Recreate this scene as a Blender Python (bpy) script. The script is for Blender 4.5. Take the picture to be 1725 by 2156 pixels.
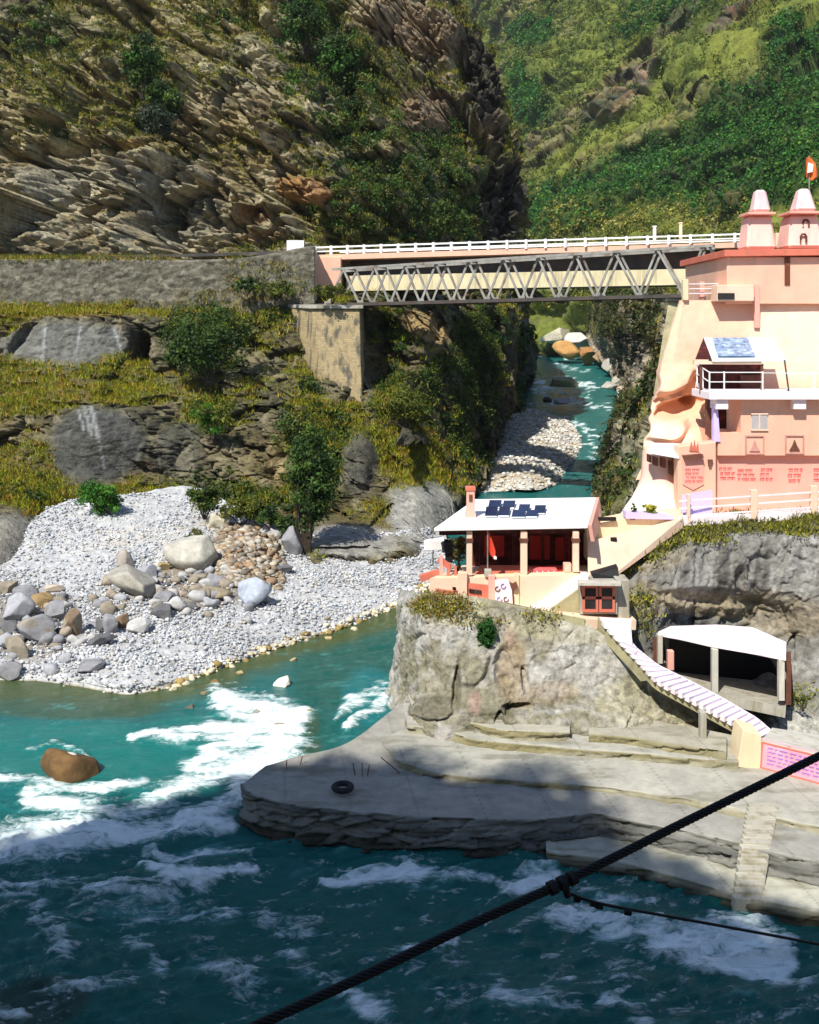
import bpy, bmesh, math, random
import numpy as np
from mathutils import Vector, Matrix

for o in list(bpy.data.objects):
    bpy.data.objects.remove(o)
SC = bpy.context.scene
COL = SC.collection
random.seed(7)
R = math.radians

# ---------------------------------------------------------------- camera
F = 2000.0                      # focal length measured in reference pixels (1725 x 2156 grid)
CX, CY = 862.5, 1078.0
H = 20.0
PITCH = math.atan2(388.0, F)
CP, SP = math.cos(PITCH), math.sin(PITCH)
cam = bpy.data.cameras.new("camera")
cam.sensor_fit = 'VERTICAL'
cam.sensor_height = 36.0
cam.lens = 36.0 * F / 2156.0
cam.clip_start = 0.1
cam.clip_end = 5000
camo = bpy.data.objects.new("camera", cam)
COL.objects.link(camo)
camo.location = (0, 0, H)
camo.rotation_euler = (math.pi / 2 - PITCH, 0, 0)
SC.camera = camo

# ---------------------------------------------------------------- light
SUN = Vector((10.0, 17.8, -24.0)).normalized()
w = bpy.data.worlds.new("World")
SC.world = w
w.use_nodes = True
nt = w.node_tree
sky = nt.nodes.new('ShaderNodeTexSky')
sky.sky_type = 'NISHITA'
sky.sun_disc = False
sky.sun_elevation = math.asin(-SUN.z)
sky.sun_rotation = math.atan2(-SUN.x, -SUN.y) % (2 * math.pi)
sky.altitude = 1500
bg = nt.nodes['Background']
nt.links.new(sky.outputs[0], bg.inputs[0])
bg.inputs[1].default_value = 0.13
sl = bpy.data.lights.new("sun", 'SUN')
sl.energy = 5.0
sl.angle = R(0.5)
sl.color = (1.0, 0.95, 0.86)
so = bpy.data.objects.new("sun", sl)
COL.objects.link(so)
so.rotation_euler = SUN.to_track_quat('-Z', 'Y').to_euler()
so.location = (-60, -60, 120)
SC.view_settings.view_transform = 'Standard'
SC.view_settings.look = 'None'
SC.view_settings.gamma = 1.0
SC.view_settings.exposure = 0.35
SC.render.engine = 'CYCLES'
SC.cycles.use_denoising = True
SC.cycles.max_bounces = 6
SC.cycles.sample_clamp_indirect = 6

# ---------------------------------------------------------------- measuring: reference pixel -> world point
def at(x, y, Y):
    a, b = (x - CX) / F, (y - CY) / F
    dy, dz = CP - b * SP, -SP - b * CP
    t = Y / dy
    return Vector((a * t, Y, H + dz * t))

def ground(x, y, z):
    a, b = (x - CX) / F, (y - CY) / F
    dy, dz = CP - b * SP, -SP - b * CP
    t = (z - H) / dz
    return Vector((a * t, dy * t, z))

def proj(P):
    P = np.asarray(P, float)
    X, Y, Z = P[..., 0], P[..., 1], P[..., 2] - H
    d = Y * CP - Z * SP
    u = Y * SP + Z * CP
    d = np.maximum(d, 0.1)
    return CX + F * X / d, CY - F * u / d

# ---------------------------------------------------------------- noise
def _h(ix, iy, iz, seed):
    h = (ix.astype(np.int64) * 374761393 + iy.astype(np.int64) * 668265263 + iz.astype(np.int64) * 2147483647 + seed * 1274126177) & 0xFFFFFFFF
    h = ((h ^ (h >> 13)) * 1274126177) & 0xFFFFFFFF
    h = ((h ^ (h >> 15)) * 2246822519) & 0xFFFFFFFF
    return (h ^ (h >> 16)) & 0xFFFFFFFF

def vn(p, seed=0):
    i = np.floor(p).astype(np.int64)
    f = p - i
    f = f * f * f * (f * (f * 6 - 15) + 10)
    r = 0
    for dx in (0, 1):
        wx = f[..., 0] if dx else 1 - f[..., 0]
        for dy in (0, 1):
            wy = f[..., 1] if dy else 1 - f[..., 1]
            for dz in (0, 1):
                wz = f[..., 2] if dz else 1 - f[..., 2]
                r = r + wx * wy * wz * (_h(i[..., 0] + dx, i[..., 1] + dy, i[..., 2] + dz, seed) / 2147483648.0 - 1.0)
    return r

def fbm(p, octv=4, seed=0, gain=0.5):
    a, s, r = 1.0, 0.0, 0
    q = np.array(p, float)
    for o in range(octv):
        r = r + a * vn(q, seed + o * 17)
        s += a
        a *= gain
        q = q * 2.03 + 11.7
    return r / s

def worley(p, seed=0):
    i = np.floor(p).astype(np.int64)
    d1 = np.full(p.shape[:-1], 9e9)
    d2 = np.full(p.shape[:-1], 9e9)
    cid = np.zeros(p.shape[:-1], np.int64)
    off = np.zeros(p.shape)
    for dx in (-1, 0, 1):
        for dy in (-1, 0, 1):
            for dz in (-1, 0, 1):
                c = i + np.array([dx, dy, dz])
                h = _h(c[..., 0], c[..., 1], c[..., 2], seed)
                fp = c + np.stack([(h & 1023) / 1023.0, ((h >> 10) & 1023) / 1023.0, ((h >> 20) & 1023) / 1023.0], -1)
                v = p - fp
                d = (v * v).sum(-1)
                m = d < d1
                d2 = np.where(m, d1, np.minimum(d2, d))
                d1 = np.where(m, d, d1)
                cid = np.where(m, h, cid)
                off = np.where(m[..., None], v, off)
    return np.sqrt(d1), np.sqrt(d2), cid, off

def facets(p, scale, seed, tilt=0.6):
    """broken planar facets: every cell has its own height and slope"""
    q = p / scale
    d1, d2, cid, off = worley(q, seed)
    hgt = ((cid >> 3) & 1023) / 511.5 - 1.0
    g = np.stack([((cid >> 5) & 511) / 255.5 - 1, ((cid >> 11) & 511) / 255.5 - 1, ((cid >> 17) & 511) / 255.5 - 1], -1)
    crack = np.clip((d2 - d1) / 0.12, 0, 1)
    return (hgt * 0.5 + tilt * (off * g).sum(-1) - 0.35 * (1 - crack)) * scale, ((cid >> 7) & 1023) / 1023.0

def sstep(a, b, x):
    t = np.clip((x - a) / (b - a), 0, 1)
    return t * t * (3 - 2 * t)

# ---------------------------------------------------------------- materials
MATS = {}
def nodemat(name):
    m = bpy.data.materials.new(name)
    m.use_nodes = True
    return m, m.node_tree, m.node_tree.nodes['Principled BSDF']

def paint(name, col, rough=0.8, var=0.12, scale=1.2, dirt=None, dirt_amt=0.0, bump=0.15, bscale=14.0, metal=0.0, spec=0.3, streak=False):
    """solid colour broken up by two noises, optional dirt colour in blotches or streaks"""
    m, t, b = nodemat(name)
    N, L = t.nodes, t.links
    tc = N.new('ShaderNodeTexCoord')
    n1 = N.new('ShaderNodeTexNoise'); n1.inputs['Scale'].default_value = scale; n1.inputs['Detail'].default_value = 6
    src = tc.outputs['Object']
    L.new(src, n1.inputs['Vector'])
    r1 = N.new('ShaderNodeValToRGB')
    r1.color_ramp.elements[0].position = 0.3; r1.color_ramp.elements[1].position = 0.7
    lo = [max(0, c * (1 - var)) for c in col]; hi = [min(1, c * (1 + var)) for c in col]
    r1.color_ramp.elements[0].color = (*lo, 1); r1.color_ramp.elements[1].color = (*hi, 1)
    L.new(n1.outputs['Fac'], r1.inputs['Fac'])
    out = r1.outputs['Color']
    if dirt is not None:
        n2 = N.new('ShaderNodeTexNoise'); n2.inputs['Scale'].default_value = scale * 0.8; n2.inputs['Detail'].default_value = 8
        n2.inputs['Roughness'].default_value = 0.65
        mp = N.new('ShaderNodeMapping')
        mp.inputs['Scale'].default_value = (3.0, 3.0, 0.35) if streak else (1, 1, 1)
        mp.inputs['Location'].default_value = (3.1, 7.7, 1.3)
        L.new(src, mp.inputs['Vector']); L.new(mp.outputs[0], n2.inputs['Vector'])
        r2 = N.new('ShaderNodeValToRGB')
        r2.color_ramp.elements[0].position = 0.62 - dirt_amt * 0.3; r2.color_ramp.elements[1].position = 0.80 - dirt_amt * 0.3
        L.new(n2.outputs['Fac'], r2.inputs['Fac'])
        mx = N.new('ShaderNodeMix'); mx.data_type = 'RGBA'
        L.new(r2.outputs['Color'], mx.inputs['Factor'])
        L.new(out, mx.inputs[6]); mx.inputs[7].default_value = (*dirt, 1)
        out = mx.outputs[2]
    L.new(out, b.inputs['Base Color'])
    b.inputs['Roughness'].default_value = rough
    b.inputs['Metallic'].default_value = metal
    b.inputs['Specular IOR Level'].default_value = spec
    if bump > 0:
        n3 = N.new('ShaderNodeTexNoise'); n3.inputs['Scale'].default_value = bscale; n3.inputs['Detail'].default_value = 5
        L.new(src, n3.inputs['Vector'])
        bp = N.new('ShaderNodeBump'); bp.inputs['Strength'].default_value = bump; bp.inputs['Distance'].default_value = 0.05
        L.new(n3.outputs['Fac'], bp.inputs['Height']); L.new(bp.outputs[0], b.inputs['Normal'])
    MATS[name] = m
    return m

def attrmat(name, rough=0.9, nscale=1.5, nvar=0.35, bump=0.5, bscale=2.5, bdist=0.15, trans=0.0, spec=0.2):
    """reads the albedo stored per vertex and breaks it up with fine noise and bump"""
    m, t, b = nodemat(name)
    N, L = t.nodes, t.links
    a = N.new('ShaderNodeAttribute'); a.attribute_name = 'Col'
    out = a.outputs['Color']
    tc = N.new('ShaderNodeTexCoord')
    if nvar > 0:
        n1 = N.new('ShaderNodeTexNoise'); n1.inputs['Scale'].default_value = nscale; n1.inputs['Detail'].default_value = 8
        n1.inputs['Roughness'].default_value = 0.7
        L.new(tc.outputs['Object'], n1.inputs['Vector'])
        mr = N.new('ShaderNodeMapRange')
        mr.inputs['From Min'].default_value = 0.3; mr.inputs['From Max'].default_value = 0.7
        mr.inputs['To Min'].default_value = 1 - nvar; mr.inputs['To Max'].default_value = 1 + nvar
        L.new(n1.outputs['Fac'], mr.inputs['Value'])
        mx = N.new('ShaderNodeVectorMath'); mx.operation = 'SCALE'
        L.new(out, mx.inputs[0]); L.new(mr.outputs[0], mx.inputs['Scale'])
        out = mx.outputs[0]
    L.new(out, b.inputs['Base Color'])
    b.inputs['Roughness'].default_value = rough
    b.inputs['Specular IOR Level'].default_value = spec
    if bump > 0:
        n3 = N.new('ShaderNodeTexNoise'); n3.inputs['Scale'].default_value = bscale; n3.inputs['Detail'].default_value = 8
        n3.inputs['Roughness'].default_value = 0.65
        L.new(tc.outputs['Object'], n3.inputs['Vector'])
        bp = N.new('ShaderNodeBump'); bp.inputs['Strength'].default_value = bump; bp.inputs['Distance'].default_value = bdist
        L.new(n3.outputs['Fac'], bp.inputs['Height']); L.new(bp.outputs[0], b.inputs['Normal'])
    if trans > 0:
        tr = N.new('ShaderNodeBsdfTranslucent')
        L.new(out, tr.inputs['Color'])
        ms = N.new('ShaderNodeMixShader'); ms.inputs[0].default_value = trans
        L.new(b.outputs[0], ms.inputs[1]); L.new(tr.outputs[0], ms.inputs[2])
        L.new(ms.outputs[0], N['Material Output'].inputs['Surface'])
    MATS[name] = m
    return m

attrmat('rock', 0.92, 1.3, 0.55, 1.0, 2.6, 0.3)
attrmat('far_rock', 0.95, 0.3, 0.5, 1.0, 0.7, 1.2)
attrmat('smooth_rock', 0.88, 2.6, 0.5, 0.9, 5.0, 0.12)
attrmat('plaster', 0.85, 1.2, 0.07, 0.25, 8.0, 0.03)
attrmat('worn_concrete', 0.88, 1.6, 0.2, 0.6, 6.0, 0.05)
attrmat('leaf', 0.6, 1.0, 0.0, 0.0, trans=0.25, spec=0.25)
attrmat('pebble', 0.8, 6.0, 0.15, 0.0)
attrmat('boulder', 0.85, 2.0, 0.3, 0.6, 4.0, 0.08)

# ---------------------------------------------------------------- mesh helpers
def wloc(o):
    v = Vector((0, 0, 0))
    while o is not None:
        v = v + o.location
        o = o.parent
    return v

def mesh_np(name, V, Fc, mat, parent=None, col=None, smooth=False, loc=None):
    """V (n,3) floats, Fc (m,k) ints, all faces with k corners"""
    V = np.asarray(V, np.float32); Fc = np.asarray(Fc, np.int32)
    base = wloc(parent) if parent is not None else Vector((0, 0, 0))
    if loc is not None:
        base = base + (Vector(loc) - base)
    V = V - np.array(base, np.float32)
    me = bpy.data.meshes.new(name)
    me.vertices.add(len(V)); me.vertices.foreach_set('co', V.ravel())
    k = Fc.shape[1]
    me.loops.add(Fc.size); me.loops.foreach_set('vertex_index', Fc.ravel())
    me.polygons.add(len(Fc))
    me.polygons.foreach_set('loop_start', np.arange(0, Fc.size, k, dtype=np.int32))
    me.polygons.foreach_set('loop_total', np.full(len(Fc), k, np.int32))
    if smooth:
        me.polygons.foreach_set('use_smooth', np.ones(len(Fc), bool))
    me.update(calc_edges=True)
    if col is not None:
        at_ = me.attributes.new('Col', 'FLOAT_COLOR', 'POINT')
        c4 = np.ones((len(V), 4), np.float32); c4[:, :3] = col
        at_.data.foreach_set('color', c4.ravel())
    me.materials.append(MATS[mat] if isinstance(mat, str) else mat)
    o = bpy.data.objects.new(name, me)
    COL.objects.link(o)
    if loc is not None:
        o.location = Vector(loc) - (wloc(parent) if parent is not None else Vector((0, 0, 0)))
    if parent is not None:
        o.parent = parent
    return o

def tag(o, label=None, cat=None, group=None, kind=None):
    if label: o['label'] = label
    if cat: o['category'] = cat
    if group: o['group'] = group
    if kind: o['kind'] = kind
    return o

def thing(name, loc, label, cat, group=None):
    o = bpy.data.objects.new(name, None)
    o.empty_display_size = 0.3
    COL.objects.link(o)
    o.location = loc
    return tag(o, label, cat, group)

class MB:
    """collects shapes in world coordinates; build() links them as one mesh object"""
    def __init__(s): s.v = []; s.f = []
    def add(s, vs, fs):
        n = len(s.v)
        s.v += [tuple(v) for v in vs]
        s.f += [tuple(i + n for i in f) for f in fs]
        return s
    def prism(s, poly, vec):
        n = len(poly); vec = Vector(vec)
        a = [Vector(p) for p in poly]; b = [p + vec for p in a]
        fs = [tuple(range(n)), tuple(range(2 * n - 1, n - 1, -1))]
        fs += [(i, (i + 1) % n + 0, (i + 1) % n + n, i + n)[::-1] for i in range(n)]
        return s.add(a + b, fs)
    def hexa(s, a, b):
        """a: four corners, b: the matching four corners opposite"""
        return s.add(list(a) + list(b), [(0, 1, 2, 3), (7, 6, 5, 4), (0, 4, 5, 1), (1, 5, 6, 2), (2, 6, 7, 3), (3, 7, 4, 0)])
    def box(s, x0, x1, y0, y1, z0, z1):
        return s.hexa([(x0, y0, z0), (x1, y0, z0), (x1, y0, z1), (x0, y0, z1)], [(x0, y1, z0), (x1, y1, z0), (x1, y1, z1), (x0, y1, z1)])
    def beam(s, p, q, wd, ht, up=(0, 0, 1)):
        p, q = Vector(p), Vector(q)
        d = (q - p).normalized(); up = Vector(up)
        sd = d.cross(up)
        if sd.length < 1e-4: sd = d.cross(Vector((1, 0, 0)))
        sd.normalize(); u = sd.cross(d).normalized()
        c = [(-1, -1), (1, -1), (1, 1), (-1, 1)]
        return s.hexa([p + sd * (i * wd / 2) + u * (j * ht / 2) for i, j in c], [q + sd * (i * wd / 2) + u * (j * ht / 2) for i, j in c])
    def tube(s, pts, r, n=8, r1=None, cap=True):
        pts = [Vector(p) for p in pts]
        m = len(pts); base = len(s.v); ref = Vector((0, 0, 1))
        for k, p in enumerate(pts):
            d = (pts[min(k + 1, m - 1)] - pts[max(k - 1, 0)]).normalized()
            a = d.cross(ref)
            if a.length < 0.05: a = d.cross(Vector((1, 0, 0)))
            a.normalize(); b = d.cross(a)
            rr = r if r1 is None else r + (r1 - r) * k / (m - 1)
            for i in range(n):
                an = 2 * math.pi * i / n
                s.v.append(tuple(p + (a * math.cos(an) + b * math.sin(an)) * rr))
        for k in range(m - 1):
            for i in range(n):
                j = (i + 1) % n
                s.f.append((base + k * n + i, base + k * n + j, base + (k + 1) * n + j, base + (k + 1) * n + i))
        if cap:
            s.f.append(tuple(base + i for i in range(n))[::-1]); s.f.append(tuple(base + (m - 1) * n + i for i in range(n)))
        return s
    def build(s, name, mat, parent=None, smooth=False, bevel=0.0):
        base = wloc(parent) if parent is not None else Vector((0, 0, 0))
        me = bpy.data.meshes.new(name)
        me.from_pydata([tuple(Vector(v) - base) for v in s.v], [], s.f)
        bm = bmesh.new(); bm.from_mesh(me)
        bmesh.ops.recalc_face_normals(bm, faces=bm.faces)
        if bevel > 0:
            bmesh.ops.bevel(bm, geom=[e for e in bm.edges if len(e.link_faces) == 2 and e.calc_face_angle(0) > 0.6], offset=bevel, segments=1, affect='EDGES', clamp_overlap=True)
        if smooth:
            for f in bm.faces: f.smooth = True
        bm.to_mesh(me); bm.free()
        me.materials.append(MATS[mat] if isinstance(mat, str) else mat)
        o = bpy.data.objects.new(name, me)
        COL.objects.link(o)
        if parent is not None: o.parent = parent
        return o

def pxprism(mb, pts, Y, depth):
    """wall standing in the plane at distance Y with the outline given in reference pixels; depth runs away from the viewer"""
    return mb.prism([at(x, y, Y) for x, y in pts], (0, depth, 0))

def pxbox(mb, x0, y0, x1, y1, Y, depth):
    return pxprism(mb, [(x0, y0), (x1, y0), (x1, y1), (x0, y1)], Y, depth)

# ---------------------------------------------------------------- terrain sheets
def _interp(C, n, lin):
    """resample control array C (k, m, 3) along axis 0 to n samples, spaced by mean length"""
    k = C.shape[0]
    seg = np.linalg.norm(np.diff(C, axis=0), axis=2).mean(1) + 1e-6
    cum = np.concatenate([[0], np.cumsum(seg)])
    s = np.linspace(0, cum[-1], n)
    i = np.clip(np.searchsorted(cum, s, side='right') - 1, 0, k - 2)
    t = ((s - cum[i]) / seg[i])[:, None, None]
    p1, p2 = C[i], C[i + 1]
    if lin:
        return p1 * (1 - t) + p2 * t
    p0 = C[np.maximum(i - 1, 0)]; p3 = C[np.minimum(i + 2, k - 1)]
    sg = seg[:, None, None]
    m1 = (p2 - p0) * 0.5; m2 = (p3 - p1) * 0.5
    t2, t3 = t * t, t * t * t
    return (2 * t3 - 3 * t2 + 1) * p1 + (t3 - 2 * t2 + t) * m1 + (-2 * t3 + 3 * t2) * p2 + (t3 - t2) * m2

def grid_normals(P):
    du = np.gradient(P, axis=1); dv = np.gradient(P, axis=0)
    n = np.cross(du, dv)
    n /= np.linalg.norm(n, axis=2, keepdims=True) + 1e-9
    return n

class Sheet: pass

def sheet(rows, nu, nv, mode='Y', ulin=False, vlin=False):
    f = at if mode == 'Y' else ground
    C = np.array([[tuple(f(*p)) for p in r] for r in rows], float)
    P = _interp(C, nv, vlin)
    P = np.swapaxes(_interp(np.swapaxes(P, 0, 1), nu, ulin), 0, 1)
    s = Sheet(); s.P = P; s.N = grid_normals(P)
    # normals towards the viewer / upwards
    v = np.array([0, 0, H]) - P
    sg = np.sign((s.N * v).sum(-1).mean()) or 1.0
    s.N *= sg; s.flip = sg < 0
    s.x, s.y = proj(P)
    return s

def displace(s, d, direction=None):
    s.P = s.P + (s.N if direction is None else direction) * d[..., None]
    n = grid_normals(s.P)
    s.Nd = -n if s.flip else n
    s.x, s.y = proj(s.P)

def sheet_mesh(name, s, mat, col, parent=None, smooth=False):
    nv, nu = s.P.shape[:2]
    idx = np.arange(nv * nu).reshape(nv, nu)
    q = np.stack([idx[:-1, :-1], idx[:-1, 1:], idx[1:, 1:], idx[1:, :-1]], -1).reshape(-1, 4)
    if s.flip: q = q[:, ::-1]
    return mesh_np(name, s.P.reshape(-1, 3), q, mat, parent, col.reshape(-1, 3), smooth)

def zones(s, zl, seed=3, warp=22.0):
    """soft ragged patches laid over the sheet: (x, y, rx, ry, rotation, strength) -> 0..1"""
    wx = s.x + warp * fbm(s.P * 0.16, 4, seed); wy = s.y + warp * fbm(s.P * 0.16 + 40, 4, seed + 5)
    m = np.zeros(s.x.shape)
    for z in zl:
        x, y, rx, ry, a, st = z
        c, sn = math.cos(R(a)), math.sin(R(a))
        dx, dy = wx - x, wy - y
        u = (dx * c + dy * sn) / rx; v = (-dx * sn + dy * c) / ry
        d = np.sqrt(u * u + v * v)
        m = np.maximum(m, st * sstep(1.15, 0.75, d))
    return m

def lerp(a, b, t):
    return a * (1 - t[..., None]) + np.asarray(b, float) * t[..., None]

# ---------------------------------------------------------------- foliage
def leaf_quads(cent, rad, n, leaf, cols, rng, flat=0.8, up=0.3, cvar=0.3, shell=0.5, taper=None):
    """n little four-cornered leaves spread through each ball (cent, rad)"""
    M = len(cent)
    d = rng.normal(size=(M, n, 3)); d /= np.linalg.norm(d, axis=2, keepdims=True)
    rr = rng.uniform(0, 1, (M, n, 1)) ** shell
    off = d * rr * rad[:, None, None]
    off[..., 2] *= flat
    p = cent[:, None, :] + off
    nrm = rng.normal(size=(M, n, 3)) * 0.9 + d * 0.8
    nrm[..., 2] += up
    nrm /= np.linalg.norm(nrm, axis=2, keepdims=True)
    a = np.cross(nrm, rng.normal(size=(M, n, 3))); a /= np.linalg.norm(a, axis=2, keepdims=True) + 1e-9
    b = np.cross(nrm, a)
    lf = leaf[:, None, None] * rng.uniform(0.6, 1.4, (M, n, 1))
    V = np.stack([p - a * lf, p - b * lf * 0.55, p + a * lf, p + b * lf * 0.55], 2).reshape(-1, 3)
    c = cols[:, None, :] * rng.uniform(1 - cvar, 1 + cvar, (M, n, 1))
    c = np.repeat(c.reshape(-1, 3), 4, axis=0)
    Fc = np.arange(len(V)).reshape(-1, 4)
    return V, Fc, c

def blade_tris(cent, n, hgt, wid, cols, rng, lean=0.5, cvar=0.3, spread=0.3):
    """grass: n thin upright triangles round each root"""
    M = len(cent)
    root = cent[:, None, :] + rng.normal(size=(M, n, 3)) * np.array([spread, spread, 0.05])
    h = hgt[:, None] * rng.uniform(0.6, 1.3, (M, n))
    an = rng.uniform(0, 2 * np.pi, (M, n))
    wv = np.stack([np.cos(an), np.sin(an), 0 * an], -1) * wid
    tip = root + np.stack([rng.normal(size=(M, n)) * lean * h, rng.normal(size=(M, n)) * lean * h, h], -1)
    V = np.stack([root - wv, root + wv, tip], 2).reshape(-1, 3)
    c = cols[:, None, :] * rng.uniform(1 - cvar, 1 + cvar, (M, n, 1))
    c = np.repeat(c.reshape(-1, 3), 3, axis=0)
    return V, np.arange(len(V)).reshape(-1, 3), c

def pick(s, mask, n, rng, ymin=-60, ymax=2300, xmin=-120, xmax=1850):
    """random points of a sheet, weighted by mask x area, inside or near the view"""
    a = np.linalg.norm(np.cross(np.gradient(s.P, axis=1), np.gradient(s.P, axis=0)), axis=2)
    wgt = mask * a * ((s.x > xmin) & (s.x < xmax) & (s.y > ymin) & (s.y < ymax))
    wgt = wgt.ravel(); wgt = wgt / wgt.sum()
    i = rng.choice(len(wgt), n, p=wgt)
    P = s.P.reshape(-1, 3)[i] + rng.normal(size=(n, 3)) * 0.08
    return P, i

def palette(base, n, rng, var=0.25):
    b = np.array(base, float)
    k = rng.integers(0, len(b), n)
    return b[k] * rng.uniform(1 - var, 1 + var, (n, 1))
# ================================================================ large structure: cliffs, mountain, banks
def strata(P, ang, sx, sy, sz=None):
    """rotate in the X-Z plane and stretch, so that broken slabs run along one direction"""
    c, s_ = math.cos(R(ang)), math.sin(R(ang))
    u = P[..., 0] * c + P[..., 2] * s_
    v = -P[..., 0] * s_ + P[..., 2] * c
    return np.stack([u / sx, P[..., 1] / (sz or sx), v / sy], -1)

def dents(s, dl):
    """hollows and bulges: (x, y, rx, ry, rot, metres) pushed away from (+) or towards (-) the viewer"""
    d = np.zeros(s.x.shape)
    wx = s.x + 12 * fbm(s.P * 0.3, 3, 91); wy = s.y + 12 * fbm(s.P * 0.3 + 9, 3, 92)
    for x, y, rx, ry, a, dep in dl:
        c, sn = math.cos(R(a)), math.sin(R(a))
        dx, dy = wx - x, wy - y
        u = (dx * c + dy * sn) / rx; v = (-dx * sn + dy * c) / ry
        d = d + dep * sstep(1.0, 0.55, np.sqrt(u * u + v * v))
    return d

ROCK_TAN = (0.26, 0.205, 0.10); ROCK_GREY = (0.185, 0.17, 0.12); ROCK_PALE = (0.42, 0.36, 0.23)
ROCK_BROWN = (0.10, 0.068, 0.038); ROCK_DARK = (0.045, 0.04, 0.034); ROCK_ORANGE = (0.33, 0.17, 0.06)
GRASS = (0.30, 0.28, 0.020); OLIVE = (0.135, 0.145, 0.016); BUSH = (0.028, 0.06, 0.012); DRY = (0.25, 0.15, 0.035)

def rock_colour(s, cell, seed, stops=((ROCK_GREY), (ROCK_TAN), (ROCK_PALE), (ROCK_BROWN))):
    n1 = fbm(s.P * 0.09, 4, seed); n2 = fbm(s.P * 0.35, 4, seed + 3)
    c = np.ones(s.P.shape) * np.array(stops[0], float)
    c = lerp(c, stops[1], sstep(-0.25, 0.3, n1))
    c = lerp(c, stops[2], sstep(0.35, 0.85, cell) * 0.7)
    c = lerp(c, stops[3], sstep(0.12, 0.4, n2) * 0.7)
    return c * (0.8 + 0.4 * cell)[..., None]

# ---- rock cliff above the road
def edge_rows():
    rows = []
    for y, xe, yl, ym, yr in ((-140, 935, 154, 160, 184), (0, 965, 146, 152, 176), (130, 1020, 139, 145, 172), (210, 1046, 135, 141, 170),
                              (290, 1066, 130, 138, 168), (400, 1086, 124, 132, 166), (510, 1092, 119, 128, 165), (560, 1094, 118, 127, 164), (670, 1100, 118, 126, 162)):
        fr = (0.0, 0.17, 0.34, 0.5, 0.66, 0.79, 0.9, 1.0)
        r = []
        for k, f in enumerate(fr):
            t = f / 0.79
            Y = yl + (ym - yl) * t if t <= 1 else ym + (yr - ym) * ((f - 0.79) / 0.21) ** 1.6
            r.append((-220 + f * (xe + 220), y, Y))
        r.append((xe - 40, y, yr + 60))
        rows.append(r)
    return rows

s = sheet(edge_rows(), 700, 480)
SL = np.stack([s.P[..., 0], s.P[..., 1] - .62 * (s.P[..., 2] - 30), (s.P[..., 2] - 30) * 1.18], -1)
lowl = sstep(620, 300, s.x) * sstep(180, 330, s.y)
f1a, c1 = facets(strata(SL, -42, 1.3, 0.95), 6.8, 11, 0.9); f1b, _ = facets(strata(SL, 55, 1.35, .9), 6.0, 18, .95)
f1 = f1a * (1 - lowl) + f1b * lowl
f2a, c2a = facets(strata(SL, -52, 1.3, 0.9), 2.5, 12, 1.0); f2b, c2b = facets(strata(SL, 60, 1.3, .9), 2.4, 19, 1.0)
f2 = f2a * (1 - lowl) + f2b * lowl; c2 = c2a * (1 - lowl) + c2b * lowl
f3, c3 = facets(strata(SL, 35, 1.2, 0.9), 1.0, 13, 0.9)
big = fbm(s.P * 0.045, 3, 14) * 5.0
lowleft = sstep(620, 300, s.x) * sstep(180, 330, s.y)
amp_ = .5 + .8 * sstep(-.3, .3, fbm(s.P * .06, 3, 25))
d = big + f1 * (0.75 + 0.5 * lowleft) + (f2 * (0.75 + 0.35 * lowleft) + f3 * 0.75) * amp_ + fbm(s.P * 0.9, 4, 15) * 0.6 + facets(SL, .45, 16, .8)[0] * .6
fall = sstep(1110, 1040, s.x)
hol = dents(s, [(330, 455, 34, 55, 20, 5.5), (538, 452, 34, 22, -10, 3.5), (745, 215, 26, 90, -12, 4), (770, 260, 22, 60, -5, 3),
                (690, 90, 60, 110, -15, 3), (210, 430, 16, 75, 30, 3.2), (120, 400, 14, 60, 28, 2.4), (60, 470, 14, 50, 20, 2.2), (330, 200, 30, 55, -30, 3),
                (480, 190, 12, 70, 18, 2.5), (985, 150, 30, 60, -15, 3), (930, 150, 50, 14, 10, 2.5), (590, 330, 10, 80, -35, 2), (640, 300, 9, 90, -35, 2),
                (500, 330, 12, 50, -30, 2), (60, 270, 30, 14, -20, 2), (430, 420, 14, 26, 0, 2), (1050, 420, 22, 90, 5, 2.5), (300, 30, 70, 26, 40, 2.5),
                (880, 60, 120, 55, 18, -2.2), (900, 235, 60, 45, 10, -2), (830, 320, 28, 26, 20, -2), (640, 400, 60, 30, 10, -2.2), (1030, 245, 28, 60, -20, -1.5)])
def cracks(P, sc, seed, w=.07):
    q = P / sc + .35 * np.stack([fbm(P / sc * .9, 3, seed), fbm(P / sc * .9 + 19, 3, seed), fbm(P / sc * .9 + 37, 3, seed)], -1)
    a_, b_, _, _ = worley(q, seed + 1)
    return sstep(w, 0, b_ - a_)
d = d - 2.6 * cracks(strata(SL, -48, 1.4, .85), 7.5, 401, .09) - .9 * cracks(strata(SL, 40, 1.4, .8), 2.4, 403, .09)
VIEWDIR = np.array([-.28, -1.0, .12]); VIEWDIR /= np.linalg.norm(VIEWDIR)
displace(s, (d * 1.0) * (0.35 + 0.65 * fall), VIEWDIR)
displace(s, (f1 * .35 + .7 * f2 + .9 * fbm(s.P * .25, 4, 17)) * sstep(920, 1040, s.x))
s.P = s.P + np.array([0, 1.0, 0]) * hol[..., None]
displace(s, np.zeros(s.x.shape))
UC = s
vegn = fbm(s.P * 0.10, 4, 21) + 0.5 * fbm(s.P * 0.4, 3, 22)
slope = s.Nd[..., 2]
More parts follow.
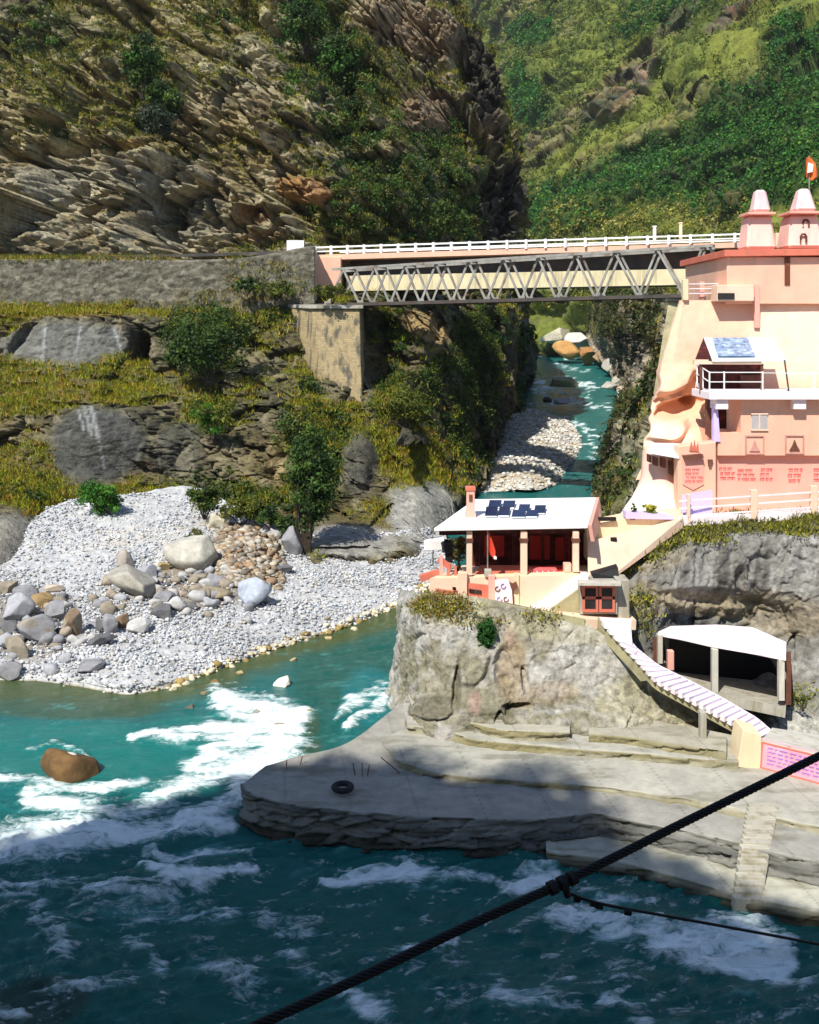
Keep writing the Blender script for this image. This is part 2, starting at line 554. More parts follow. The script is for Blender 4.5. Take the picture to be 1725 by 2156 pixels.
z_grass = zones(s, [(585, 90, 45, 190, -22, 1), (420, 150, 130, 120, 0, .7), (130, 120, 200, 90, 0, .75), (250, 40, 260, 60, 0, .7), (600, 250, 60, 110, -30, .9), (520, 260, 90, 60, 0, .6),
                    (720, 480, 110, 40, 0, .8), (760, 400, 90, 80, 0, .6), (650, 340, 50, 130, -35, .8), (250, 220, 120, 50, 0, .5), (940, 20, 60, 40, 0, .5)])
z_bush = zones(s, [(660, 60, 70, 110, -10, 1), (760, 150, 60, 120, -20, 1), (800, 420, 130, 110, 0, .95), (930, 350, 60, 130, -10, .9), (960, 450, 100, 70, 0, 1), (890, 300, 70, 60, 0, .9),
                   (300, 130, 40, 70, 0, 1), (330, 230, 60, 60, 0, .9), (60, 60, 110, 60, 0, .9), (740, 290, 60, 130, -20, .95), (860, 480, 130, 40, 0, .9), (700, 240, 40, 110, -20, .8), (180, 90, 90, 40, 0, .6), (1000, 300, 20, 60, 0, .5)])
z_bare = zones(s, [(875, 60, 125, 58, 18, 1), (900, 235, 66, 50, 10, 1), (830, 320, 30, 28, 20, 1), (640, 400, 62, 30, 10, 1), (1030, 250, 30, 65, -20, 1), (1050, 430, 50, 90, 5, .9), (1015, 160, 40, 90, -15, .9), (190, 440, 330, 130, 0, .85), (430, 250, 60, 60, 0, .6), (420, 480, 220, 40, 0, .8)], warp=12)
vg = np.clip(np.maximum(z_grass * (0.55 + 1.2 * vegn), 0.30 + vegn * 1.1 - 0.5 * sstep(300, 480, s.y) * sstep(640, 500, s.x)) + 0.6 * (slope - 0.45), 0, 1) * (1 - z_bare)
vb = np.clip(z_bush * (0.75 + 1.1 * vegn) + sstep(0.35, .7, vegn) * .4, 0, 1) * (1 - z_bare)
col = rock_colour(s, c2, 31)
col = lerp(col, (.32, .30, .23), zones(s, [(190, 440, 320, 120, 0, 1), (420, 490, 220, 50, 0, 1)], warp=30) * sstep(-.3, .3, fbm(s.P * .2, 4, 33)) * .6)
col = lerp(col, (.21, .145, .085), zones(s, [(875, 60, 125, 58, 18, 1), (900, 235, 66, 50, 10, .9), (1030, 250, 30, 65, -20, .9)], warp=12) * .75)
col = lerp(col, ROCK_ORANGE, zones(s, [(640, 400, 62, 30, 10, 1), (530, 450, 40, 20, 0, .8), (790, 140, 30, 60, 0, .6), (265, 300, 20, 14, 0, 1), (560, 500, 60, 18, 0, .7)], warp=10) * .7)
col = lerp(col, ROCK_DARK, zones(s, [(1050, 430, 60, 120, 5, 1), (1010, 160, 50, 110, -15, 1), (1060, 330, 30, 80, 0, .8), (985, 40, 30, 60, -10, .8)], warp=14) * .9)  # dark rock, deepened further for the shade on the flank facing right
col = lerp(col, OLIVE, vg * .8); col = lerp(col, BUSH, vb * .7)
o = sheet_mesh('rock_cliff', s, 'rock', col); tag(o, kind='structure')

rng = np.random.default_rng(5)
def cover(name, sh, vgm, vbm, ng, nb, rng, hg=(0.3, 0.6), rb=(0.35, 1.1), grass=(GRASS, OLIVE, (0.20, 0.22, .02), (.36, .26, .05)), bush=((.045, .09, .014), (0.07, 0.125, .016), (.03, .06, .014), (.11, .13, .018)), leaf=0.16, nl=15, lim=None):
    Vs, Fs, Cs = [], [], []
    kw = lim or {}
    if ng:
        P, i = pick(sh, sstep(.25, .7, vgm), ng, rng, **kw)
        V, Fq, c = blade_tris(P, 6, rng.uniform(hg[0], hg[1], ng), 0.05, palette(grass, ng, rng), rng, 0.45, spread=0.32)
        # a grass blade is one triangle: repeat its tip so that all faces have four corners
        V = V.reshape(-1, 3, 3); V = np.concatenate([V, V[:, 2:3] + 0.015], 1).reshape(-1, 3)
        c = c.reshape(-1, 3, 3); c = np.concatenate([c, c[:, 2:3]], 1).reshape(-1, 3)
        Vs.append(V); Cs.append(c)
    if nb:
        P, i = pick(sh, sstep(.3, .75, vbm), nb, rng, **kw)
        r = rng.uniform(rb[0], rb[1], nb)
        P[:, 2] += r * .35
        V, Fq, c = leaf_quads(P, r, nl, np.full(nb, leaf) * (0.7 + 0.5 * r), palette(bush, nb, rng), rng, flat=.85)
        Vs.append(V); Cs.append(c)
    V = np.concatenate(Vs); c = np.concatenate(Cs)
    o = mesh_np(name, V, np.arange(len(V)).reshape(-1, 4), 'leaf', None, c)
    return tag(o, kind='stuff')

o = cover('cliff_shrubs', s, vg, np.maximum(vb, vg * .8), 17000, 17000, rng, hg=(.25, .55), rb=(.22, .85), leaf=.13, nl=16, grass=((.27, .26, .016), (.17, .18, .014), (.28, .20, .04)), bush=((.035, .07, .012), (.06, .10, .014), (.095, .10, .016), (.14, .13, .02), (.022, .045, .012)))
tag(o, 'grass tufts and low shrubs clinging to the ledges of the tall cliff above the road', 'shrubs')
zd = zones(s, [(690, 150, 90, 180, -18, 1), (800, 420, 150, 100, 0, 1), (930, 420, 90, 110, 0, 1), (890, 300, 70, 70, 0, .9), (740, 300, 60, 130, -20, 1), (60, 60, 90, 50, 0, .6), (480, 60, 60, 40, 0, .5)]) * (1 - z_bare)
P_, i_ = pick(s, zd * (.3 + np.clip(vegn + .3, 0, 1)), 620, rng)
r_ = rng.uniform(.7, 1.7, 620)
V, Fq, c = leaf_quads(P_ + np.array([0, 0, .5]), r_, 90, np.full(620, .19), palette(((.03, .075, .012), (.05, .11, .014), (.08, .13, .016), (.022, .05, .012)), 620, rng), rng)
o = mesh_np('gully_bushes', V, Fq, 'leaf', None, c); tag(o, 'dark green bushes filling the gullies of the tall cliff and its spur', 'bushes', kind='stuff')

# ---- lower cliff between the road and the pebble beach, running on into the gorge
def B_rows():
    T = [
     # y,      x:  -170   20   170   320   450   600   700   800   900  |edge
     (618, (-170, 20, 170, 320, 450, 600, 720, 840, 950, 1062), (110, 110, 110.5, 111, 111.5, 112, 113, 117, 125, 150)),
     (650, (-170, 20, 170, 320, 450, 600, 720, 840, 960, 1072), (107.5, 107.5, 108, 109, 110, 109, 111, 114, 122, 149)),
     (676, (-170, 20, 170, 290, 450, 600, 720, 840, 965, 1080), (104.5, 104.5, 105, 106, 107, 106, 109, 112, 120, 148)),
     (770, (-170, 20, 170, 290, 450, 600, 700, 840, 980, 1089), (103, 103, 103, 104.5, 103.5, 103, 104, 108, 118, 146)),
     (835, (-170, 20, 170, 300, 450, 600, 700, 830, 980, 1088), (98, 98, 98.5, 99, 100, 100, 100, 105, 117, 144)),
     (862, (-170, 30, 150, 310, 450, 590, 700, 820, 970, 1080), (96.5, 96, 95.5, 96.5, 98, 97.5, 98, 103, 115, 142)),
     (920, (-170, 30, 150, 300, 430, 580, 700, 820, 940, 1046), (94, 93.5, 94, 95, 95, 94.5, 95, 101, 110, 134)),
     (1000, (-170, 30, 160, 290, 420, 570, 690, 810, 920, 1030), (88, 88.5, 92.5, 94, 92.5, 91, 90.5, 95, 102, 122)),
     (1060, (-170, 20, 160, 280, 410, 560, 680, 800, 900, 982), (80, 80, 88, 90.5, 90.5, 87, 86, 89, 93, 110)),
     (1110, (-170, 10, 150, 280, 410, 560, 670, 800, 890, 972), (74, 74, 83.5, 88, 88.5, 82.5, 81, 83.5, 87, 103)),
     (1165, (-170, 0, 140, 280, 410, 550, 655, 790, 890, 960), (69.5, 70, 79, 85, 86, 79.5, 75.5, 77, 80.5, 97)),
     (1215, (-170, 0, 140, 280, 410, 550, 655, 790, 890, 955), (68, 68.5, 78, 84, 85, 78, 75, 76, 79.5, 95)),
    ]
    rows = []
    for y, xs, Ys in T:
        r = [(x, y, Y) for x, Y in zip(xs, Ys)]
        r.append((xs[-1] - 45, y, Ys[-1] + 50))
        rows.append(r)
    return rows
s = sheet(B_rows(), 620, 400)
f1, c1 = facets(strata(s.P, 62, 1.6, 1.0), 4.2, 41, 0.8)
f2, c2 = facets(strata(s.P, -50, 1.6, 0.8), 1.6, 42, 0.8)
f3, c3 = facets(s.P, 0.7, 43, 0.7)
smooth = zones(s, [(135, 725, 150, 52, 0, 1), (205, 935, 110, 85, 0, 1), (740, 1135, 110, 40, 0, 1), (890, 1080, 80, 90, 0, .9), (760, 960, 50, 90, 10, .7), (380, 950, 60, 70, 10, .6), (20, 1140, 90, 60, 0, .9)], warp=14)
d = fbm(s.P * 0.07, 3, 44) * 2.2 + (f1 * 0.42 + f2 * 0.6) * (1 - .8 * smooth) + f3 * 0.6 * (1 - .75 * smooth) + fbm(s.P * 1.1, 4, 45) * .35 * (1 - .5 * smooth)
fall = sstep(1105, 1030, s.x)
hol = dents(s, [(45, 715, 12, 50, 30, 1.4), (300, 740, 26, 45, 15, 3.5), (300, 850, 80, 10, -8, 1.2), (480, 740, 80, 50, 0, 2.0), (810, 780, 55, 70, 10, 4.0), (800, 700, 60, 45, 0, 3.0), (705, 1000, 22, 60, 10, 2.5),
                (800, 1110, 18, 55, 25, 3.5), (640, 1140, 16, 40, 5, 2.5), (920, 700, 16, 50, 15, 1.8), (1010, 960, 30, 60, 0, 2), (960, 1010, 20, 50, 0, 2),
                (730, 1160, 90, 8, 0, 1.2), (900, 720, 40, 50, 0, -2), (890, 1080, 45, 70, 0, -2.2), (760, 965, 40, 70, 0, -2), (560, 900, 30, 120, 0, -1.6), (690, 740, 60, 60, 0, 1.0)])
d = d - (1 - .9 * smooth) * (1.2 * cracks(strata(s.P, -50, 1.4, .8), 4.5, 405) + .6 * cracks(s.P, 2.0, 407, .09))
displace(s, d * 0.85 * (.35 + .65 * fall), VIEWDIR)
displace(s, (f1 * .25 + .4 * f2 + .7 * fbm(s.P * .25, 4, 47)) * sstep(900, 1040, s.x))
s.P = s.P + np.array([0, 1.0, 0]) * hol[..., None]
displace(s, np.zeros(s.x.shape))
LC = s
vegn = fbm(s.P * 0.13, 4, 51) + 0.5 * fbm(s.P * 0.5, 3, 52)
slope = s.Nd[..., 2]
z_dry = zones(s, [(150, 655, 190, 16, 0, 1), (330, 640, 80, 26, 0, 1), (400, 610, 90, 30, -10, .9), (120, 830, 120, 30, 0, .5), (900, 920, 30, 60, 0, .5)], warp=10)
z_grass = zones(s, [(160, 770, 180, 38, 0, 1), (60, 830, 120, 50, 0, .9), (300, 820, 130, 34, -6, 1), (60, 1000, 90, 80, 0, 1), (110, 1050, 90, 50, 0, .9), (440, 860, 60, 40, 0, 1), (330, 1040, 90, 40, 0, 1), (700, 880, 90, 30, -10, 1),
                    (830, 900, 60, 110, 0, .9), (880, 960, 60, 50, -20, .9), (560, 610, 150, 40, 0, 1), (700, 610, 60, 28, 0, 1), (540, 700, 80, 60, 0, .7), (660, 870, 60, 40, 20, .9), (900, 1000, 50, 40, 0, 1), (620, 800, 40, 60, 0, .5)], warp=16)
z_bush = zones(s, [(440, 720, 105, 80, 0, 1), (450, 880, 55, 45, 0, .9), (660, 940, 60, 90, 0, .9), (850, 840, 80, 60, 0, .8), (940, 800, 60, 60, 0, .8), (420, 1050, 70, 50, 0, .9), (500, 1060, 110, 45, 0, .8), (550, 640, 130, 45, 0, .9), (1000, 760, 60, 120, 0, .8), (980, 900, 50, 70, 0, .7), (830, 690, 60, 50, 0, .6)], warp=18)
bare = zones(s, [(135, 725, 135, 42, 0, 1), (205, 935, 95, 75, 0, 1), (740, 1135, 110, 36, 0, 1), (890, 1090, 75, 75, 0, .9), (20, 1145, 80, 50, 0, 1), (905, 690, 60, 40, 20, .9), (590, 900, 60, 130, 0, .5), (760, 985, 40, 70, 0, .9)], warp=12)
vg = np.clip(np.maximum(np.maximum(z_grass, z_dry) * (0.75 + vegn), 0.10 + vegn * .95) + .5 * (slope - .5), 0, 1) * (1 - bare)
vb = np.clip(z_bush * (.85 + vegn) + sstep(.35, .7, vegn) * .4, 0, 1) * (1 - bare)
col = rock_colour(s, c2, 61, (ROCK_GREY, ROCK_TAN, ROCK_PALE, (.2, .15, .10))) * .5
col = lerp(col, (.16, .165, .155), zones(s, [(135, 725, 150, 50, 0, 1)], warp=14) * .8)
col = lerp(col, (.075, .08, .078), zones(s, [(205, 935, 110, 85, 0, 1), (760, 965, 50, 80, 10, .7), (380, 950, 60, 60, 0, .6)], warp=14) * .85)
col = lerp(col, (.38, .38, .36), zones(s, [(740, 1140, 110, 34, 0, .8), (890, 1080, 80, 80, 0, 1), (20, 1140, 90, 60, 0, .6)], warp=14) * .75)
# white mineral streaks on the dark slab and tan stain on the bare scarp
for x0, y0, x1, y1, wd in ((178, 855, 192, 915, 4), (192, 858, 210, 930, 4.5), (207, 930, 222, 985, 2.5), (165, 862, 176, 905, 2), (95, 690, 90, 760, 3), (170, 690, 160, 740, 3), (240, 690, 255, 740, 3)):
    tt = np.clip(((s.x - x0) * (x1 - x0) + (s.y - y0) * (y1 - y0)) / ((x1 - x0) ** 2 + (y1 - y0) ** 2), 0, 1)
    dd = np.hypot(s.x - x0 - tt * (x1 - x0), s.y - y0 - tt * (y1 - y0)) + 2 * fbm(s.P * 2, 3, 71)
    col = lerp(col, (.42, .44, .44), sstep(wd * 1.5, wd * .3, dd) * .55)
col = lerp(col, (.42, .30, .14), zones(s, [(900, 690, 70, 30, 20, 1), (930, 740, 24, 50, 0, .8), (860, 960, 26, 40, 0, .6), (590, 960, 20, 60, 0, .5)], warp=12) * .7)
col = lerp(col, OLIVE, vg * .75); col = lerp(col, DRY, z_dry * .5 * (1 - bare)); col = lerp(col, BUSH, vb * .7)
o = sheet_mesh('rock_cliff', s, 'rock', col); tag(o, kind='structure')
o = cover('cliff_shrubs', s, np.clip(vg, 0, 1), vb, 15000, 8500, rng, hg=(.25, .55), rb=(.22, .8), leaf=.12, nl=16, grass=((.31, .31, .014), (.20, .24, .012), (.25, .26, .015), (.36, .23, .035)), bush=((.04, .08, .012), (.075, .12, .014), (.11, .13, .016), (.17, .18, .02), (.028, .055, .012)))
tag(o, 'grass and bushes on the benches of the lower cliff over the pebble beach', 'shrubs')
zd = zones(s, [(440, 720, 140, 90, 0, .6), (650, 960, 90, 130, 0, 1), (450, 1050, 140, 50, 0, 1), (860, 850, 90, 90, 0, .9), (950, 800, 80, 100, 0, .9), (820, 680, 70, 50, 0, .8), (1000, 900, 60, 110, 0, .8), (580, 640, 90, 50, 0, .6), (450, 880, 70, 50, 0, .8), (60, 1030, 90, 50, 0, .5), (1030, 720, 50, 90, 0, .9)]) * (1 - .8 * bare)
P_, i_ = pick(s, zd * (.3 + np.clip(vegn + .3, 0, 1)), 560, rng)
r_ = rng.uniform(.5, 1.35, 560)
V, Fq, c = leaf_quads(P_ + np.array([0, 0, .4]), r_, 90, np.full(560, .14), palette(((.035, .08, .012), (.055, .11, .014), (.09, .13, .016), (.022, .05, .012)), 560, rng), rng)
o = mesh_np('bench_bushes', V, Fq, 'leaf', None, c); tag(o, 'dark green bushes massed over the lower cliff and the gorge rim', 'bushes', kind='stuff')

# ---- far wall of the gorge beyond the spur
rows = []
for y, x, Y in ((500, 1085, 235), (600, 1092, 225), (650, 1100, 215), (700, 1112, 215), (755, 1124, 225), (790, 1118, 225), (860, 1090, 190), (930, 1070, 160)):
    rows.append([(x - 230, y, Y - 70), (x - 110, y, Y - 40), (x - 40, y, Y - 15), (x, y, Y), (x - 12, y, Y + 60)])
s = sheet(rows, 90, 130)
f1, c1 = facets(strata(s.P, 70, 1.4, .8), 6, 81, .8); f2, c2 = facets(s.P, 2.2, 82, .8)
displace(s, f1 * .3 + f2 * .4 + fbm(s.P * .2, 4, 83) * 1.5)
vegn = fbm(s.P * .06, 4, 84)
vb = np.clip(.5 + vegn * 1.4, 0, 1)
col = lerp(rock_colour(s, c2, 85, (ROCK_DARK, (.12, .11, .09), ROCK_GREY, ROCK_BROWN)), BUSH, vb * .8)
o = sheet_mesh('gorge_wall', s, 'rock', col); tag(o, kind='structure')
o = cover('gorge_shrubs', s, vb, vb, 0, 900, rng, rb=(.8, 2.2), leaf=.35, nl=22, lim=dict(xmin=950, xmax=1150, ymin=480, ymax=900))
tag(o, 'dark shrubs on the shaded gorge wall beyond the bridge', 'shrubs')

# ---- right bank of the gorge under the temple
rows = []
for y, x, Y in ((640, 1236, 310), (700, 1240, 295), (735, 1262, 272), (770, 1290, 246), (820, 1304, 205), (866, 1302, 180), (920, 1284, 152), (1000, 1256, 127), (1060, 1250, 106), (1110, 1248, 95), (1140, 1248, 91)):
    t = (Y - 91) / 240
    y2 = 1140 - (1140 - y) * 0.98
    rows.append([(x - 4, y + 14, Y + 3), (x + 6, y, Y), (x + 40 + 60 * t, y - 20, 84 + 120 * t), (1385 + 40 * t, y - 40 + 20 * t, 76 + 52 * t), (1475, y - 50, 70 + 60 * t), (1560, y - 60, 72 + 66 * t)])
s = sheet(rows, 190, 230)
f1, c1 = facets(s.P, 3.5, 101, .7); f2, c2 = facets(s.P, 1.2, 102, .7)
keep = sstep(0, 1, (s.x - 1250) / 60.0)
displace(s, (f1 * .35 + f2 * .4 + fbm(s.P * .15, 4, 103) * 1.6) * (.3 + .7 * keep))
vegn = fbm(s.P * .12, 4, 104)
rocky = zones(s, [(1320, 760, 60, 60, 20, 1), (1290, 800, 40, 40, 0, 1), (1250, 740, 50, 30, 0, .9), (1340, 930, 50, 50, 0, .35)], warp=14)
vb = np.clip(.45 + vegn * 1.5, 0, 1) * (1 - rocky)
vg = np.clip(.3 + fbm(s.P * .2, 3, 105), 0, 1) * (1 - rocky)
col = rock_colour(s, c2, 106, ((.2, .19, .17), (.25, .22, .17), ROCK_PALE, ROCK_BROWN))
col = lerp(lerp(col, OLIVE, vg * .7), BUSH, vb * .75)
o = sheet_mesh('river_bank', s, 'rock', col); tag(o, kind='structure')
o = cover('bank_shrubs', s, vg, vb, 2500, 2600, rng, rb=(.5, 1.5), leaf=.22, nl=20, bush=(BUSH, (.05, .07, .02), (.08, .085, .03), (.12, .10, .04)), lim=dict(xmin=1215, xmax=1480, ymin=600, ymax=1130))
tag(o, 'olive and dark shrubs covering the river bank below the temple wall', 'shrubs')

# ---- forested mountain
rows = []
XS = (900, 1010, 1100, 1250, 1400, 1550, 1700, 1900)
for y, off, Ys in ((-170, -60, (1050, 950, 800, 640, 560, 500, 430, 380)), (0, -30, (950, 860, 700, 560, 480, 410, 350, 310)), (150, 0, (860, 720, 580, 460, 390, 325, 275, 240)),
                   (300, 20, (760, 560, 480, 395, 330, 265, 220, 190)), (420, 30, (640, 470, 400, 345, 290, 225, 188, 165)), (500, 30, (560, 400, 355, 315, 262, 200, 168, 148)),
                   (570, 30, (500, 380, 345, 305, 250, 190, 158, 140)), (660, 30, (480, 365, 338, 300, 240, 180, 150, 132)), (760, 30, (470, 360, 335, 298, 236, 176, 148, 130))):
    rows.append([(x + off, y, Y) for x, Y in zip(XS, Ys)])
s = sheet(rows, 420, 400)
sc = np.clip(s.P[..., 1] / 300.0, .5, 2.5)
MP = np.stack([s.P[..., 0], s.P[..., 1] * .5, s.P[..., 2] * 1.3], -1)
f1, c1 = facets(strata(MP, 34, 2.6, .8), 24, 111, .8); f2, c2 = facets(strata(MP, 36, 2.2, .8), 9, 112, .7); f3, c3 = facets(s.P, 3.5, 113, .7)
displace(s, f1 * .5 + f2 * .32 * sc + fbm(s.P * .02, 4, 114) * 12 + fbm(s.P * .09, 3, 118) * 2.5)
vegn = fbm(s.P * .02, 4, 115) + .5 * fbm(s.P * .07, 3, 116)
outc0 = 0
outc = zones(s, [(1340, 130, 70, 26, -38, 1), (1300, 200, 90, 40, -30, 1), (1430, 40, 60, 22, -40, 1), (1230, 240, 60, 30, -25, .9), (1150, 300, 60, 26, -25, .8), (1540, 30, 70, 16, -38, .9), (1440, 190, 60, 18, -20, .7),
                 (1500, 215, 50, 14, -30, .7), (1250, 330, 60, 18, -30, .6), (1090, 370, 50, 18, -30, .6), (1180, 60, 60, 20, -20, .4), (1200, 400, 60, 14, -35, .5), (1400, 290, 40, 12, -35, .6)], warp=16)
f4, c4 = facets(strata(MP, 34, 2.2, .8), 11, 121, .9); f5, _ = facets(strata(MP, 38, 1.8, .7), 4.5, 122, .9)
rib = sstep(.05, .3, fbm(strata(MP, 36, 55, 14, 60), 4, 123)) * .7
outr = np.clip(np.maximum(outc, rib), 0, 1)
displace(s, outr * (f4 * .8 + f5 * .6) + (f5 * .25), VIEWDIR)
outc = np.maximum(outc, rib * .8)
forest = zones(s, [(1600, 280, 190, 120, -20, 1), (1400, 350, 150, 70, -10, 1), (1690, 130, 80, 110, -30, 1), (1230, 420, 130, 60, -15, .9), (1130, 440, 60, 50, 0, .8), (1120, 70, 50, 30, 0, .8), (1400, 30, 130, 40, -20, .5), (1110, 200, 40, 80, -20, .6), (1650, 380, 100, 60, 0, 1),
                   (1500, 420, 100, 40, 0, .6), (1050, 240, 40, 40, 0, .5)], warp=26)
meadow = zones(s, [(1600, 60, 80, 80, -30, .9), (1040, 80, 60, 50, -20, 1), (1450, 250, 120, 30, -25, .8), (1250, 310, 90, 30, -20, .7), (1060, 150, 60, 40, 0, .8), (1530, 130, 60, 60, 0, .8), (1520, 450, 130, 50, 0, .6), (1640, 440, 80, 50, 0, .6)], warp=22)
col = np.ones(s.P.shape) * np.array((.14, .165, .030))
col = lerp(col, (.175, .19, .034), meadow)
col = lerp(col, (.055, .085, .024), sstep(.0, .4, vegn) * .7)
col = lerp(col, rock_colour(s, c2, 117, ((.07, .066, .06), (.13, .105, .075), (.26, .19, .12), (.22, .11, .05))), np.clip(outc * (.9 + vegn), 0, 1))
col = lerp(col, (.025, .06, .012), forest * .85)
o = sheet_mesh('mountain_slope', s, 'far_rock', col); tag(o, kind='structure')
MT = s
# the wood on it: crowns too many to count
n = 15000
P, i = pick(s, np.clip(forest * (.7 + vegn) + .06, 0, 1) * (1 - outc * .9), n, rng, ymax=600, xmin=900)
far = np.clip(P[:, 1] / 250.0, .7, 3.0)
r = rng.uniform(.6, 1.7, n) * far ** .6
P[:, 2] += r * .6
fr = forest.ravel()[i]
pc = palette(((.030, .12, .016), (.045, .155, .018), (.026, .08, .018), (.08, .17, .02)), n, rng)
pm = palette(((.19, .22, .028), (.13, .17, .026), (.08, .12, .024)), n, rng)
cc = np.where((fr > .35)[:, None], pc, pm)
V, Fq, c = leaf_quads(P, r, 22, .30 * r, cc, rng, flat=1.25, up=.5, cvar=.35)
n2 = 15000
P2_, i2 = pick(s, (.25 + np.clip(vegn + .2, 0, 1)) * (1 - outc * .6) * (1 - .6 * meadow), n2, rng, ymax=560, xmin=930)
r2 = rng.uniform(.3, 1.0, n2) * np.clip(P2_[:, 1] / 250, .7, 3.2) ** .7; P2_[:, 2] += r2 * .4
V2, _, c2_ = leaf_quads(P2_, r2, 12, .38 * r2, palette(((.11, .15, .02), (.07, .115, .018), (.16, .185, .025), (.04, .075, .018), (.21, .21, .03)), n2, rng), rng, flat=.9)
V = np.concatenate([V, V2]); c = np.concatenate([c, c2_]); Fq = np.arange(len(V)).reshape(-1, 4)
o = mesh_np('hillside_wood', V, Fq, 'leaf', None, c)
tag(o, 'dense green wood and scrub covering the far mountain slope', 'woodland', kind='stuff')
# yellow scrub nearest the road on the far slope
n = 3600
near = sstep(400, 470, s.y) * sstep(1090, 1180, s.x)
P, i = pick(s, near, n, rng, ymax=640, xmin=1060)
r = rng.uniform(.5, 1.3, n) * np.clip(P[:, 1] / 200, .8, 1.8)
P[:, 2] += r * .4
V, Fq, c = leaf_quads(P, r, 16, .26 * r, palette(((.26, .24, .03), (.18, .19, .025), (.09, .12, .02), (.3, .27, .07)), n, rng), rng, flat=1.0)
o = mesh_np('roadside_scrub', V, Fq, 'leaf', None, c)
tag(o, 'yellow green scrub along the foot of the far slope behind the bridge', 'scrub', kind='stuff')

# ---- pebble beach
rows = [
 [(-260, 1505, -1.2), (0, 1490, -1.2), (150, 1505, -1.2), (280, 1522, -1.2), (400, 1488, -1.2), (530, 1440, -1.2), (700, 1375, -1.2), (830, 1318, -1.2), (905, 1275, -1.2), (950, 1240, -1.2), (985, 1200, -1.2)],
 [(-260, 1432, .0), (0, 1430, 0.0), (150, 1443, 0.0), (280, 1460, 0.0), (400, 1430, 0.0), (530, 1385, 0.0), (700, 1328, 0.0), (830, 1280, 0.0), (890, 1248, 0.0), (930, 1225, 0.0), (960, 1190, 0.0)],
 [(-260, 1405, .35), (0, 1405, .35), (150, 1415, .4), (280, 1430, .4), (400, 1400, .4), (530, 1355, .4), (700, 1305, .3), (830, 1262, .25), (890, 1235, .2), (925, 1210, .2), (950, 1180, .2)],
 [(-260, 1330, 1.1), (0, 1325, 1.1), (140, 1300, 1.2), (270, 1290, 1.3), (400, 1285, 1.2), (530, 1270, 1.0), (690, 1240, .8), (800, 1215, .6), (890, 1195, .5), (920, 1180, .4), (945, 1165, .4)],
 [(-260, 1260, 1.9), (0, 1240, 2.0), (120, 1190, 2.5), (260, 1160, 2.8), (400, 1160, 2.6), (530, 1180, 2.0), (660, 1185, 1.4), (770, 1180, 1.0), (890, 1165, .8), (915, 1150, .8), (940, 1140, .8)],
 [(-260, 1200, 2.6), (0, 1165, 2.9), (120, 1095, 4.2), (270, 1075, 4.6), (410, 1055, 4.6), (530, 1120, 3.0), (650, 1155, 2.0), (760, 1155, 1.6), (890, 1138, 1.2), (915, 1120, 1.0), (935, 1110, 1.0)],
 [(-260, 1180, 3.0), (0, 1140, 3.4), (120, 1060, 5.0), (270, 1040, 5.4), (410, 1025, 5.4), (530, 1090, 4.0), (650, 1125, 2.8), (760, 1125, 2.4), (890, 1110, 2.0), (910, 1100, 1.4), (930, 1090, 1.2)],
]
s = sheet(rows, 420, 260, 'G')
b1, b2, bid, _ = worley(s.P / .30, 131)
displace(s, fbm(s.P * .25, 4, 132) * .30 + (.3 - b1) * .07 + fbm(s.P * 2.2, 3, 133) * .06, np.array([0, 0, 1.0]))
BEACH = s
t = ((bid >> 6) & 255) / 255.0
col = lerp(np.ones(s.P.shape) * np.array((.37, .38, .39)), (.52, .52, .51), sstep(.2, .9, t))
col = lerp(col, (.48, .42, .33), sstep(.1, .5, fbm(s.P * .12, 3, 134)) * .5)
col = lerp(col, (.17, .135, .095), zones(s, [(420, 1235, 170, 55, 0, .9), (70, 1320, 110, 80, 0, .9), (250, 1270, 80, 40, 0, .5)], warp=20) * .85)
wet = sstep(.12, -.05, s.P[..., 2] + .05 * fbm(s.P * 1.2, 3, 135))
col = lerp(col, (.20, .15, .055), wet * .9)
o = sheet_mesh('pebble_beach', s, 'pebble', col); tag(o, kind='structure')

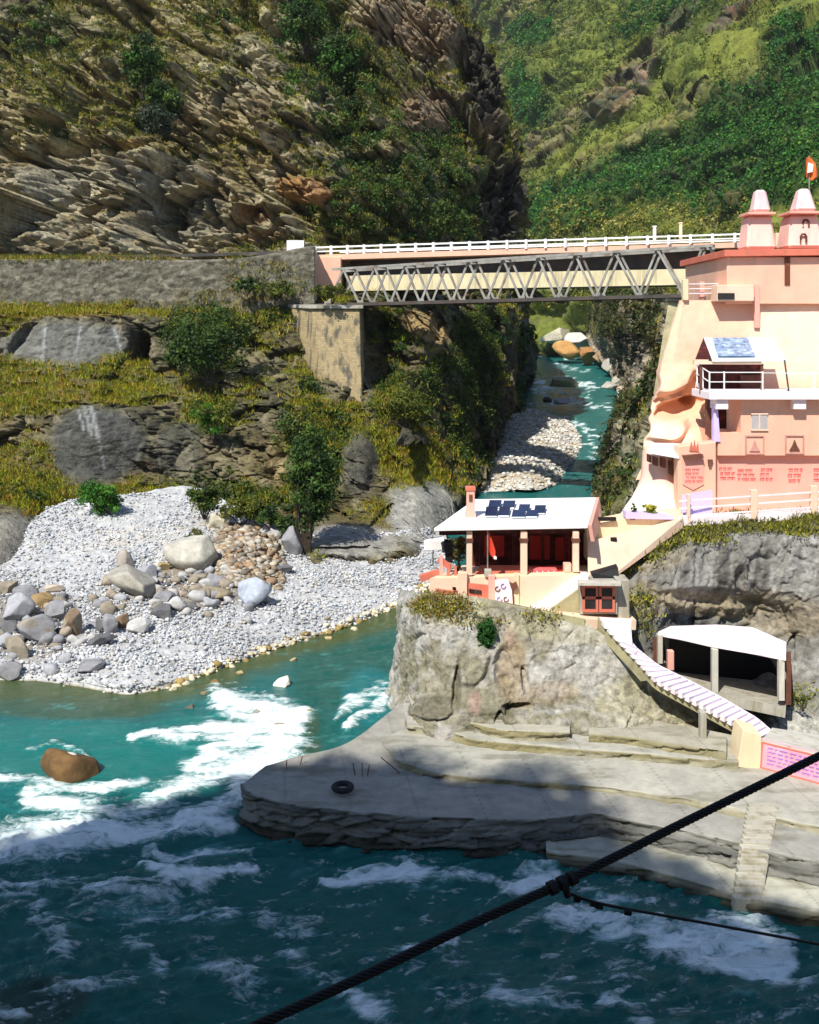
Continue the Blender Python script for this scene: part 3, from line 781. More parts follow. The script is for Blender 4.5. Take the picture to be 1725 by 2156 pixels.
def pebbles(name, sh, mask, n, rng, rmin, rmax, pal, lim=None, power=2.5, sink=.15):
    P, i = pick(sh, mask, n, rng, **(lim or {}))
    P[:, :2] += rng.normal(size=(n, 2)) * .1
    g = (1 + 5 ** .5) / 2
    base = np.array([(-1, g, 0), (1, g, 0), (-1, -g, 0), (1, -g, 0), (0, -1, g), (0, 1, g), (0, -1, -g), (0, 1, -g), (g, 0, -1), (g, 0, 1), (-g, 0, -1), (-g, 0, 1)], float) / math.sqrt(1 + g * g)
    tri = np.array([(0, 11, 5), (0, 5, 1), (0, 1, 7), (0, 7, 10), (0, 10, 11), (1, 5, 9), (5, 11, 4), (11, 10, 2), (10, 7, 6), (7, 1, 8), (3, 9, 4), (3, 4, 2), (3, 2, 6), (3, 6, 8), (3, 8, 9), (4, 9, 5), (2, 4, 11), (6, 2, 10), (8, 6, 7), (9, 8, 1)])
    r = rmin + (rmax - rmin) * rng.uniform(0, 1, n) ** power
    sc = np.stack([rng.uniform(.8, 1.5, n), rng.uniform(.7, 1.1, n), rng.uniform(.45, .85, n)], -1)
    an = rng.uniform(0, 6.28, n)
    V = base[None] * rng.uniform(.8, 1.2, (n, 12, 1)) * (sc * r[:, None])[:, None, :]
    X = V[..., 0] * np.cos(an)[:, None] - V[..., 1] * np.sin(an)[:, None]
    Y = V[..., 0] * np.sin(an)[:, None] + V[..., 1] * np.cos(an)[:, None]
    V = np.stack([X, Y, V[..., 2]], -1) + P[:, None, :] + np.array([0, 0, 1]) * (r * sc[:, 2] * (1 - sink * 3))[:, None, None]
    Fc = (tri[None] + (np.arange(n) * 12)[:, None, None]).reshape(-1, 3)
    c = np.repeat(palette(pal, n, rng, .18) * (1 + .30 * fbm(P * np.array([.25, .5, .5]), 4, 77))[:, None], 12, axis=0)
    return mesh_np(name, V.reshape(-1, 3), Fc, 'pebble', None, c)

PALE = ((.53, .55, .58), (.47, .50, .54), (.58, .58, .57), (.43, .45, .48), (.50, .47, .42), (.36, .38, .41))
PMK = (s.P[..., 2] > .02) * (1 - .75 * zones(s, [(420, 1235, 170, 55, 0, 1), (70, 1320, 110, 80, 0, .8)], warp=20)) * (1 - .55 * zones(s, [(230, 1120, 260, 60, -12, 1)], warp=20))
PMK = PMK * (.25 + .75 * sstep(-.25, .2, fbm(s.P * np.array([.2, .45, .3]), 4, 138)))
o = pebbles('pebbles', s, PMK, 40000, rng, .04, .15, PALE, power=3.0, lim=dict(xmin=-60, xmax=1010, ymin=1040, ymax=1480))
tag(o, 'pale grey pebbles and cobbles spread over the river beach', 'pebbles', kind='stuff')
o = pebbles('pebbles', s, sstep(.25, -.0, np.abs(s.P[..., 2] + .05)) * (s.x > 330), 420, rng, .08, .32, ((.66, .58, .40), (.55, .46, .28), (.30, .22, .08), (.6, .55, .42)), lim=dict(xmin=280, xmax=900, ymin=1200, ymax=1520))
tag(o, 'wet tan stones along the water line of the beach', 'stones', kind='stuff')

# ---- gravel bar in the gorge
rows = [
 [(980, 1035, .6), (1060, 1034, .6), (1120, 1036, .6), (1170, 1024, .5)],
 [(975, 995, 1.6), (1050, 1000, 1.7), (1130, 1004, 1.7), (1196, 988, .9)],
 [(990, 950, 2.6), (1060, 955, 3.0), (1150, 950, 2.9), (1224, 940, 1.7)],
 [(1010, 900, 3.7), (1060, 890, 4.3), (1140, 885, 4.3), (1212, 905, 2.8)],
 [(1030, 868, 3.9), (1080, 862, 4.3), (1140, 866, 4.2), (1185, 880, 3.3)],
]
s = sheet(rows, 110, 150, 'G')
displace(s, fbm(s.P * .2, 4, 141) * .5, np.array([0, 0, 1.0]))
col = lerp(np.ones(s.P.shape) * np.array((.52, .51, .48)), (.42, .36, .26), sstep(0, .4, fbm(s.P * .1, 3, 142)))
o = sheet_mesh('gravel_bar', s, 'pebble', col); tag(o, kind='structure')
o = pebbles('pebbles', s, np.ones(s.x.shape), 8000, rng, .07, .34, ((.62, .61, .58), (.55, .53, .48), (.68, .66, .6), (.5, .42, .3), (.38, .37, .35)), lim=dict(xmin=960, xmax=1250, ymin=850, ymax=1070))
tag(o, 'white cobbles heaped on the gravel bar in the gorge', 'cobbles', kind='stuff')
# ---- river
def river_z(Y):
    return np.interp(Y, [0, 98, 130, 160, 200, 240, 300, 340], [0, 0, 1.0, 2.2, 3.9, 5.8, 9.8, 11.5])
NV, NU = 440, 430
ys = np.concatenate([np.linspace(2330, 1040, 330), np.linspace(1036, 712, NV - 330)])
xs = np.linspace(-330, 2050, NU)
gx, gy = np.meshgrid(xs, ys)
a = (gx - CX) / F; b = (gy - CY) / F
dy = CP - b * SP; dz = -SP - b * CP
Z = np.zeros(gx.shape)
for k in range(40):
    Zn = river_z(np.clip((Z - H) / dz * dy, 0, 420))
    Z = Z * .6 + Zn * .4
tt = (Z - H) / dz
s = Sheet(); s.P = np.stack([a * tt, dy * tt, Z], -1)
s.flip = False; s.x, s.y = gx, gy
n_ = grid_normals(s.P); s.flip = n_[..., 2].mean() < 0; s.N = np.tile(np.array([0, 0, 1.0]), gx.shape + (1,))
P2 = s.P.copy()
def strokes(L):
    """white water: runs of points (x, y, half width) with a strength"""
    m = np.zeros(gx.shape)
    wx = gx + 26 * fbm(P2 * .45, 4, 201) ; wy = gy + 18 * fbm(P2 * .45 + 31, 4, 202)
    for st, pts in L:
        for (x0, y0, w0), (x1, y1, w1) in zip(pts[:-1], pts[1:]):
            t = np.clip(((wx - x0) * (x1 - x0) + (wy - y0) * (y1 - y0)) / ((x1 - x0) ** 2 + (y1 - y0) ** 2 + 1e-6), 0, 1)
            d = np.hypot(wx - x0 - t * (x1 - x0), (wy - y0 - t * (y1 - y0)) * 1.15) / (w0 + t * (w1 - w0))
            m = np.maximum(m, st * sstep(1.9, .1, d))
    return m
foam_a = strokes([
 (1.0, [(470, 1480, 30), (560, 1500, 40), (610, 1520, 38), (590, 1570, 56), (560, 1600, 44), (500, 1630, 40)]), (.9, [(560, 1545, 40), (470, 1580, 34), (400, 1610, 24)]),
 (1.05, [(640, 1505, 14), (610, 1545, 40), (575, 1590, 34), (530, 1640, 28)]),
 (.95, [(560, 1520, 20), (450, 1530, 18), (380, 1545, 14), (290, 1562, 9)]),
 (.80, [(520, 1590, 38), (420, 1640, 34), (330, 1690, 30), (250, 1725, 28)]),
 (.72, [(540, 1620, 22), (470, 1700, 22), (380, 1735, 22)]),
 (1.0, [(0, 1780, 40), (90, 1760, 46), (180, 1750, 40), (280, 1752, 24), (400, 1740, 16), (490, 1742, 12)]),
 (.9, [(60, 1680, 26), (140, 1700, 28), (240, 1700, 24)]), (.7, [(0, 1640, 14), (150, 1660, 14), (300, 1650, 10)]),
 (1.0, [(300, 1822, 16), (370, 1845, 26), (420, 1855, 24), (470, 1838, 14), (540, 1832, 7)]), (.75, [(300, 1785, 12), (420, 1790, 9), (520, 1795, 8)]),
 (.95, [(690, 1862, 10), (780, 1852, 16), (850, 1838, 22), (905, 1838, 18)]), (.9, [(1060, 1868, 12), (1110, 1848, 18), (1160, 1842, 14)]),
 (.55, [(920, 1850, 14), (1000, 1845, 10), (1060, 1862, 10)]),
 (1.05, [(1380, 1990, 26), (1470, 1990, 40), (1560, 1990, 48), (1640, 2010, 36), (1640, 2040, 30), (1560, 2035, 24), (1470, 2015, 20)]),
 (.8, [(1160, 1930, 24), (1260, 1950, 26), (1370, 1965, 28)]), (.7, [(1500, 1940, 16), (1600, 1960, 22), (1650, 1975, 14)]), (.5, [(1250, 1900, 10), (1360, 1905, 8), (1430, 1885, 16)]),
 (.42, [(80, 1920, 22), (125, 1990, 28), (140, 2060, 22)]), (.48, [(285, 1985, 22), (320, 2020, 26), (345, 2070, 22)]), (.6, [(1050, 2090, 26), (1120, 2110, 28), (1180, 2130, 30)]),
 (.6, [(740, 2090, 18), (800, 2130, 26), (860, 2170, 26)]), (.55, [(600, 2010, 22), (660, 2050, 18)]), (.6, [(1255, 2120, 16), (1330, 2150, 26)]), (.45, [(860, 2000, 20), (960, 1990, 16)]),
 (.8, [(0, 2140, 16), (40, 2145, 16)]), (.4, [(200, 1880, 30), (320, 1900, 30), (480, 1910, 24)]), (.42, [(560, 1940, 30), (700, 1960, 26)]),
 (.85, [(730, 1535, 8), (770, 1500, 16), (815, 1460, 18), (850, 1425, 12)]), (.6, [(700, 1520, 6), (740, 1475, 12), (800, 1440, 14)]),
 (.5, [(60, 1580, 8), (110, 1560, 8), (180, 1588, 6)]), (.9, [(185, 1595, 7), (200, 1610, 6)]),
 (.45, [(0, 1860, 30), (120, 1870, 34), (250, 1880, 26)]), (.5, [(1690, 2070, 14), (1760, 2050, 14)]), (.4, [(400, 2000, 40), (520, 2060, 40)]), (.4, [(130, 2100, 40), (260, 2090, 40)]),
])
foam_g = strokes([   # in the gorge
 (.9, [(1090, 800, 6), (1140, 800, 5), (1200, 806, 6), (1250, 815, 6)]), (.8, [(1090, 815, 4), (1160, 822, 5), (1240, 838, 5)]), (.8, [(1150, 845, 6), (1220, 848, 6), (1300, 858, 5)]),
 (.7, [(1190, 880, 5), (1240, 905, 6), (1270, 920, 5)]), (.7, [(1240, 930, 6), (1262, 950, 5), (1240, 965, 5)]), (.9, [(1130, 742, 7), (1170, 735, 8), (1200, 752, 6)]), (.5, [(1160, 770, 5), (1240, 780, 5)]),
 (.5, [(1110, 850, 5), (1170, 862, 4)])]) 
flow = np.stack([P2[..., 0] * .32 + P2[..., 1] * .10, P2[..., 1] * .85 - P2[..., 0] * .25, P2[..., 2] * 0], -1)
wq = flow + .7 * np.stack([fbm(P2 * .3, 3, 203), fbm(P2 * .3 + 7, 3, 204), 0 * gx], -1)
rough = fbm(wq, 5, 205, .6)
fine = fbm(np.stack([P2[..., 0] * 1.3, P2[..., 1] * 2.4, 0 * gx], -1) + .8 * rough[..., None], 5, 206, .65)
ridge = 1 - np.abs(fbm(wq * 1.5, 4, 207)) * 3.2
fa = np.maximum(foam_a, foam_g)
strk = fbm(np.stack([P2[..., 0] * .55 + P2[..., 1] * .25, P2[..., 1] * 2.6 - P2[..., 0] * .5, 0 * gx], -1) + 1.1 * rough[..., None], 5, 210, .62)
foam = np.clip(fa * 1.05 + .40 * fine * (fa > .01) + .65 * strk * sstep(0, .2, fa) + .03, 0, 1)
calm = sstep(1690, 1600, gy) * sstep(980, 1060, gy)
web = sstep(.70, .98, ridge + .35 * fine) * sstep(1680, 1850, gy) * .8 * sstep(-.15, .25, strk)
strk2 = fbm(np.stack([P2[..., 0] * .9 + P2[..., 1] * .5, P2[..., 1] * 2.0 - P2[..., 0] * .9, 0 * gx], -1) + 1.6 * rough[..., None], 5, 212, .65)
patch = sstep(-.1, .25, fbm(P2 * .16, 3, 213)) * sstep(1760, 1880, gy)
foam = np.clip(np.maximum(foam, np.maximum(web * (0.45 + fine), sstep(.04, .36, strk2) * (.45 + .75 * patch) * sstep(1700, 1850, gy))), 0, 1)
# body colour follows the depth: olive shallows by the beach, turquoise run, deep teal pool
shore = np.interp(gx, [-260, 0, 150, 280, 400, 530, 700, 830, 905], [1432, 1430, 1443, 1460, 1430, 1385, 1328, 1280, 1248])
dshore = (gy - shore) + 18 * fbm(P2 * .3, 3, 208)
col = np.ones(P2.shape) * np.array((.012, .125, .125))
col = lerp(col, (.010, .125, .105), sstep(1640, 1900, gy))
col = lerp(col, (.012, .165, .150), zones(s, [(150, 1580, 260, 70, 0, .9), (420, 1560, 150, 60, 0, .8), (250, 1660, 200, 50, 0, .6)], warp=20))
col = lerp(col, (.012, .085, .062), zones(s, [(740, 1400, 130, 90, -35, .8), (640, 1540, 80, 60, 0, .6)], warp=20) * .9)
col = lerp(col, (.012, .16, .175), zones(s, [(790, 1470, 60, 70, -40, .9)], warp=16) * .9)
shal = sstep(75, 0, dshore) * (gx < 930) * (gy > 1180)
col = lerp(col, (.075, .095, .030), sstep(.1, .8, shal) * .9)
col = lerp(col, (.02, .16, .15), sstep(1060, 960, gy) * .8)
col = lerp(col, (.05, .09, .05), zones(s, [(150, 1490, 200, 24, 0, .8), (645, 1525, 30, 40, 0, .8), (655, 1570, 24, 24, 0, .7)], warp=10))
turb = sstep(.08, .6, fa + .9 * strk - .12)
col = lerp(col, (.04, .03, .018), zones(s, [(50, 2125, 150, 60, -15, .8)], warp=40) * .7)
col = lerp(col, (.12, .40, .38), np.clip(turb * .55, 0, 1))
wave = (.13 * rough + .05 * fine) * (1 - .6 * calm) + .04 * foam * (.5 + 1.5 * fine) * sstep(1000, 1200, gy) + .20 * fa * sstep(1000, 1200, gy) * (.4 + 1.5 * rough)
chop = np.clip(1 - np.abs(fbm(wq * 1.25 + .5 * rough[..., None], 4, 214)) * 2.6, -.2, 1)
wave = wave + .34 * fbm(wq * .55, 3, 209) * sstep(1650, 1800, gy) + (.16 * chop * chop + .10 * strk) * sstep(1600, 1780, gy) + .10 * chop * sstep(.1, .6, fa)
near = 1 - sstep(1000, 700, gy) * .3
displace(s, wave * near)
m, t_, bsdf = nodemat('water')
N_, L_ = t_.nodes, t_.links
a_ = N_.new('ShaderNodeAttribute'); a_.attribute_name = 'Col'
f_ = N_.new('ShaderNodeAttribute'); f_.attribute_name = 'foam'
tc = N_.new('ShaderNodeTexCoord')
nz = N_.new('ShaderNodeTexNoise'); nz.inputs['Scale'].default_value = 3.2; nz.inputs['Detail'].default_value = 9; nz.inputs['Roughness'].default_value = .72; nz.inputs['Distortion'].default_value = 1.2
mp = N_.new('ShaderNodeMapping'); mp.inputs['Scale'].default_value = (.55, 1.1, 1)
L_.new(tc.outputs['Object'], mp.inputs[0]); L_.new(mp.outputs[0], nz.inputs['Vector'])
# fine lacework inside the foam: holes show the water body
nz2 = N_.new('ShaderNodeTexNoise'); nz2.inputs['Scale'].default_value = 1.15; nz2.inputs['Detail'].default_value = 11; nz2.inputs['Roughness'].default_value = .74; nz2.inputs['Distortion'].default_value = 1.8
mp2 = N_.new('ShaderNodeMapping'); mp2.inputs['Scale'].default_value = (.8, 2.1, 1); mp2.inputs['Rotation'].default_value = (0, 0, R(-14))
L_.new(tc.outputs['Object'], mp2.inputs[0]); L_.new(mp2.outputs[0], nz2.inputs['Vector'])
ad = N_.new('ShaderNodeMath'); ad.operation = 'MULTIPLY_ADD'; ad.inputs[1].default_value = 2.3; ad.inputs[2].default_value = -1.15
L_.new(nz2.outputs['Fac'], ad.inputs[0])
ad2 = N_.new('ShaderNodeMath'); ad2.operation = 'ADD'
L_.new(ad.outputs[0], ad2.inputs[0]); L_.new(f_.outputs['Fac'], ad2.inputs[1])
fm = N_.new('ShaderNodeMapRange'); fm.interpolation_type = 'SMOOTHSTEP'; fm.inputs['From Min'].default_value = .26; fm.inputs['From Max'].default_value = 1.0
L_.new(ad2.outputs[0], fm.inputs['Value'])
gate = N_.new('ShaderNodeMapRange'); gate.inputs['From Min'].default_value = .03; gate.inputs['From Max'].default_value = .20
L_.new(f_.outputs['Fac'], gate.inputs['Value'])
fg = N_.new('ShaderNodeMath'); fg.operation = 'MULTIPLY'; L_.new(fm.outputs[0], fg.inputs[0]); L_.new(gate.outputs[0], fg.inputs[1])
mxf = N_.new('ShaderNodeMix'); mxf.data_type = 'RGBA'
L_.new(fg.outputs[0], mxf.inputs['Factor']); L_.new(a_.outputs['Color'], mxf.inputs[6]); mxf.inputs[7].default_value = (.84, .93, .93, 1)
L_.new(mxf.outputs[2], bsdf.inputs['Base Color'])
rg = N_.new('ShaderNodeMapRange'); rg.inputs['To Min'].default_value = .12; rg.inputs['To Max'].default_value = .75
L_.new(fg.outputs[0], rg.inputs['Value']); L_.new(rg.outputs[0], bsdf.inputs['Roughness'])
bsdf.inputs['Specular IOR Level'].default_value = .22
bp = N_.new('ShaderNodeBump'); bp.inputs['Strength'].default_value = .55; bp.inputs['Distance'].default_value = .25
hs = N_.new('ShaderNodeMath'); hs.operation = 'MULTIPLY_ADD'; hs.inputs[1].default_value = .9
L_.new(fg.outputs[0], hs.inputs[0]); L_.new(nz.outputs['Fac'], hs.inputs[2]); L_.new(hs.outputs[0], bp.inputs['Height']); L_.new(bp.outputs[0], bsdf.inputs['Normal'])
MATS['water'] = m
o = sheet_mesh('river', s, 'water', col, smooth=True); tag(o, kind='structure')
fo = o.data.attributes.new('foam', 'FLOAT', 'POINT'); fo.data.foreach_set('value', foam.astype(np.float32).ravel())

# ---- river bed below and beyond, so that no gap shows under the sheets
mbp = MB()
mbp.add([(-400, -60, -1.6), (400, -60, -1.6), (400, 400, -1.6), (-400, 400, -1.6)], [(0, 1, 2, 3)])
paint('earth', (.12, .10, .07), .95, .3, .1)
o = mbp.build('ground', 'earth'); tag(o, kind='structure')

# ---- unseen hillside behind the viewer, wooded crest shaped to shade the near water
EDGE = [(-200, 1800, 0), (-60, 1795, 0), (100, 1778, 0), (250, 1742, 0), (480, 1660, 0), (560, 1622, 1.3), (640, 1604, 1.35), (740, 1602, 1.35), (870, 1604, 1.5), (960, 1626, 1.5), (1100, 1638, 1.5), (1225, 1645, 1.5), (1245, 1705, 1.35), (1310, 1775, 1.3), (1420, 1840, .55), (1550, 1905, .3), (1640, 1950, 0), (1720, 1975, 0), (1850, 1960, 0)]
YC = -9.5
TREE_CREST = []
for x_, y_, z_ in EDGE:
    g_ = ground(x_, y_, z_); t_ = (g_.y - YC) / SUN.y
    TREE_CREST.append((g_.x - SUN.x * t_, z_ - SUN.z * t_))
TREE_CREST.sort()
TREE_CREST = [(TREE_CREST[0][0] - 40, 22), (TREE_CREST[0][0] - 14, 34)] + TREE_CREST + [(TREE_CREST[-1][0] + 8, TREE_CREST[-1][1] - 12), (TREE_CREST[-1][0] + 22, 28), (60, 18)]
rows = []
hp = []
for k, (zf, yy) in enumerate(((1.0, -9.0), (.86, -10.5), (.7, -12), (.5, -13.0), (.25, -14.0), (0, -15))):
    hp.append([(x, yy - 0.0, 0.0 + zf * (zc - 2.6)) for x, zc in TREE_CREST])
hp.insert(0, [(x, -40, (zc - 2.6) * 1.0 - 4) for x, zc in TREE_CREST])
C = np.array(hp, float)
P = _interp(C, 70, False); P = np.swapaxes(_interp(np.swapaxes(P, 0, 1), 150, True), 0, 1)
s = Sheet(); s.P = P; s.N = grid_normals(P); s.flip = False
if s.N[30:, :, 1].mean() < 0: s.N *= -1; s.flip = True
s.x, s.y = proj(P)
displace(s, fbm(P * .3, 4, 221) * .5)
col = lerp(np.ones(P.shape) * np.array(ROCK_TAN), OLIVE, sstep(-.2, .3, fbm(P * .1, 4, 222)))
o = sheet_mesh('hillside', s, 'rock', col); tag(o, kind='structure')

# ---- rock bluff under the pavilion
rows = [
 [(842, 1240, 52), (880, 1246, 47), (925, 1252, 45.2), (1000, 1256, 44.6), (1100, 1275, 44.4), (1210, 1300, 44.2), (1250, 1322, 43.9), (1330, 1378, 42.8), (1400, 1420, 41.8), (1500, 1466, 41.4), (1580, 1510, 41.1)],
 [(838, 1290, 52), (868, 1300, 46.5), (915, 1300, 44.2), (1000, 1305, 43.8), (1100, 1325, 43.6), (1210, 1352, 43.6), (1250, 1370, 43.4), (1330, 1425, 42.5), (1400, 1460, 41.8), (1500, 1500, 41.4), (1580, 1530, 41.1)],
 [(832, 1370, 51), (858, 1375, 46), (905, 1385, 43.4), (1000, 1385, 42.6), (1100, 1395, 42.6), (1210, 1405, 42.8), (1265, 1420, 42.6), (1325, 1450, 42.0), (1400, 1480, 41.6), (1500, 1515, 41.3), (1580, 1545, 41.0)],
 [(826, 1440, 50), (852, 1450, 46), (895, 1462, 42.4), (1000, 1455, 41.6), (1100, 1462, 41.6), (1210, 1465, 41.8), (1265, 1470, 41.5), (1330, 1480, 41.3), (1400, 1500, 41.3), (1500, 1530, 41.1), (1580, 1558, 40.9)],
 [(818, 1478, 49.5), (850, 1478, 45.2), (890, 1500, 41.6), (1000, 1510, 40.6), (1100, 1518, 40.5), (1210, 1522, 40.4), (1280, 1518, 40.4), (1340, 1515, 40.4), (1410, 1525, 41.0), (1500, 1555, 40.8), (1580, 1580, 40.6)],
 [(812, 1520, 49), (845, 1520, 44.6), (885, 1560, 41), (1000, 1570, 40), (1100, 1575, 40), (1210, 1580, 40), (1280, 1585, 40), (1340, 1590, 40), (1410, 1595, 40), (1500, 1610, 40), (1580, 1620, 40)],
]
s = sheet(rows, 430, 200)
f1, c1 = facets(strata(s.P, 60, 1.3, 1.0), 1.5, 231, .6); f2, c2 = facets(s.P, .55, 232, .6)
swirl = fbm(s.P * .45 + .8 * fbm(s.P * .35, 3, 233)[..., None], 4, 234)
edge = sstep(.0, .5, (s.y - np.interp(s.x, [840, 925, 1000, 1100, 1250, 1330, 1580], [1240, 1252, 1256, 1275, 1322, 1400, 1515])) / 60.0)
hol = dents(s, [(962, 1455, 7, 60, 0, .5), (1060, 1410, 26, 50, 0, .45), (1095, 1495, 36, 12, 0, .6), (1060, 1520, 12, 22, 0, .5), (1110, 1440, 10, 40, -8, .5), (910, 1490, 60, 25, 0, -.4), (1000, 1400, 30, 60, 20, -.35)])
displace(s, (.32 * swirl + f1 * .12 + f2 * .12 + .22 * fbm(s.P * 2, 4, 235)) * edge)
s.P = s.P + np.array([0, 1.0, 0]) * hol[..., None]; displace(s, np.zeros(s.x.shape))
BL = s
col = np.ones(s.P.shape) * np.array((.22, .205, .145))
col = lerp(col, (.36, .35, .32), sstep(-.05, .3, swirl))
col = lerp(col, (.33, .31, .27), sstep(.5, .9, c2) * .6)
col = lerp(col, (.30, .22, .13), zones(s, [(1075, 1410, 34, 75, 0, .8), (1160, 1460, 60, 26, 0, .6), (1095, 1480, 40, 14, 0, .7)], warp=8) * .7)
col = lerp(col, (.38, .35, .22), zones(s, [(950, 1280, 90, 40, 0, .9), (1180, 1330, 130, 30, 6, .6), (1330, 1480, 80, 50, 0, .6), (1440, 1540, 140, 40, 10, .7)], warp=10) * .7)
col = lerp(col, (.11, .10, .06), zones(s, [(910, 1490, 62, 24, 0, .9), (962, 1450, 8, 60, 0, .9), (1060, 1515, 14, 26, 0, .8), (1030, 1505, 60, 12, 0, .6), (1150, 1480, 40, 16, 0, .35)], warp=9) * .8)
col = lerp(col, (.42, .22, .20), zones(s, [(1000, 1480, 14, 26, 0, .7), (1075, 1345, 10, 24, 0, .5)], warp=6) * .5)
vg = np.clip(zones(s, [(930, 1275, 60, 26, 0, .8), (1140, 1300, 40, 12, 0, .5), (1000, 1310, 60, 14, 0, .4)], warp=8), 0, 1)
col = lerp(col, OLIVE, vg * .5)
o = sheet_mesh('rock_bluff', s, 'smooth_rock', col); tag(o, kind='structure')
o = cover('bluff_grass', s, vg, np.clip(vg * 1.1, 0, 1), 520, 90, rng, hg=(.05, .15), rb=(.06, .18), leaf=.05, nl=18, grass=(GRASS, DRY, (.2, .19, .08)), lim=dict(xmin=860, xmax=1300, ymin=1230, ymax=1420))
tag(o, 'dry grass and weeds at the upper rim of the bluff below the pavilion', 'grass')

# ---- rock face behind the stairs and the shed
rows = [
 [(1190, 1190, 56), (1240, 1180, 53), (1330, 1140, 52), (1430, 1098, 51.2), (1520, 1088, 51.6), (1620, 1080, 52), (1740, 1076, 52), (1900, 1072, 52), (2600, 1072, 52)],
 [(1190, 1215, 55), (1245, 1208, 51), (1330, 1166, 50), (1430, 1122, 50), (1520, 1112, 50.2), (1620, 1108, 50.4), (1740, 1102, 50.4), (1900, 1100, 50.4), (2600, 1100, 50.4)],
 [(1190, 1250, 54), (1250, 1240, 50), (1325, 1200, 48.6), (1430, 1165, 48.6), (1520, 1150, 49), (1620, 1145, 49), (1740, 1142, 49), (1900, 1140, 49), (2600, 1140, 49)],
 [(1200, 1300, 52), (1262, 1296, 49), (1325, 1270, 47.8), (1430, 1255, 48.4), (1520, 1240, 49), (1620, 1235, 49), (1740, 1235, 48.4), (1900, 1235, 48), (2600, 1235, 48)],
 [(1220, 1345, 50), (1290, 1345, 48), (1340, 1335, 47), (1430, 1320, 49.4), (1520, 1312, 50), (1620, 1310, 50), (1740, 1330, 47.8), (1900, 1330, 47), (2600, 1330, 47)],
 [(1250, 1400, 49), (1320, 1410, 47), (1385, 1410, 46), (1450, 1410, 49), (1530, 1410, 49), (1620, 1410, 48), (1740, 1420, 46), (1900, 1430, 45), (2600, 1430, 45)],
 [(1300, 1450, 48), (1360, 1460, 46), (1420, 1470, 45), (1480, 1480, 45), (1560, 1490, 44.5), (1640, 1490, 43.5), (1740, 1500, 43.5), (1900, 1510, 43), (2600, 1510, 43)],
 [(1330, 1490, 47), (1400, 1500, 45), (1460, 1510, 44), (1520, 1520, 43.6), (1590, 1530, 43), (1650, 1540, 42.2), (1740, 1560, 41.6), (1900, 1580, 41), (2600, 1580, 41)],
]
s = sheet(rows, 520, 260)
f1, c1 = facets(strata(s.P, 80, 1.6, .9), 1.5, 241, .6); f2, c2 = facets(s.P, .5, 242, .6)
vst = fbm(s.P * np.array([1.6, 1.6, .3]), 4, 243)
displace(s, f1 * .2 + f2 * .22 + .35 * fbm(s.P * .4, 4, 244) + .15 * vst)
hol = dents(s, [(1300, 1205, 40, 14, 0, .8), (1500, 1260, 130, 22, 3, .5), (1560, 1225, 16, 40, 0, .5), (1680, 1390, 30, 60, 0, .8)])
s.P = s.P + np.array([0, 1.0, 0]) * hol[..., None]; displace(s, np.zeros(s.x.shape))
col = np.ones(s.P.shape) * np.array((.19, .185, .165))
col = lerp(col, (.28, .275, .255), sstep(-.1, .4, vst))
col = lerp(col, (.085, .082, .075), sstep(.15, .5, fbm(s.P * np.array([1.2, 1.2, .25]), 4, 245)) * .7)
col = lerp(col, (.33, .26, .15), zones(s, [(1500, 1270, 150, 26, 4, .8), (1640, 1290, 110, 50, 10, .6), (1360, 1270, 40, 50, 0, .7), (1400, 1185, 60, 20, -20, .5)], warp=14) * .7)
col = lerp(col, (.45, .44, .39), zones(s, [(1640, 1520, 120, 40, 10, .9), (1560, 1490, 60, 20, 10, .8)], warp=10) * .8)
vg = np.clip(zones(s, [(1560, 1100, 200, 20, -3, 1), (1700, 1110, 80, 16, 0, 1), (1380, 1150, 70, 26, -25, 1), (1310, 1190, 40, 24, -20, .9), (1350, 1290, 30, 60, 0, .55), (1300, 1250, 30, 30, 0, .4), (1690, 1470, 60, 30, 0, .35), (1480, 1135, 60, 10, 0, .8)], warp=10) * (.85 + .6 * fbm(s.P * .8, 3, 246)), 0, 1)
col = lerp(col, OLIVE, vg * .7)
o = sheet_mesh('rock_face', s, 'smooth_rock', col); tag(o, kind='structure')
o = cover('rock_weeds', s, vg, vg, 2600, 420, rng, hg=(.08, .24), rb=(.1, .24), leaf=.08, nl=20, grass=(GRASS, OLIVE, (.2, .19, .07)), lim=dict(xmin=1180, xmax=1760, ymin=1060, ymax=1520))
tag(o, 'weeds and grass growing along the top of the grey rock face', 'weeds')

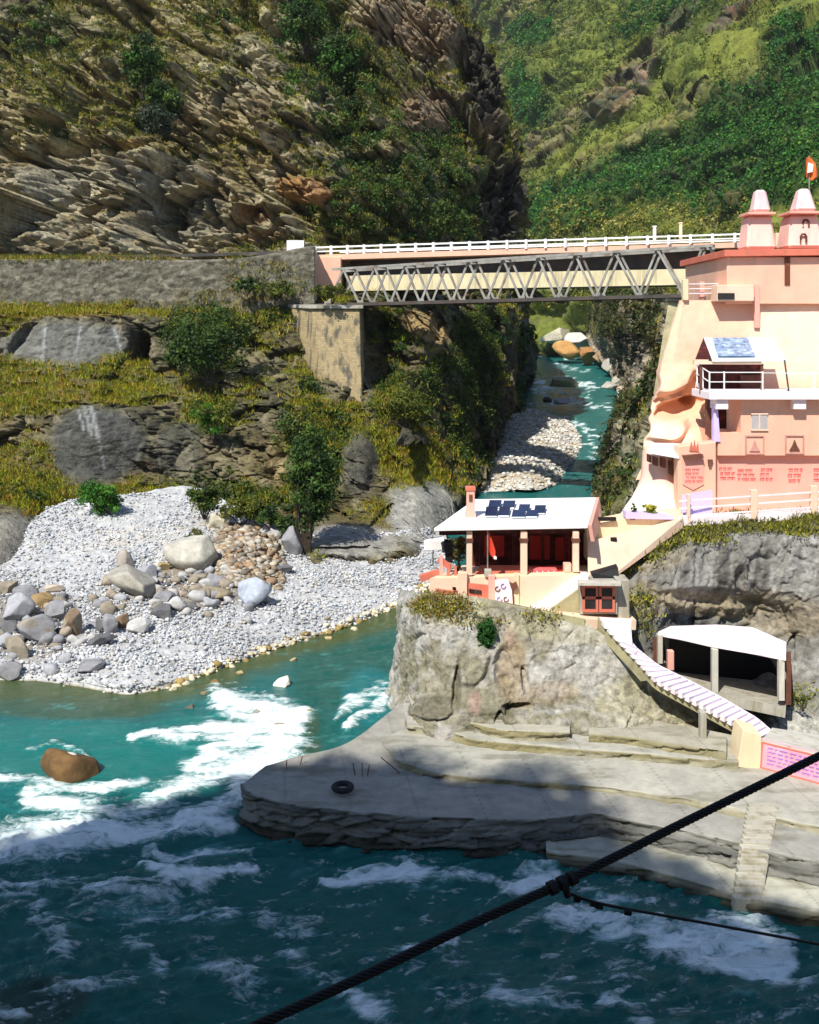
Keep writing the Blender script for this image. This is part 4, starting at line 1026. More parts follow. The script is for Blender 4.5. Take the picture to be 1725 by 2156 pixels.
# ---- bathing platform: three concrete and rock terraces
def terrace(name, front, back, ztop, zbot, lip, seed, colr, face, out=.25, label=None, res=(300, 120), amp=1.0):
    n = len(front)
    Cb = [ground(x, y, ztop) for x, y in back]; Cf = [ground(x, y, ztop) for x, y in front]
    rows = [Cb, [b_ * .35 + f_ * .65 for b_, f_ in zip(Cb, Cf)], Cf]
    lo = []
    for p in Cf:
        q = p.copy(); q.z = ztop - lip; q.y -= out * .35; lo.append(q)
    rows.append(lo)
    lo2 = []
    for p in Cf:
        q = p.copy(); q.z = zbot; q.y -= out; lo2.append(q)
    rows.append(lo2)
    C = np.array([[tuple(p) for p in r] for r in rows], float)
    P = _interp(C, res[1], True); P = np.swapaxes(_interp(np.swapaxes(P, 0, 1), res[0], False), 0, 1)
    s = Sheet(); s.P = P; s.N = grid_normals(P)
    sg = np.sign(s.N[: res[1] // 3, :, 2].mean()); s.N *= sg; s.flip = sg < 0
    s.x, s.y = proj(P)
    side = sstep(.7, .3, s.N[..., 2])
    lay = fbm(P * np.array([.25, .25, 3.2]), 4, seed + 1)
    f2, c2 = facets(strata(P, 8, 2.4, .5), .5, seed + 2, .6)
    displace(s, amp * (side * (.14 * lay + .10 * np.abs(((P[..., 2] * 3.1 + .5 * fbm(P * .4, 3, seed + 9)) % 1.0) - .5) * 2 + f2 * .55 + .22 * fbm(P * 1.2, 3, seed + 3)) + (1 - side) * .03 * fbm(P * .8, 4, seed)))
    st = fbm(P * np.array([.7, .7, .25]), 5, seed + 4)
    c = np.ones(P.shape) * np.array(colr)
    c = c * (1 + .16 * st)[..., None]
    c = lerp(c, np.array(colr) * .62, sstep(.25, .45, fbm(P * np.array([.35, .9, 1]), 5, seed + 6)) * .55)
    jt = np.minimum(np.abs(((P[..., 0] + .15 * P[..., 1] + 40) / 2.6) % 1.0 - .5), 1) * 2.6
    c = lerp(c, np.array(colr) * .45, sstep(.05, .0, np.abs(jt - .0)) * .6 * (1 - side))
    c = lerp(c, np.array((.16, .15, .10)), sstep(.12, .5, fbm(P * np.array([.5, 1.6, 1]) + 9, 5, seed + 8)) * .55)
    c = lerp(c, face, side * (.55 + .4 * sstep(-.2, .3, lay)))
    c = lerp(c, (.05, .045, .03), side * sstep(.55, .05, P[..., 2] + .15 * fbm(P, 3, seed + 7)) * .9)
    o = sheet_mesh(name, s, 'worn_concrete', c)
    return s, o
OLV = (.20, .175, .085); CON = (.38, .37, .315)
plat = thing('bathing_platform', ground(1200, 1640, 1.0), 'grey concrete bathing platform with stepped terraces above the river rapids', 'platform')
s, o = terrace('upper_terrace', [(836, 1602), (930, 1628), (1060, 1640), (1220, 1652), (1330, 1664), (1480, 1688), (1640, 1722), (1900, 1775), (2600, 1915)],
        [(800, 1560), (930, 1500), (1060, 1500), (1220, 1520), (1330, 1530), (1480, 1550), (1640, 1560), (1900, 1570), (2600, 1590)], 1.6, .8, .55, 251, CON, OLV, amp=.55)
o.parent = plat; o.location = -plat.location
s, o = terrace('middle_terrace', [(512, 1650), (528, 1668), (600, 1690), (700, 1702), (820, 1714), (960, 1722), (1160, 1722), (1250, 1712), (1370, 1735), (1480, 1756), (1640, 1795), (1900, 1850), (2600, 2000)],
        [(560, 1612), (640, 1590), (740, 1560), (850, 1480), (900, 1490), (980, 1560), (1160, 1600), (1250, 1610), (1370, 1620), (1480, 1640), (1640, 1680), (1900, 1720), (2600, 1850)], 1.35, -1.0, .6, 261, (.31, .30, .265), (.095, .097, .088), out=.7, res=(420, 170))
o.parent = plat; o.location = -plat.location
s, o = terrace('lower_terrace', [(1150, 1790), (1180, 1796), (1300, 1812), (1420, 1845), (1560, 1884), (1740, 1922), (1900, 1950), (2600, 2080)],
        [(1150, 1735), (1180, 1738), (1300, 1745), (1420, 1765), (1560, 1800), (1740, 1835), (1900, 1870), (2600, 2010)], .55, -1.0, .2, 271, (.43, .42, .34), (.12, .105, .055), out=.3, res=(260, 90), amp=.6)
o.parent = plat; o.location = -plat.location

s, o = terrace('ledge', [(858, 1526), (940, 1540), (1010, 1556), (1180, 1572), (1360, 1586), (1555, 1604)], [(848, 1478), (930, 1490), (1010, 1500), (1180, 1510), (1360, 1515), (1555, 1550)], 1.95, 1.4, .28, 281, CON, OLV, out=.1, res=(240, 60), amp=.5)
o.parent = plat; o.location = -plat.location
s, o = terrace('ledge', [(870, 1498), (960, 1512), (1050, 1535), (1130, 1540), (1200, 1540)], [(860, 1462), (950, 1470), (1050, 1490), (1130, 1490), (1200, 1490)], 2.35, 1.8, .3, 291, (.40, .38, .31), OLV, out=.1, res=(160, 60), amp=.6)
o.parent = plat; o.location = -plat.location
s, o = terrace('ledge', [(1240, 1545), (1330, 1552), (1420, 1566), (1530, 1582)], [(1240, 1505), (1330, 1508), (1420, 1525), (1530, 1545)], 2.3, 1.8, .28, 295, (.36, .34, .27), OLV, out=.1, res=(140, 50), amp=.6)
o.parent = plat; o.location = -plat.location
# ================================================================ materials for built things
paint('peach', (.78, .46, .33), .8, .07, .7, (.64, .41, .30), .3, .2, 9, streak=True)
paint('peach_pale', (.80, .58, .43), .8, .08, .5, (.64, .46, .34), .3, .25, 5)
paint('cap_pink', (.74, .52, .52), .75, .08, 1.0, (.68, .42, .42), .4, .15, 9, streak=True)
paint('spire_pink', (.82, .56, .48), .75, .07, .9, (.80, .44, .40), .3, .15, 9, streak=True)
paint('pink', (.78, .39, .31), .75, .08, .7, (.68, .42, .34), .35, .15, 9)
paint('salmon', (.62, .17, .11), .7, .12, 1.2, (.45, .16, .11), .3, .1, 9)
paint('red', (.45, .035, .022), .6, .15, 1.5, (.3, .05, .03), .3, .1, 9)
paint('cream', (.78, .64, .42), .75, .08, .7, (.62, .52, .34), .3, .15, 9, streak=True)
paint('girder_cream', (.68, .60, .38), .75, .10, .7, (.42, .36, .22), .4, .1, 5, streak=True)
paint('white', (.86, .85, .84), .6, .04, 1.0, (.70, .68, .66), .25, .08, 9)
paint('lilac', (.62, .52, .86), .7, .08, .8, None, 0, .1, 9)
paint('white_pink', (.88, .78, .80), .7, .06, 1.0, (.75, .62, .66), .3, .1, 9)
paint('sheet_metal', (.78, .84, .92), .35, .05, 1.5, (.58, .62, .66), .3, .1, 5, metal=.0, spec=.5)
paint('solar', (.012, .018, .06), .15, .2, 8, None, 0, 0, spec=.7)
paint('solar_light', (.16, .26, .42), .25, .5, 3.5, (.45, .58, .70), .6, .1, 8, spec=.6)
paint('steel', (.30, .29, .26), .6, .25, .9, (.14, .09, .06), .35, .1, 9, metal=.2)
paint('dark_steel', (.075, .065, .058), .6, .3, .9, (.12, .06, .04), .4, .1, 9, metal=.2)
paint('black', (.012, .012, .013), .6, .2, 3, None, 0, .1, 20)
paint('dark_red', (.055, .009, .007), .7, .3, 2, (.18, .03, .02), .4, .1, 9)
paint('concrete', (.40, .38, .32), .9, .14, .9, (.24, .21, .13), .45, .35, 7, streak=True)
paint('concrete_pale', (.55, .53, .46), .9, .1, .9, (.36, .32, .22), .35, .3, 7, streak=True)
paint('olive_concrete', (.36, .33, .19), .9, .18, 1.1, (.22, .20, .12), .45, .4, 6)
paint('alt_step_tone', (.44, .42, .34), .9, .12, 1.2, (.24, .21, .13), .5, .3, 7)
paint('rust', (.16, .055, .03), .8, .3, 2, None, 0, .2, 9)
paint('rubber', (.018, .018, .02), .75, .2, 5, None, 0, .2, 20)
paint('flag_red', (.62, .06, .03), .8, .1, 3, None, 0, 0)
paint('flag_orange', (.80, .16, .03), .8, .1, 3, None, 0, 0)
paint('grey_panel', (.42, .40, .40), .7, .1, 2, None, 0, .05)
paint('window_dark', (.02, .016, .016), .3, .2, 2, None, 0, 0, spec=.5)
paint('brown_wood', (.14, .055, .035), .7, .25, 2, None, 0, .1, 9)
paint('text_red', (.66, .13, .13), .8, .1, 4, None, 0, 0)
paint('text_blue', (.32, .18, .55), .8, .1, 4, None, 0, 0)
paint('sign_pink', (.80, .36, .44), .75, .1, .9, (.72, .50, .62), .4, .1, 9)
paint('brick_pink', (.55, .28, .24), .85, .15, 2, None, 0, .2, 9)

def masonry(name, c1, c2, mortar, scale, dirt, bw=.5, rh=.25):
    m, t, b = nodemat(name)
    N, L = t.nodes, t.links
    tc = N.new('ShaderNodeTexCoord')
    mp = N.new('ShaderNodeMapping'); mp.inputs['Rotation'].default_value = (R(90), 0, 0)
    L.new(tc.outputs['Object'], mp.inputs[0])
    br = N.new('ShaderNodeTexBrick'); br.inputs['Scale'].default_value = scale
    br.inputs['Color1'].default_value = (*c1, 1); br.inputs['Color2'].default_value = (*c2, 1); br.inputs['Mortar'].default_value = (*mortar, 1)
    br.inputs['Mortar Size'].default_value = .03; br.inputs['Brick Width'].default_value = bw; br.inputs['Row Height'].default_value = rh
    wq_ = N.new('ShaderNodeTexNoise'); wq_.inputs['Scale'].default_value = 1.1
    ad = N.new('ShaderNodeVectorMath'); ad.operation = 'MULTIPLY_ADD'; ad.inputs[1].default_value = (.12, .12, .12)
    L.new(tc.outputs['Object'], wq_.inputs['Vector']); L.new(wq_.outputs['Color'], ad.inputs[0]); L.new(mp.outputs[0], ad.inputs[2])
    L.new(ad.outputs[0], br.inputs['Vector'])
    n = N.new('ShaderNodeTexNoise'); n.inputs['Scale'].default_value = .8; n.inputs['Detail'].default_value = 8
    m2 = N.new('ShaderNodeMapping'); m2.inputs['Scale'].default_value = (2.2, 2.2, .18)
    L.new(tc.outputs['Object'], m2.inputs[0]); L.new(m2.outputs[0], n.inputs['Vector'])
    rp = N.new('ShaderNodeValToRGB'); rp.color_ramp.elements[0].position = .48; rp.color_ramp.elements[1].position = .66
    L.new(n.outputs['Fac'], rp.inputs['Fac'])
    mx = N.new('ShaderNodeMix'); mx.data_type = 'RGBA'
    L.new(rp.outputs['Color'], mx.inputs['Factor']); L.new(br.outputs['Color'], mx.inputs[6]); mx.inputs[7].default_value = (*dirt, 1)
    L.new(mx.outputs[2], b.inputs['Base Color']); b.inputs['Roughness'].default_value = .9
    bp = N.new('ShaderNodeBump'); bp.inputs['Strength'].default_value = .5; bp.inputs['Distance'].default_value = .06
    L.new(br.outputs['Fac'], bp.inputs['Height']); bp.invert = True
    L.new(bp.outputs[0], b.inputs['Normal'])
    MATS[name] = m
masonry('pier_stone', (.40, .31, .16), (.27, .21, .11), (.28, .22, .12), 1.0, (.09, .08, .06), .38, .2)

# ================================================================ road wall and road
s = sheet([[(-170, 543, 117), (200, 543, 117), (480, 543, 117), (640, 519, 117), (662, 519, 117)], [(-170, 546, 110), (200, 546, 110), (480, 545, 110), (640, 521, 110), (662, 521, 110)],
           [(-170, 600, 109.6), (200, 600, 109.6), (480, 590, 109.6), (640, 580, 109.6), (662, 580, 109.6)], [(-170, 668, 109), (200, 668, 109), (480, 668, 109), (640, 668, 109), (662, 668, 109)]], 420, 90, vlin=True)
q = s.P * np.array([1 / .75, 1, 1 / .34])
d1, d2, cid, _ = worley(q, 301)
face = sstep(.5, .2, s.N[..., 2])
displace(s, face * (.05 * sstep(0, .2, d2 - d1) + .10 * (((cid >> 4) & 255) / 255.0) + .25 * fbm(s.P * .3, 4, 302)))
t = ((cid >> 9) & 255) / 255.0
col = lerp(np.ones(s.P.shape) * np.array((.075, .07, .05)), (.20, .185, .14), t)
col = lerp(col, (.20, .16, .08), sstep(.1, .4, fbm(s.P * .15, 4, 303)) * .6)
RW = s
o = sheet_mesh('retaining_wall', s, 'rock', col)
tag(o, 'long grey rubble stone retaining wall carrying the road along the cliff', 'wall')
wv_ = zones(RW, [(560, 600, 90, 50, 0, 1), (440, 640, 80, 26, 0, 1), (100, 548, 300, 7, 0, .7), (500, 560, 24, 40, 0, .7), (250, 650, 160, 14, 0, .8)], warp=14)
o2 = cover('wall_creeper', RW, wv_, wv_, 1500, 420, rng, hg=(.2, .45), rb=(.2, .6), leaf=.11, grass=((.30, .27, .03), (.2, .2, .015), (.34, .22, .05)), lim=dict(ymin=535))
tag(o2, 'creepers and grass hanging over the end of the road retaining wall', 'creepers')
mb = MB().hexa([at(-170, 545, 111), at(640, 521, 111), at(640, 521, 119), at(-170, 545, 119)], [v - Vector((0, 0, .3)) for v in (at(-170, 545, 111), at(640, 521, 111), at(640, 521, 119), at(-170, 545, 119))])
paint('asphalt', (.06, .058, .055), .95, .2, .5, (.16, .13, .09), .3, .2, 9)
o = mb.build('road', 'asphalt'); o.location.z -= .35; tag(o, kind='structure')

# ================================================================ bridges
def lerpv(a, b, t): return a + (b - a) * t
tb = thing('truss_bridge', at(1080, 632, 100), 'old grey steel lattice truss bridge with rusty lower deck spanning the gorge', 'bridge')
def Yb(x): return np.interp(x, [640, 1530], [109.5, 94.5])
def lowp(x, back=0.0): return at(x, np.interp(x, [640, 1530], [643.5, 620.0]), Yb(x)) + Vector((.37, .93, 0)) * back
def topp(x, back=0.0): return at(x, np.interp(x, [700, 1500], [567.0, 517.0]), Yb(x)) + Vector((.37, .93, 0)) * back
lows = [690, 759, 822, 886, 952, 1025, 1098, 1172, 1254, 1344, 1440]
tops = [724, 790, 854, 919, 987, 1060, 1134, 1212, 1295, 1384, 1480]
for back in (0, 3.4):
    MB().beam(lowp(640, back), lowp(1450, back), .34, .34).build('lower_chord', 'dark_steel', tb)
    MB().beam(topp(700, back), topp(1500, back), .26, .26).build('upper_chord', 'steel', tb)
    for k in range(len(lows)):
        MB().beam(lowp(lows[k], back + .02), topp(tops[k], back + .02), .2, .22).build('brace', 'steel', tb)
        if k + 1 < len(lows):
            MB().beam(topp(tops[k], back - .2), lowp(lows[k + 1], back - .2), .2, .22).build('brace', 'steel', tb)
    MB().beam(topp(1494, back + .04), lowp(1530, back + .04), .24, .24).build('end_post', 'dark_steel', tb)
    for k in range(0, len(lows)):
        p = lowp(lows[k], back); MB().box(p.x - .34, p.x + .34, p.y - .24, p.y - .185, p.z - .1, p.z + .42).build('gusset_plate', 'steel', tb)
for k in range(len(lows)):
    MB().beam(lowp(lows[k]) - Vector((0, 0, .3)), lowp(lows[k], 3.4) - Vector((0, 0, .3)), .2, .25).build('cross_beam', 'dark_steel', tb)
    MB().beam(topp(tops[k], .15), topp(tops[k], 3.25), .14, .14).build('cross_beam', 'dark_steel', tb)
a, b = lowp(640, .25), lowp(1450, .25); c, d_ = lowp(1450, 3.15), lowp(640, 3.15)
MB().hexa([a, b, c, d_], [v - Vector((0, 0, .12)) for v in (a, b, c, d_)]).build('deck', 'rust', tb)

nb = thing('concrete_bridge', at(1100, 560, 108), 'cream concrete road bridge with white railing rising behind the steel truss', 'bridge')
OFF = Vector((.37, .93, 0))
def rp(x, y, off): return at(x, y, Yb(x) + 6) + OFF * off
xl, xr = 655, 1620
def ytop(x): return np.interp(x, [655, 1620], [519.5, 489])
def ydeck(x): return np.interp(x, [655, 1620], [537, 508])
def ylow(x): return np.interp(x, [655, 1620], [548, 519])
def slab(x0, x1, f0, f1, o0, o1):
    a = [rp(x0, f0(x0), o0), rp(x1, f0(x1), o0), rp(x1, f1(x1), o0), rp(x0, f1(x0), o0)]
    v = OFF * (o1 - o0)
    return a, [p + v for p in a]
MB().hexa(*slab(xl, xr, ydeck, ylow, 0, 8)).build('deck', 'peach', nb)
MB().hexa(*slab(718, 1560, lambda x: np.interp(x, [718, 1560], [579, 562]), lambda x: np.interp(x, [718, 1560], [612, 596]), 1.5, 1.7)).build('girder', 'girder_cream', nb)
MB().hexa(*slab(718, 1560, lambda x: ylow(x) + .5, lambda x: np.interp(x, [718, 1560], [612, 596]), 2.6, 6.4)).build('girder', 'dark_steel', nb)  # recessed web, its dark colour stands in for shade under the deck
for f0, f1 in ((lambda x: ytop(x), lambda x: ytop(x) + 3.4), (lambda x: ytop(x) + 9, lambda x: ytop(x) + 11.6)):
    MB().hexa(*slab(xl, xr, f0, f1, .1, .24)).build('rail', 'white', nb)
x = 660.0
while x < 1620:
    wpx = 3.0 + (x - 660) / 960 * 1.4
    MB().hexa(*slab(x, x + wpx + 1.4, lambda q_: ytop(q_) - 1.2, ydeck, .04, .36)).build('rail_post', 'white', nb)
    x += 34 + (x - 660) / 960 * 15
for f0, f1 in ((lambda x: ytop(x), lambda x: ytop(x) + 3.0), (lambda x: ytop(x) + 9, lambda x: ytop(x) + 11.2)):
    MB().hexa(*slab(xl, xr, f0, f1, 7.7, 7.85)).build('rail', 'white', nb)

ab = thing('bridge_abutment', at(690, 612, 113), 'peach painted concrete block where the bridges meet the cliff road', 'abutment')
mb = MB(); pxbox(mb, 664, 541, 718, 618, 113.5, 5).build('block', 'peach', ab, bevel=.05)
mb = MB(); pxbox(mb, 600, 532, 664, 640, 110.8, 6).build('side_wall', 'concrete', ab)
mb = MB(); pxbox(mb, 604, 506, 640, 531, 111.2, .6).build('guard_block', 'white', ab)

pier = MB()
top = [at(612, 648, 108.6), at(656, 650, 105.3), at(757, 650, 105.3), at(765, 648, 111)]
bot = [at(668, 885, 103.6), at(700, 892, 100.6), at(764, 892, 100.6), at(776, 885, 107)]
pier.hexa(top, bot)
po = pier.build('bridge_pier', 'pier_stone', None, bevel=.06)
tag(po, 'tall tapering tan masonry pier carrying the left end of the truss', 'pier')
cp = MB(); a = [at(606, 641, 109), at(652, 643, 104.9), at(764, 643, 104.9), at(770, 641, 111.5)]
cp.hexa(a, [v - Vector((0, 0, .32)) for v in a]).build('cap_slab', 'concrete', po)
rpier = MB()
rpier.hexa([at(1408, 634, 97), at(1440, 634, 97), at(1440, 634, 101), at(1408, 634, 101)], [at(1376, 830, 93.5), at(1440, 830, 93.5), at(1440, 830, 101), at(1376, 830, 101)])
po2 = rpier.build('bridge_pier', 'olive_concrete', None, bevel=.05)
tag(po2, 'slanting olive concrete pier half hidden behind the peach temple wall', 'pier')
cp = MB(); pxbox(cp, 1402, 624, 1444, 634, 96.6, 5).build('cap_slab', 'concrete', po2)

for x, y, ht, lab in ((1379, 488, 16, 'short white marker post standing beyond the middle of the bridge railing'), (1434, 483, 20, 'taller cream marker post standing beyond the bridge railing near the temple')):
    p = MB(); Y = Yb(x) + 16
    pxbox(p, x - 3, y - ht * .6, x + 3, y + 20, Y, .3)
    pxbox(p, x - 4.2, y - ht * .6 - 3, x + 4.2, y - ht * .6 - .2, Y - .05, .4)
    tag(p.build('marker_post', 'white' if x < 1400 else 'cream', None, bevel=.02), lab, 'post')

# ================================================================ temple on the right bank
tp = thing('temple_building', at(1580, 1095, 52), 'large peach painted riverside temple with twin spires and a balcony', 'temple')
# battered, lumpy painted rock wall
rows = []
for y, xl_, Y in ((632, 1430, 61), (700, 1408, 60.4), (760, 1391, 60), (800, 1379, 59.6), (850, 1374, 59), (890, 1364, 58.2), (930, 1351, 57.2), (975, 1350, 56.8), (1010, 1338, 56.6)):
    rows.append([(xl_ + 22, y, Y + 9), (xl_ + 1, y, Y + 1.2), (xl_ + 16, y, Y), (1440, y, Y - .1), (1500, y, Y), (1580, y, Y), (1660, y, Y), (1760, y, Y), (1900, y, Y), (2600, y, Y)])
s = sheet(rows, 420, 150)
low = sstep(745, 800, s.y) * sstep(1520, 1470, s.x)
hol = dents(s, [(1440, 860, 70, 26, -18, 1.5), (1420, 800, 60, 30, -25, -.9), (1400, 905, 60, 34, -10, -.8), (1465, 820, 22, 50, 0, .8), (1390, 850, 30, 14, -20, .5)])
displace(s, (.06 + .35 * low) * fbm(s.P * .45, 4, 311) + .03 * fbm(s.P * 2, 3, 312))
s.P = s.P + np.array([0, 1.0, 0]) * (hol * low)[..., None]; displace(s, np.zeros(s.x.shape))
col = np.ones(s.P.shape) * np.array((.78, .48, .34))
col = lerp(col, (.82, .63, .47), zones(s, [(1680, 700, 110, 70, 0, 1), (1400, 920, 60, 30, 0, 1), (1660, 760, 90, 40, 0, .6)], warp=8) * .9)
col = lerp(col, (.80, .46, .28), zones(s, [(1440, 850, 70, 40, -10, .9), (1500, 760, 60, 30, 0, .4)], warp=10) * .7)
col = lerp(col, (.78, .56, .40), sstep(.15, .5, fbm(s.P * np.array([1.2, 1.2, .3]), 4, 313)) * .3)
o = sheet_mesh('base_wall', s, 'plaster', col, smooth=True); o.parent = tp; o.location = -tp.location
# upper wall with cap
mb = MB(); pxprism(mb, [(1531, 541), (2600, 541), (2600, 640), (1531, 640)], 60.4, 9).build('upper_wall', 'peach', tp, bevel=.03)
mb = MB(); pxprism(mb, [(1526, 526), (2600, 512), (2600, 526), (1526, 540)], 60.0, 9.8).build('parapet', 'salmon', tp, bevel=.02)
mb = MB(); pxbox(mb, 1653, 541, 1664, 600, 60.33, .07).build('drain_pipe', 'rust', tp)
mb = MB(); pxbox(mb, 1589, 600, 1600, 690, 60.25, .12).build('buttress', 'pink', tp)
mb = MB(); pxbox(mb, 1510, 600, 1588, 634, 59.7, 3).build('side_block', 'peach_pale', tp, bevel=.03)
mb = MB(); pxbox(mb, 1512, 617, 1547, 630, 59.64, .08).build('window', 'window_dark', tp)
mb = MB(); pxbox(mb, 1439, 588, 1450, 632, 60.6, .4).build('pillar', 'cream', tp, bevel=.02)
mb = MB(); pxbox(mb, 1474, 593, 1484, 630, 61.2, .4).build('pillar', 'pink', tp, bevel=.02)
for y in (598, 608, 618):
    mb = MB(); mb.beam(at(1450, y, 60.8), at(1512, y - 1, 60.8), .05, .05).build('terrace_rail', 'white_pink', tp)
# twin spires
def frust(mb, xa, xb, yb_, ya, xta, xtb, Y, flare=0):
    a0, a1 = at(xa, yb_, Y), at(xb, yb_, Y); wv = (a1 - a0).length
    t0, t1 = at(xta, ya, Y), at(xtb, ya, Y); tw = (t1 - t0).length
    b0, b1 = a0 + Vector((0, wv, 0)), a1 + Vector((0, wv, 0))
    dy_ = (wv - tw) / 2
    t0 = t0 + Vector((0, dy_, 0)); t1 = t1 + Vector((0, dy_, 0))
    return mb.hexa([a0, a1, b1, b0], [t0, t1, t1 + Vector((0, tw, 0)), t0 + Vector((0, tw, 0))])
for i, (xa, xb, sa, sb, ba, bb, ca, cb, ta, tbx, yb_, ys_, yc_) in enumerate(((1573, 1637, 1581, 1629, 1576, 1634, 1588, 1625, 1596, 1617, 524, 452, 398), (1661, 1737, 1670, 1727, 1664, 1734, 1677, 1722, 1689, 1711, 522, 450, 395))):
    sp = MB(); frust(sp, xa, xb, yb_, ys_, sa, sb, 62)
    spo = sp.build('spire', 'spire_pink', tp, bevel=.16)
    br = MB(); frust(br, ba, bb, ys_ - .5, ys_ - 6, ba, bb, 61.75).build('eave', 'pink', spo, bevel=.02)
    c_ = MB(); frust(c_, ca, cb, ys_ - 6.5, yc_, ta, tbx, 62.3).build('spire_cap', 'cap_pink', spo, bevel=.14)
    if i:
        for x0, y0, Yn in ((1692, 502, 61.96), (1697, 472, 62.2)):
            n_ = MB(); n_.tube([at(x0 - 6, y0 + 8, Yn), at(x0 - 6, y0 - 4, Yn), at(x0 - 3, y0 - 9, Yn), at(x0 + 3, y0 - 9, Yn), at(x0 + 6, y0 - 4, Yn), at(x0 + 6, y0 + 8, Yn)], .07, 6).build('niche', 'brown_wood', spo)
mb = MB(); pxbox(mb, 1634, 490, 1662, 518, 66, 2).build('rear_wall', 'cream', tp)
# storey under the balcony
mb = MB()
pxprism(mb, [(1560, 830), (2600, 830), (2600, 959), (1512, 959), (1512, 912), (1560, 912)], 54.1, 4.4).build('wall', 'peach', tp)
mb = MB(); pxbox(mb, 1512, 838, 1560, 912, 56.6, 1.9).build('recess_wall', 'dark_red', tp)
mb = MB(); pxprism(mb, [(1488, 838), (1500, 838), (1500, 925), (1488, 915)], 54.7, .3).build('door', 'brown_wood', tp)
mb = MB(); pxprism(mb, [(1503, 850), (1511, 850), (1517, 930), (1503, 930)], 54.0, .4).build('pillar', 'lilac', tp)
wn = MB(); pxbox(wn, 1584, 873, 1616, 904, 54.04, .05); wno = wn.build('window', 'grey_panel', tp)
fr = MB()
for x0, y0, x1, y1 in ((1582, 870, 1618, 873), (1582, 904, 1618, 907), (1598.5, 873, 1601, 904)): pxbox(fr, x0, y0, x1, y1, 54.0, .08)
fr.build('window_frame', 'peach_pale', wno)
for x0, y0 in ((1590, 937), (1674, 936)):
    f = MB()
    for a_ in ((-20, -20, 20, -17.5), (-20, 17.5, 20, 20), (-20, -17.5, -17.5, 17.5), (17.5, -17.5, 20, 17.5)): pxbox(f, x0 + a_[0], y0 + a_[1], x0 + a_[2], y0 + a_[3], 54.02, .1)
    fo_ = f.build('wall_niche', 'brick_pink', tp)
    g_ = MB(); pxprism(g_, [(x0 - 11, y0 + 13), (x0 + 11, y0 + 13), (x0 + 5, y0 + 3), (x0, y0 - 10), (x0 - 5, y0 + 3)], 54.02, .1).build('carved_figure', 'brown_wood' if x0 > 1600 else 'brick_pink', fo_)
# sill ledge and lower text wall
mb = MB(); pxprism(mb, [(1430, 958), (2600, 958), (2600, 1110), (1430, 1110)], 54.5, 3.5).build('lower_wall', 'pink', tp)
mb = MB(); pxprism(mb, [(1428, 940), (1508, 930), (1508, 1110), (1428, 1110)], 53.9, .95).build('corner_pillar', 'peach', tp, bevel=.04)
mb = MB(); pxprism(mb, [(1438, 955), (1482, 955), (1482, 1020), (1460, 1032), (1438, 1020)], 53.83, .07).build('shrine_panel', 'pink', tp)
mb = MB(); pxprism(mb, [(1440, 960), (1480, 956), (1482, 964), (1442, 967)], 53.5, .4).build('small_canopy', 'brown_wood', tp)
mb = MB(); pxprism(mb, [(1492, 968), (1502, 968), (1497, 982), (1493, 982)], 53.72, .18).build('lamp_bracket', 'brown_wood', tp)
mb = MB(); pxprism(mb, [(1452, 950), (1456, 930), (1460, 945), (1463, 926), (1466, 945), (1470, 932), (1472, 951)], 53.84, .06).build('trident_emblem', 'salmon', tp)
# painted red wall writing: lines of small strokes hanging from a head line, too worn to read
rt = random.Random(4)
def writing(mb, x0, y0, x1, y1, Y, lines, sz):
    lh = (y1 - y0) / lines
    for li in range(lines):
        y = y0 + lh * li + lh * .2
        x = x0 + rt.uniform(0, 3)
        while x < x1 - sz * 2:
            wl = sz * rt.choice((2, 3, 4, 5))
            wl = min(wl, x1 - x)
            pxbox(mb, x, y, x + wl, y + lh * .14, Y, .02)
            g = x + sz * .4
            while g < x + wl - .3:
                k = rt.random()
                pxbox(mb, g, y + lh * .15, g + sz * .22, y + lh * .68, Y, .02)
                if k > .35: pxbox(mb, g - sz * .4, y + lh * rt.uniform(.3, .5), g - .05, y + lh * .55 + .1, Y, .02)
                g += sz
            x += wl + sz * .7
for x0, y0, x1, y1, ln in ((1514, 982, 1548, 1012, 3), (1552, 986, 1592, 1014, 3), (1600, 984, 1628, 1014, 3), (1658, 984, 1692, 1018, 3), (1712, 984, 1780, 1016, 3), (1442, 985, 1480, 1018, 4)):
    t1 = MB(); writing(t1, x0, y0, x1, y1, 54.47 if x0 > 1500 else 53.81, ln, 3.2); t1.build('red_writing', 'text_red', tp)
# porch at the left corner
rows = []
for y, xa, xb, Y in ((948, 1353, 1432, 55.8), (1000, 1350, 1434, 55.6), (1040, 1336, 1436, 55.2), (1075, 1312, 1438, 54.4), (1105, 1290, 1438, 53.6)):
    rows.append([(xa + 14, y, Y + 4), (xa, y, Y + .8), ((xa * 2 + xb) / 3, y, Y), ((xa + xb * 2) / 3, y, Y - .3), (xb, y, Y)])
s = sheet(rows, 60, 60)
displace(s, .08 * fbm(s.P * .8, 3, 315))
col = lerp(np.ones(s.P.shape) * np.array((.72, .48, .40)), (.86, .80, .66), sstep(1000, 1060, s.y))
o = sheet_mesh('porch_wall', s, 'plaster', col, smooth=True); o.parent = tp; o.location = -tp.location
aw = MB(); aw.hexa([at(1362, 950, 54.2), at(1430, 962, 53.8), at(1434, 934, 56), at(1372, 932, 56.4)], [v - Vector((0, 0, .1)) for v in (at(1362, 950, 54.2), at(1430, 962, 53.8), at(1434, 934, 56), at(1372, 932, 56.4))]).build('awning', 'white', tp)
for x0, y0, x1, y1 in ((1366, 957, 1372, 975), (1378, 962, 1386, 982), (1394, 964, 1402, 986), (1412, 972, 1420, 1002)):
    w_ = MB(); pxprism(w_, [(x0, y0), (x1, y0 + 2), (x1, y1), (x0, y1 - 2)], 54.85, .5).build('window', 'brown_wood', tp)
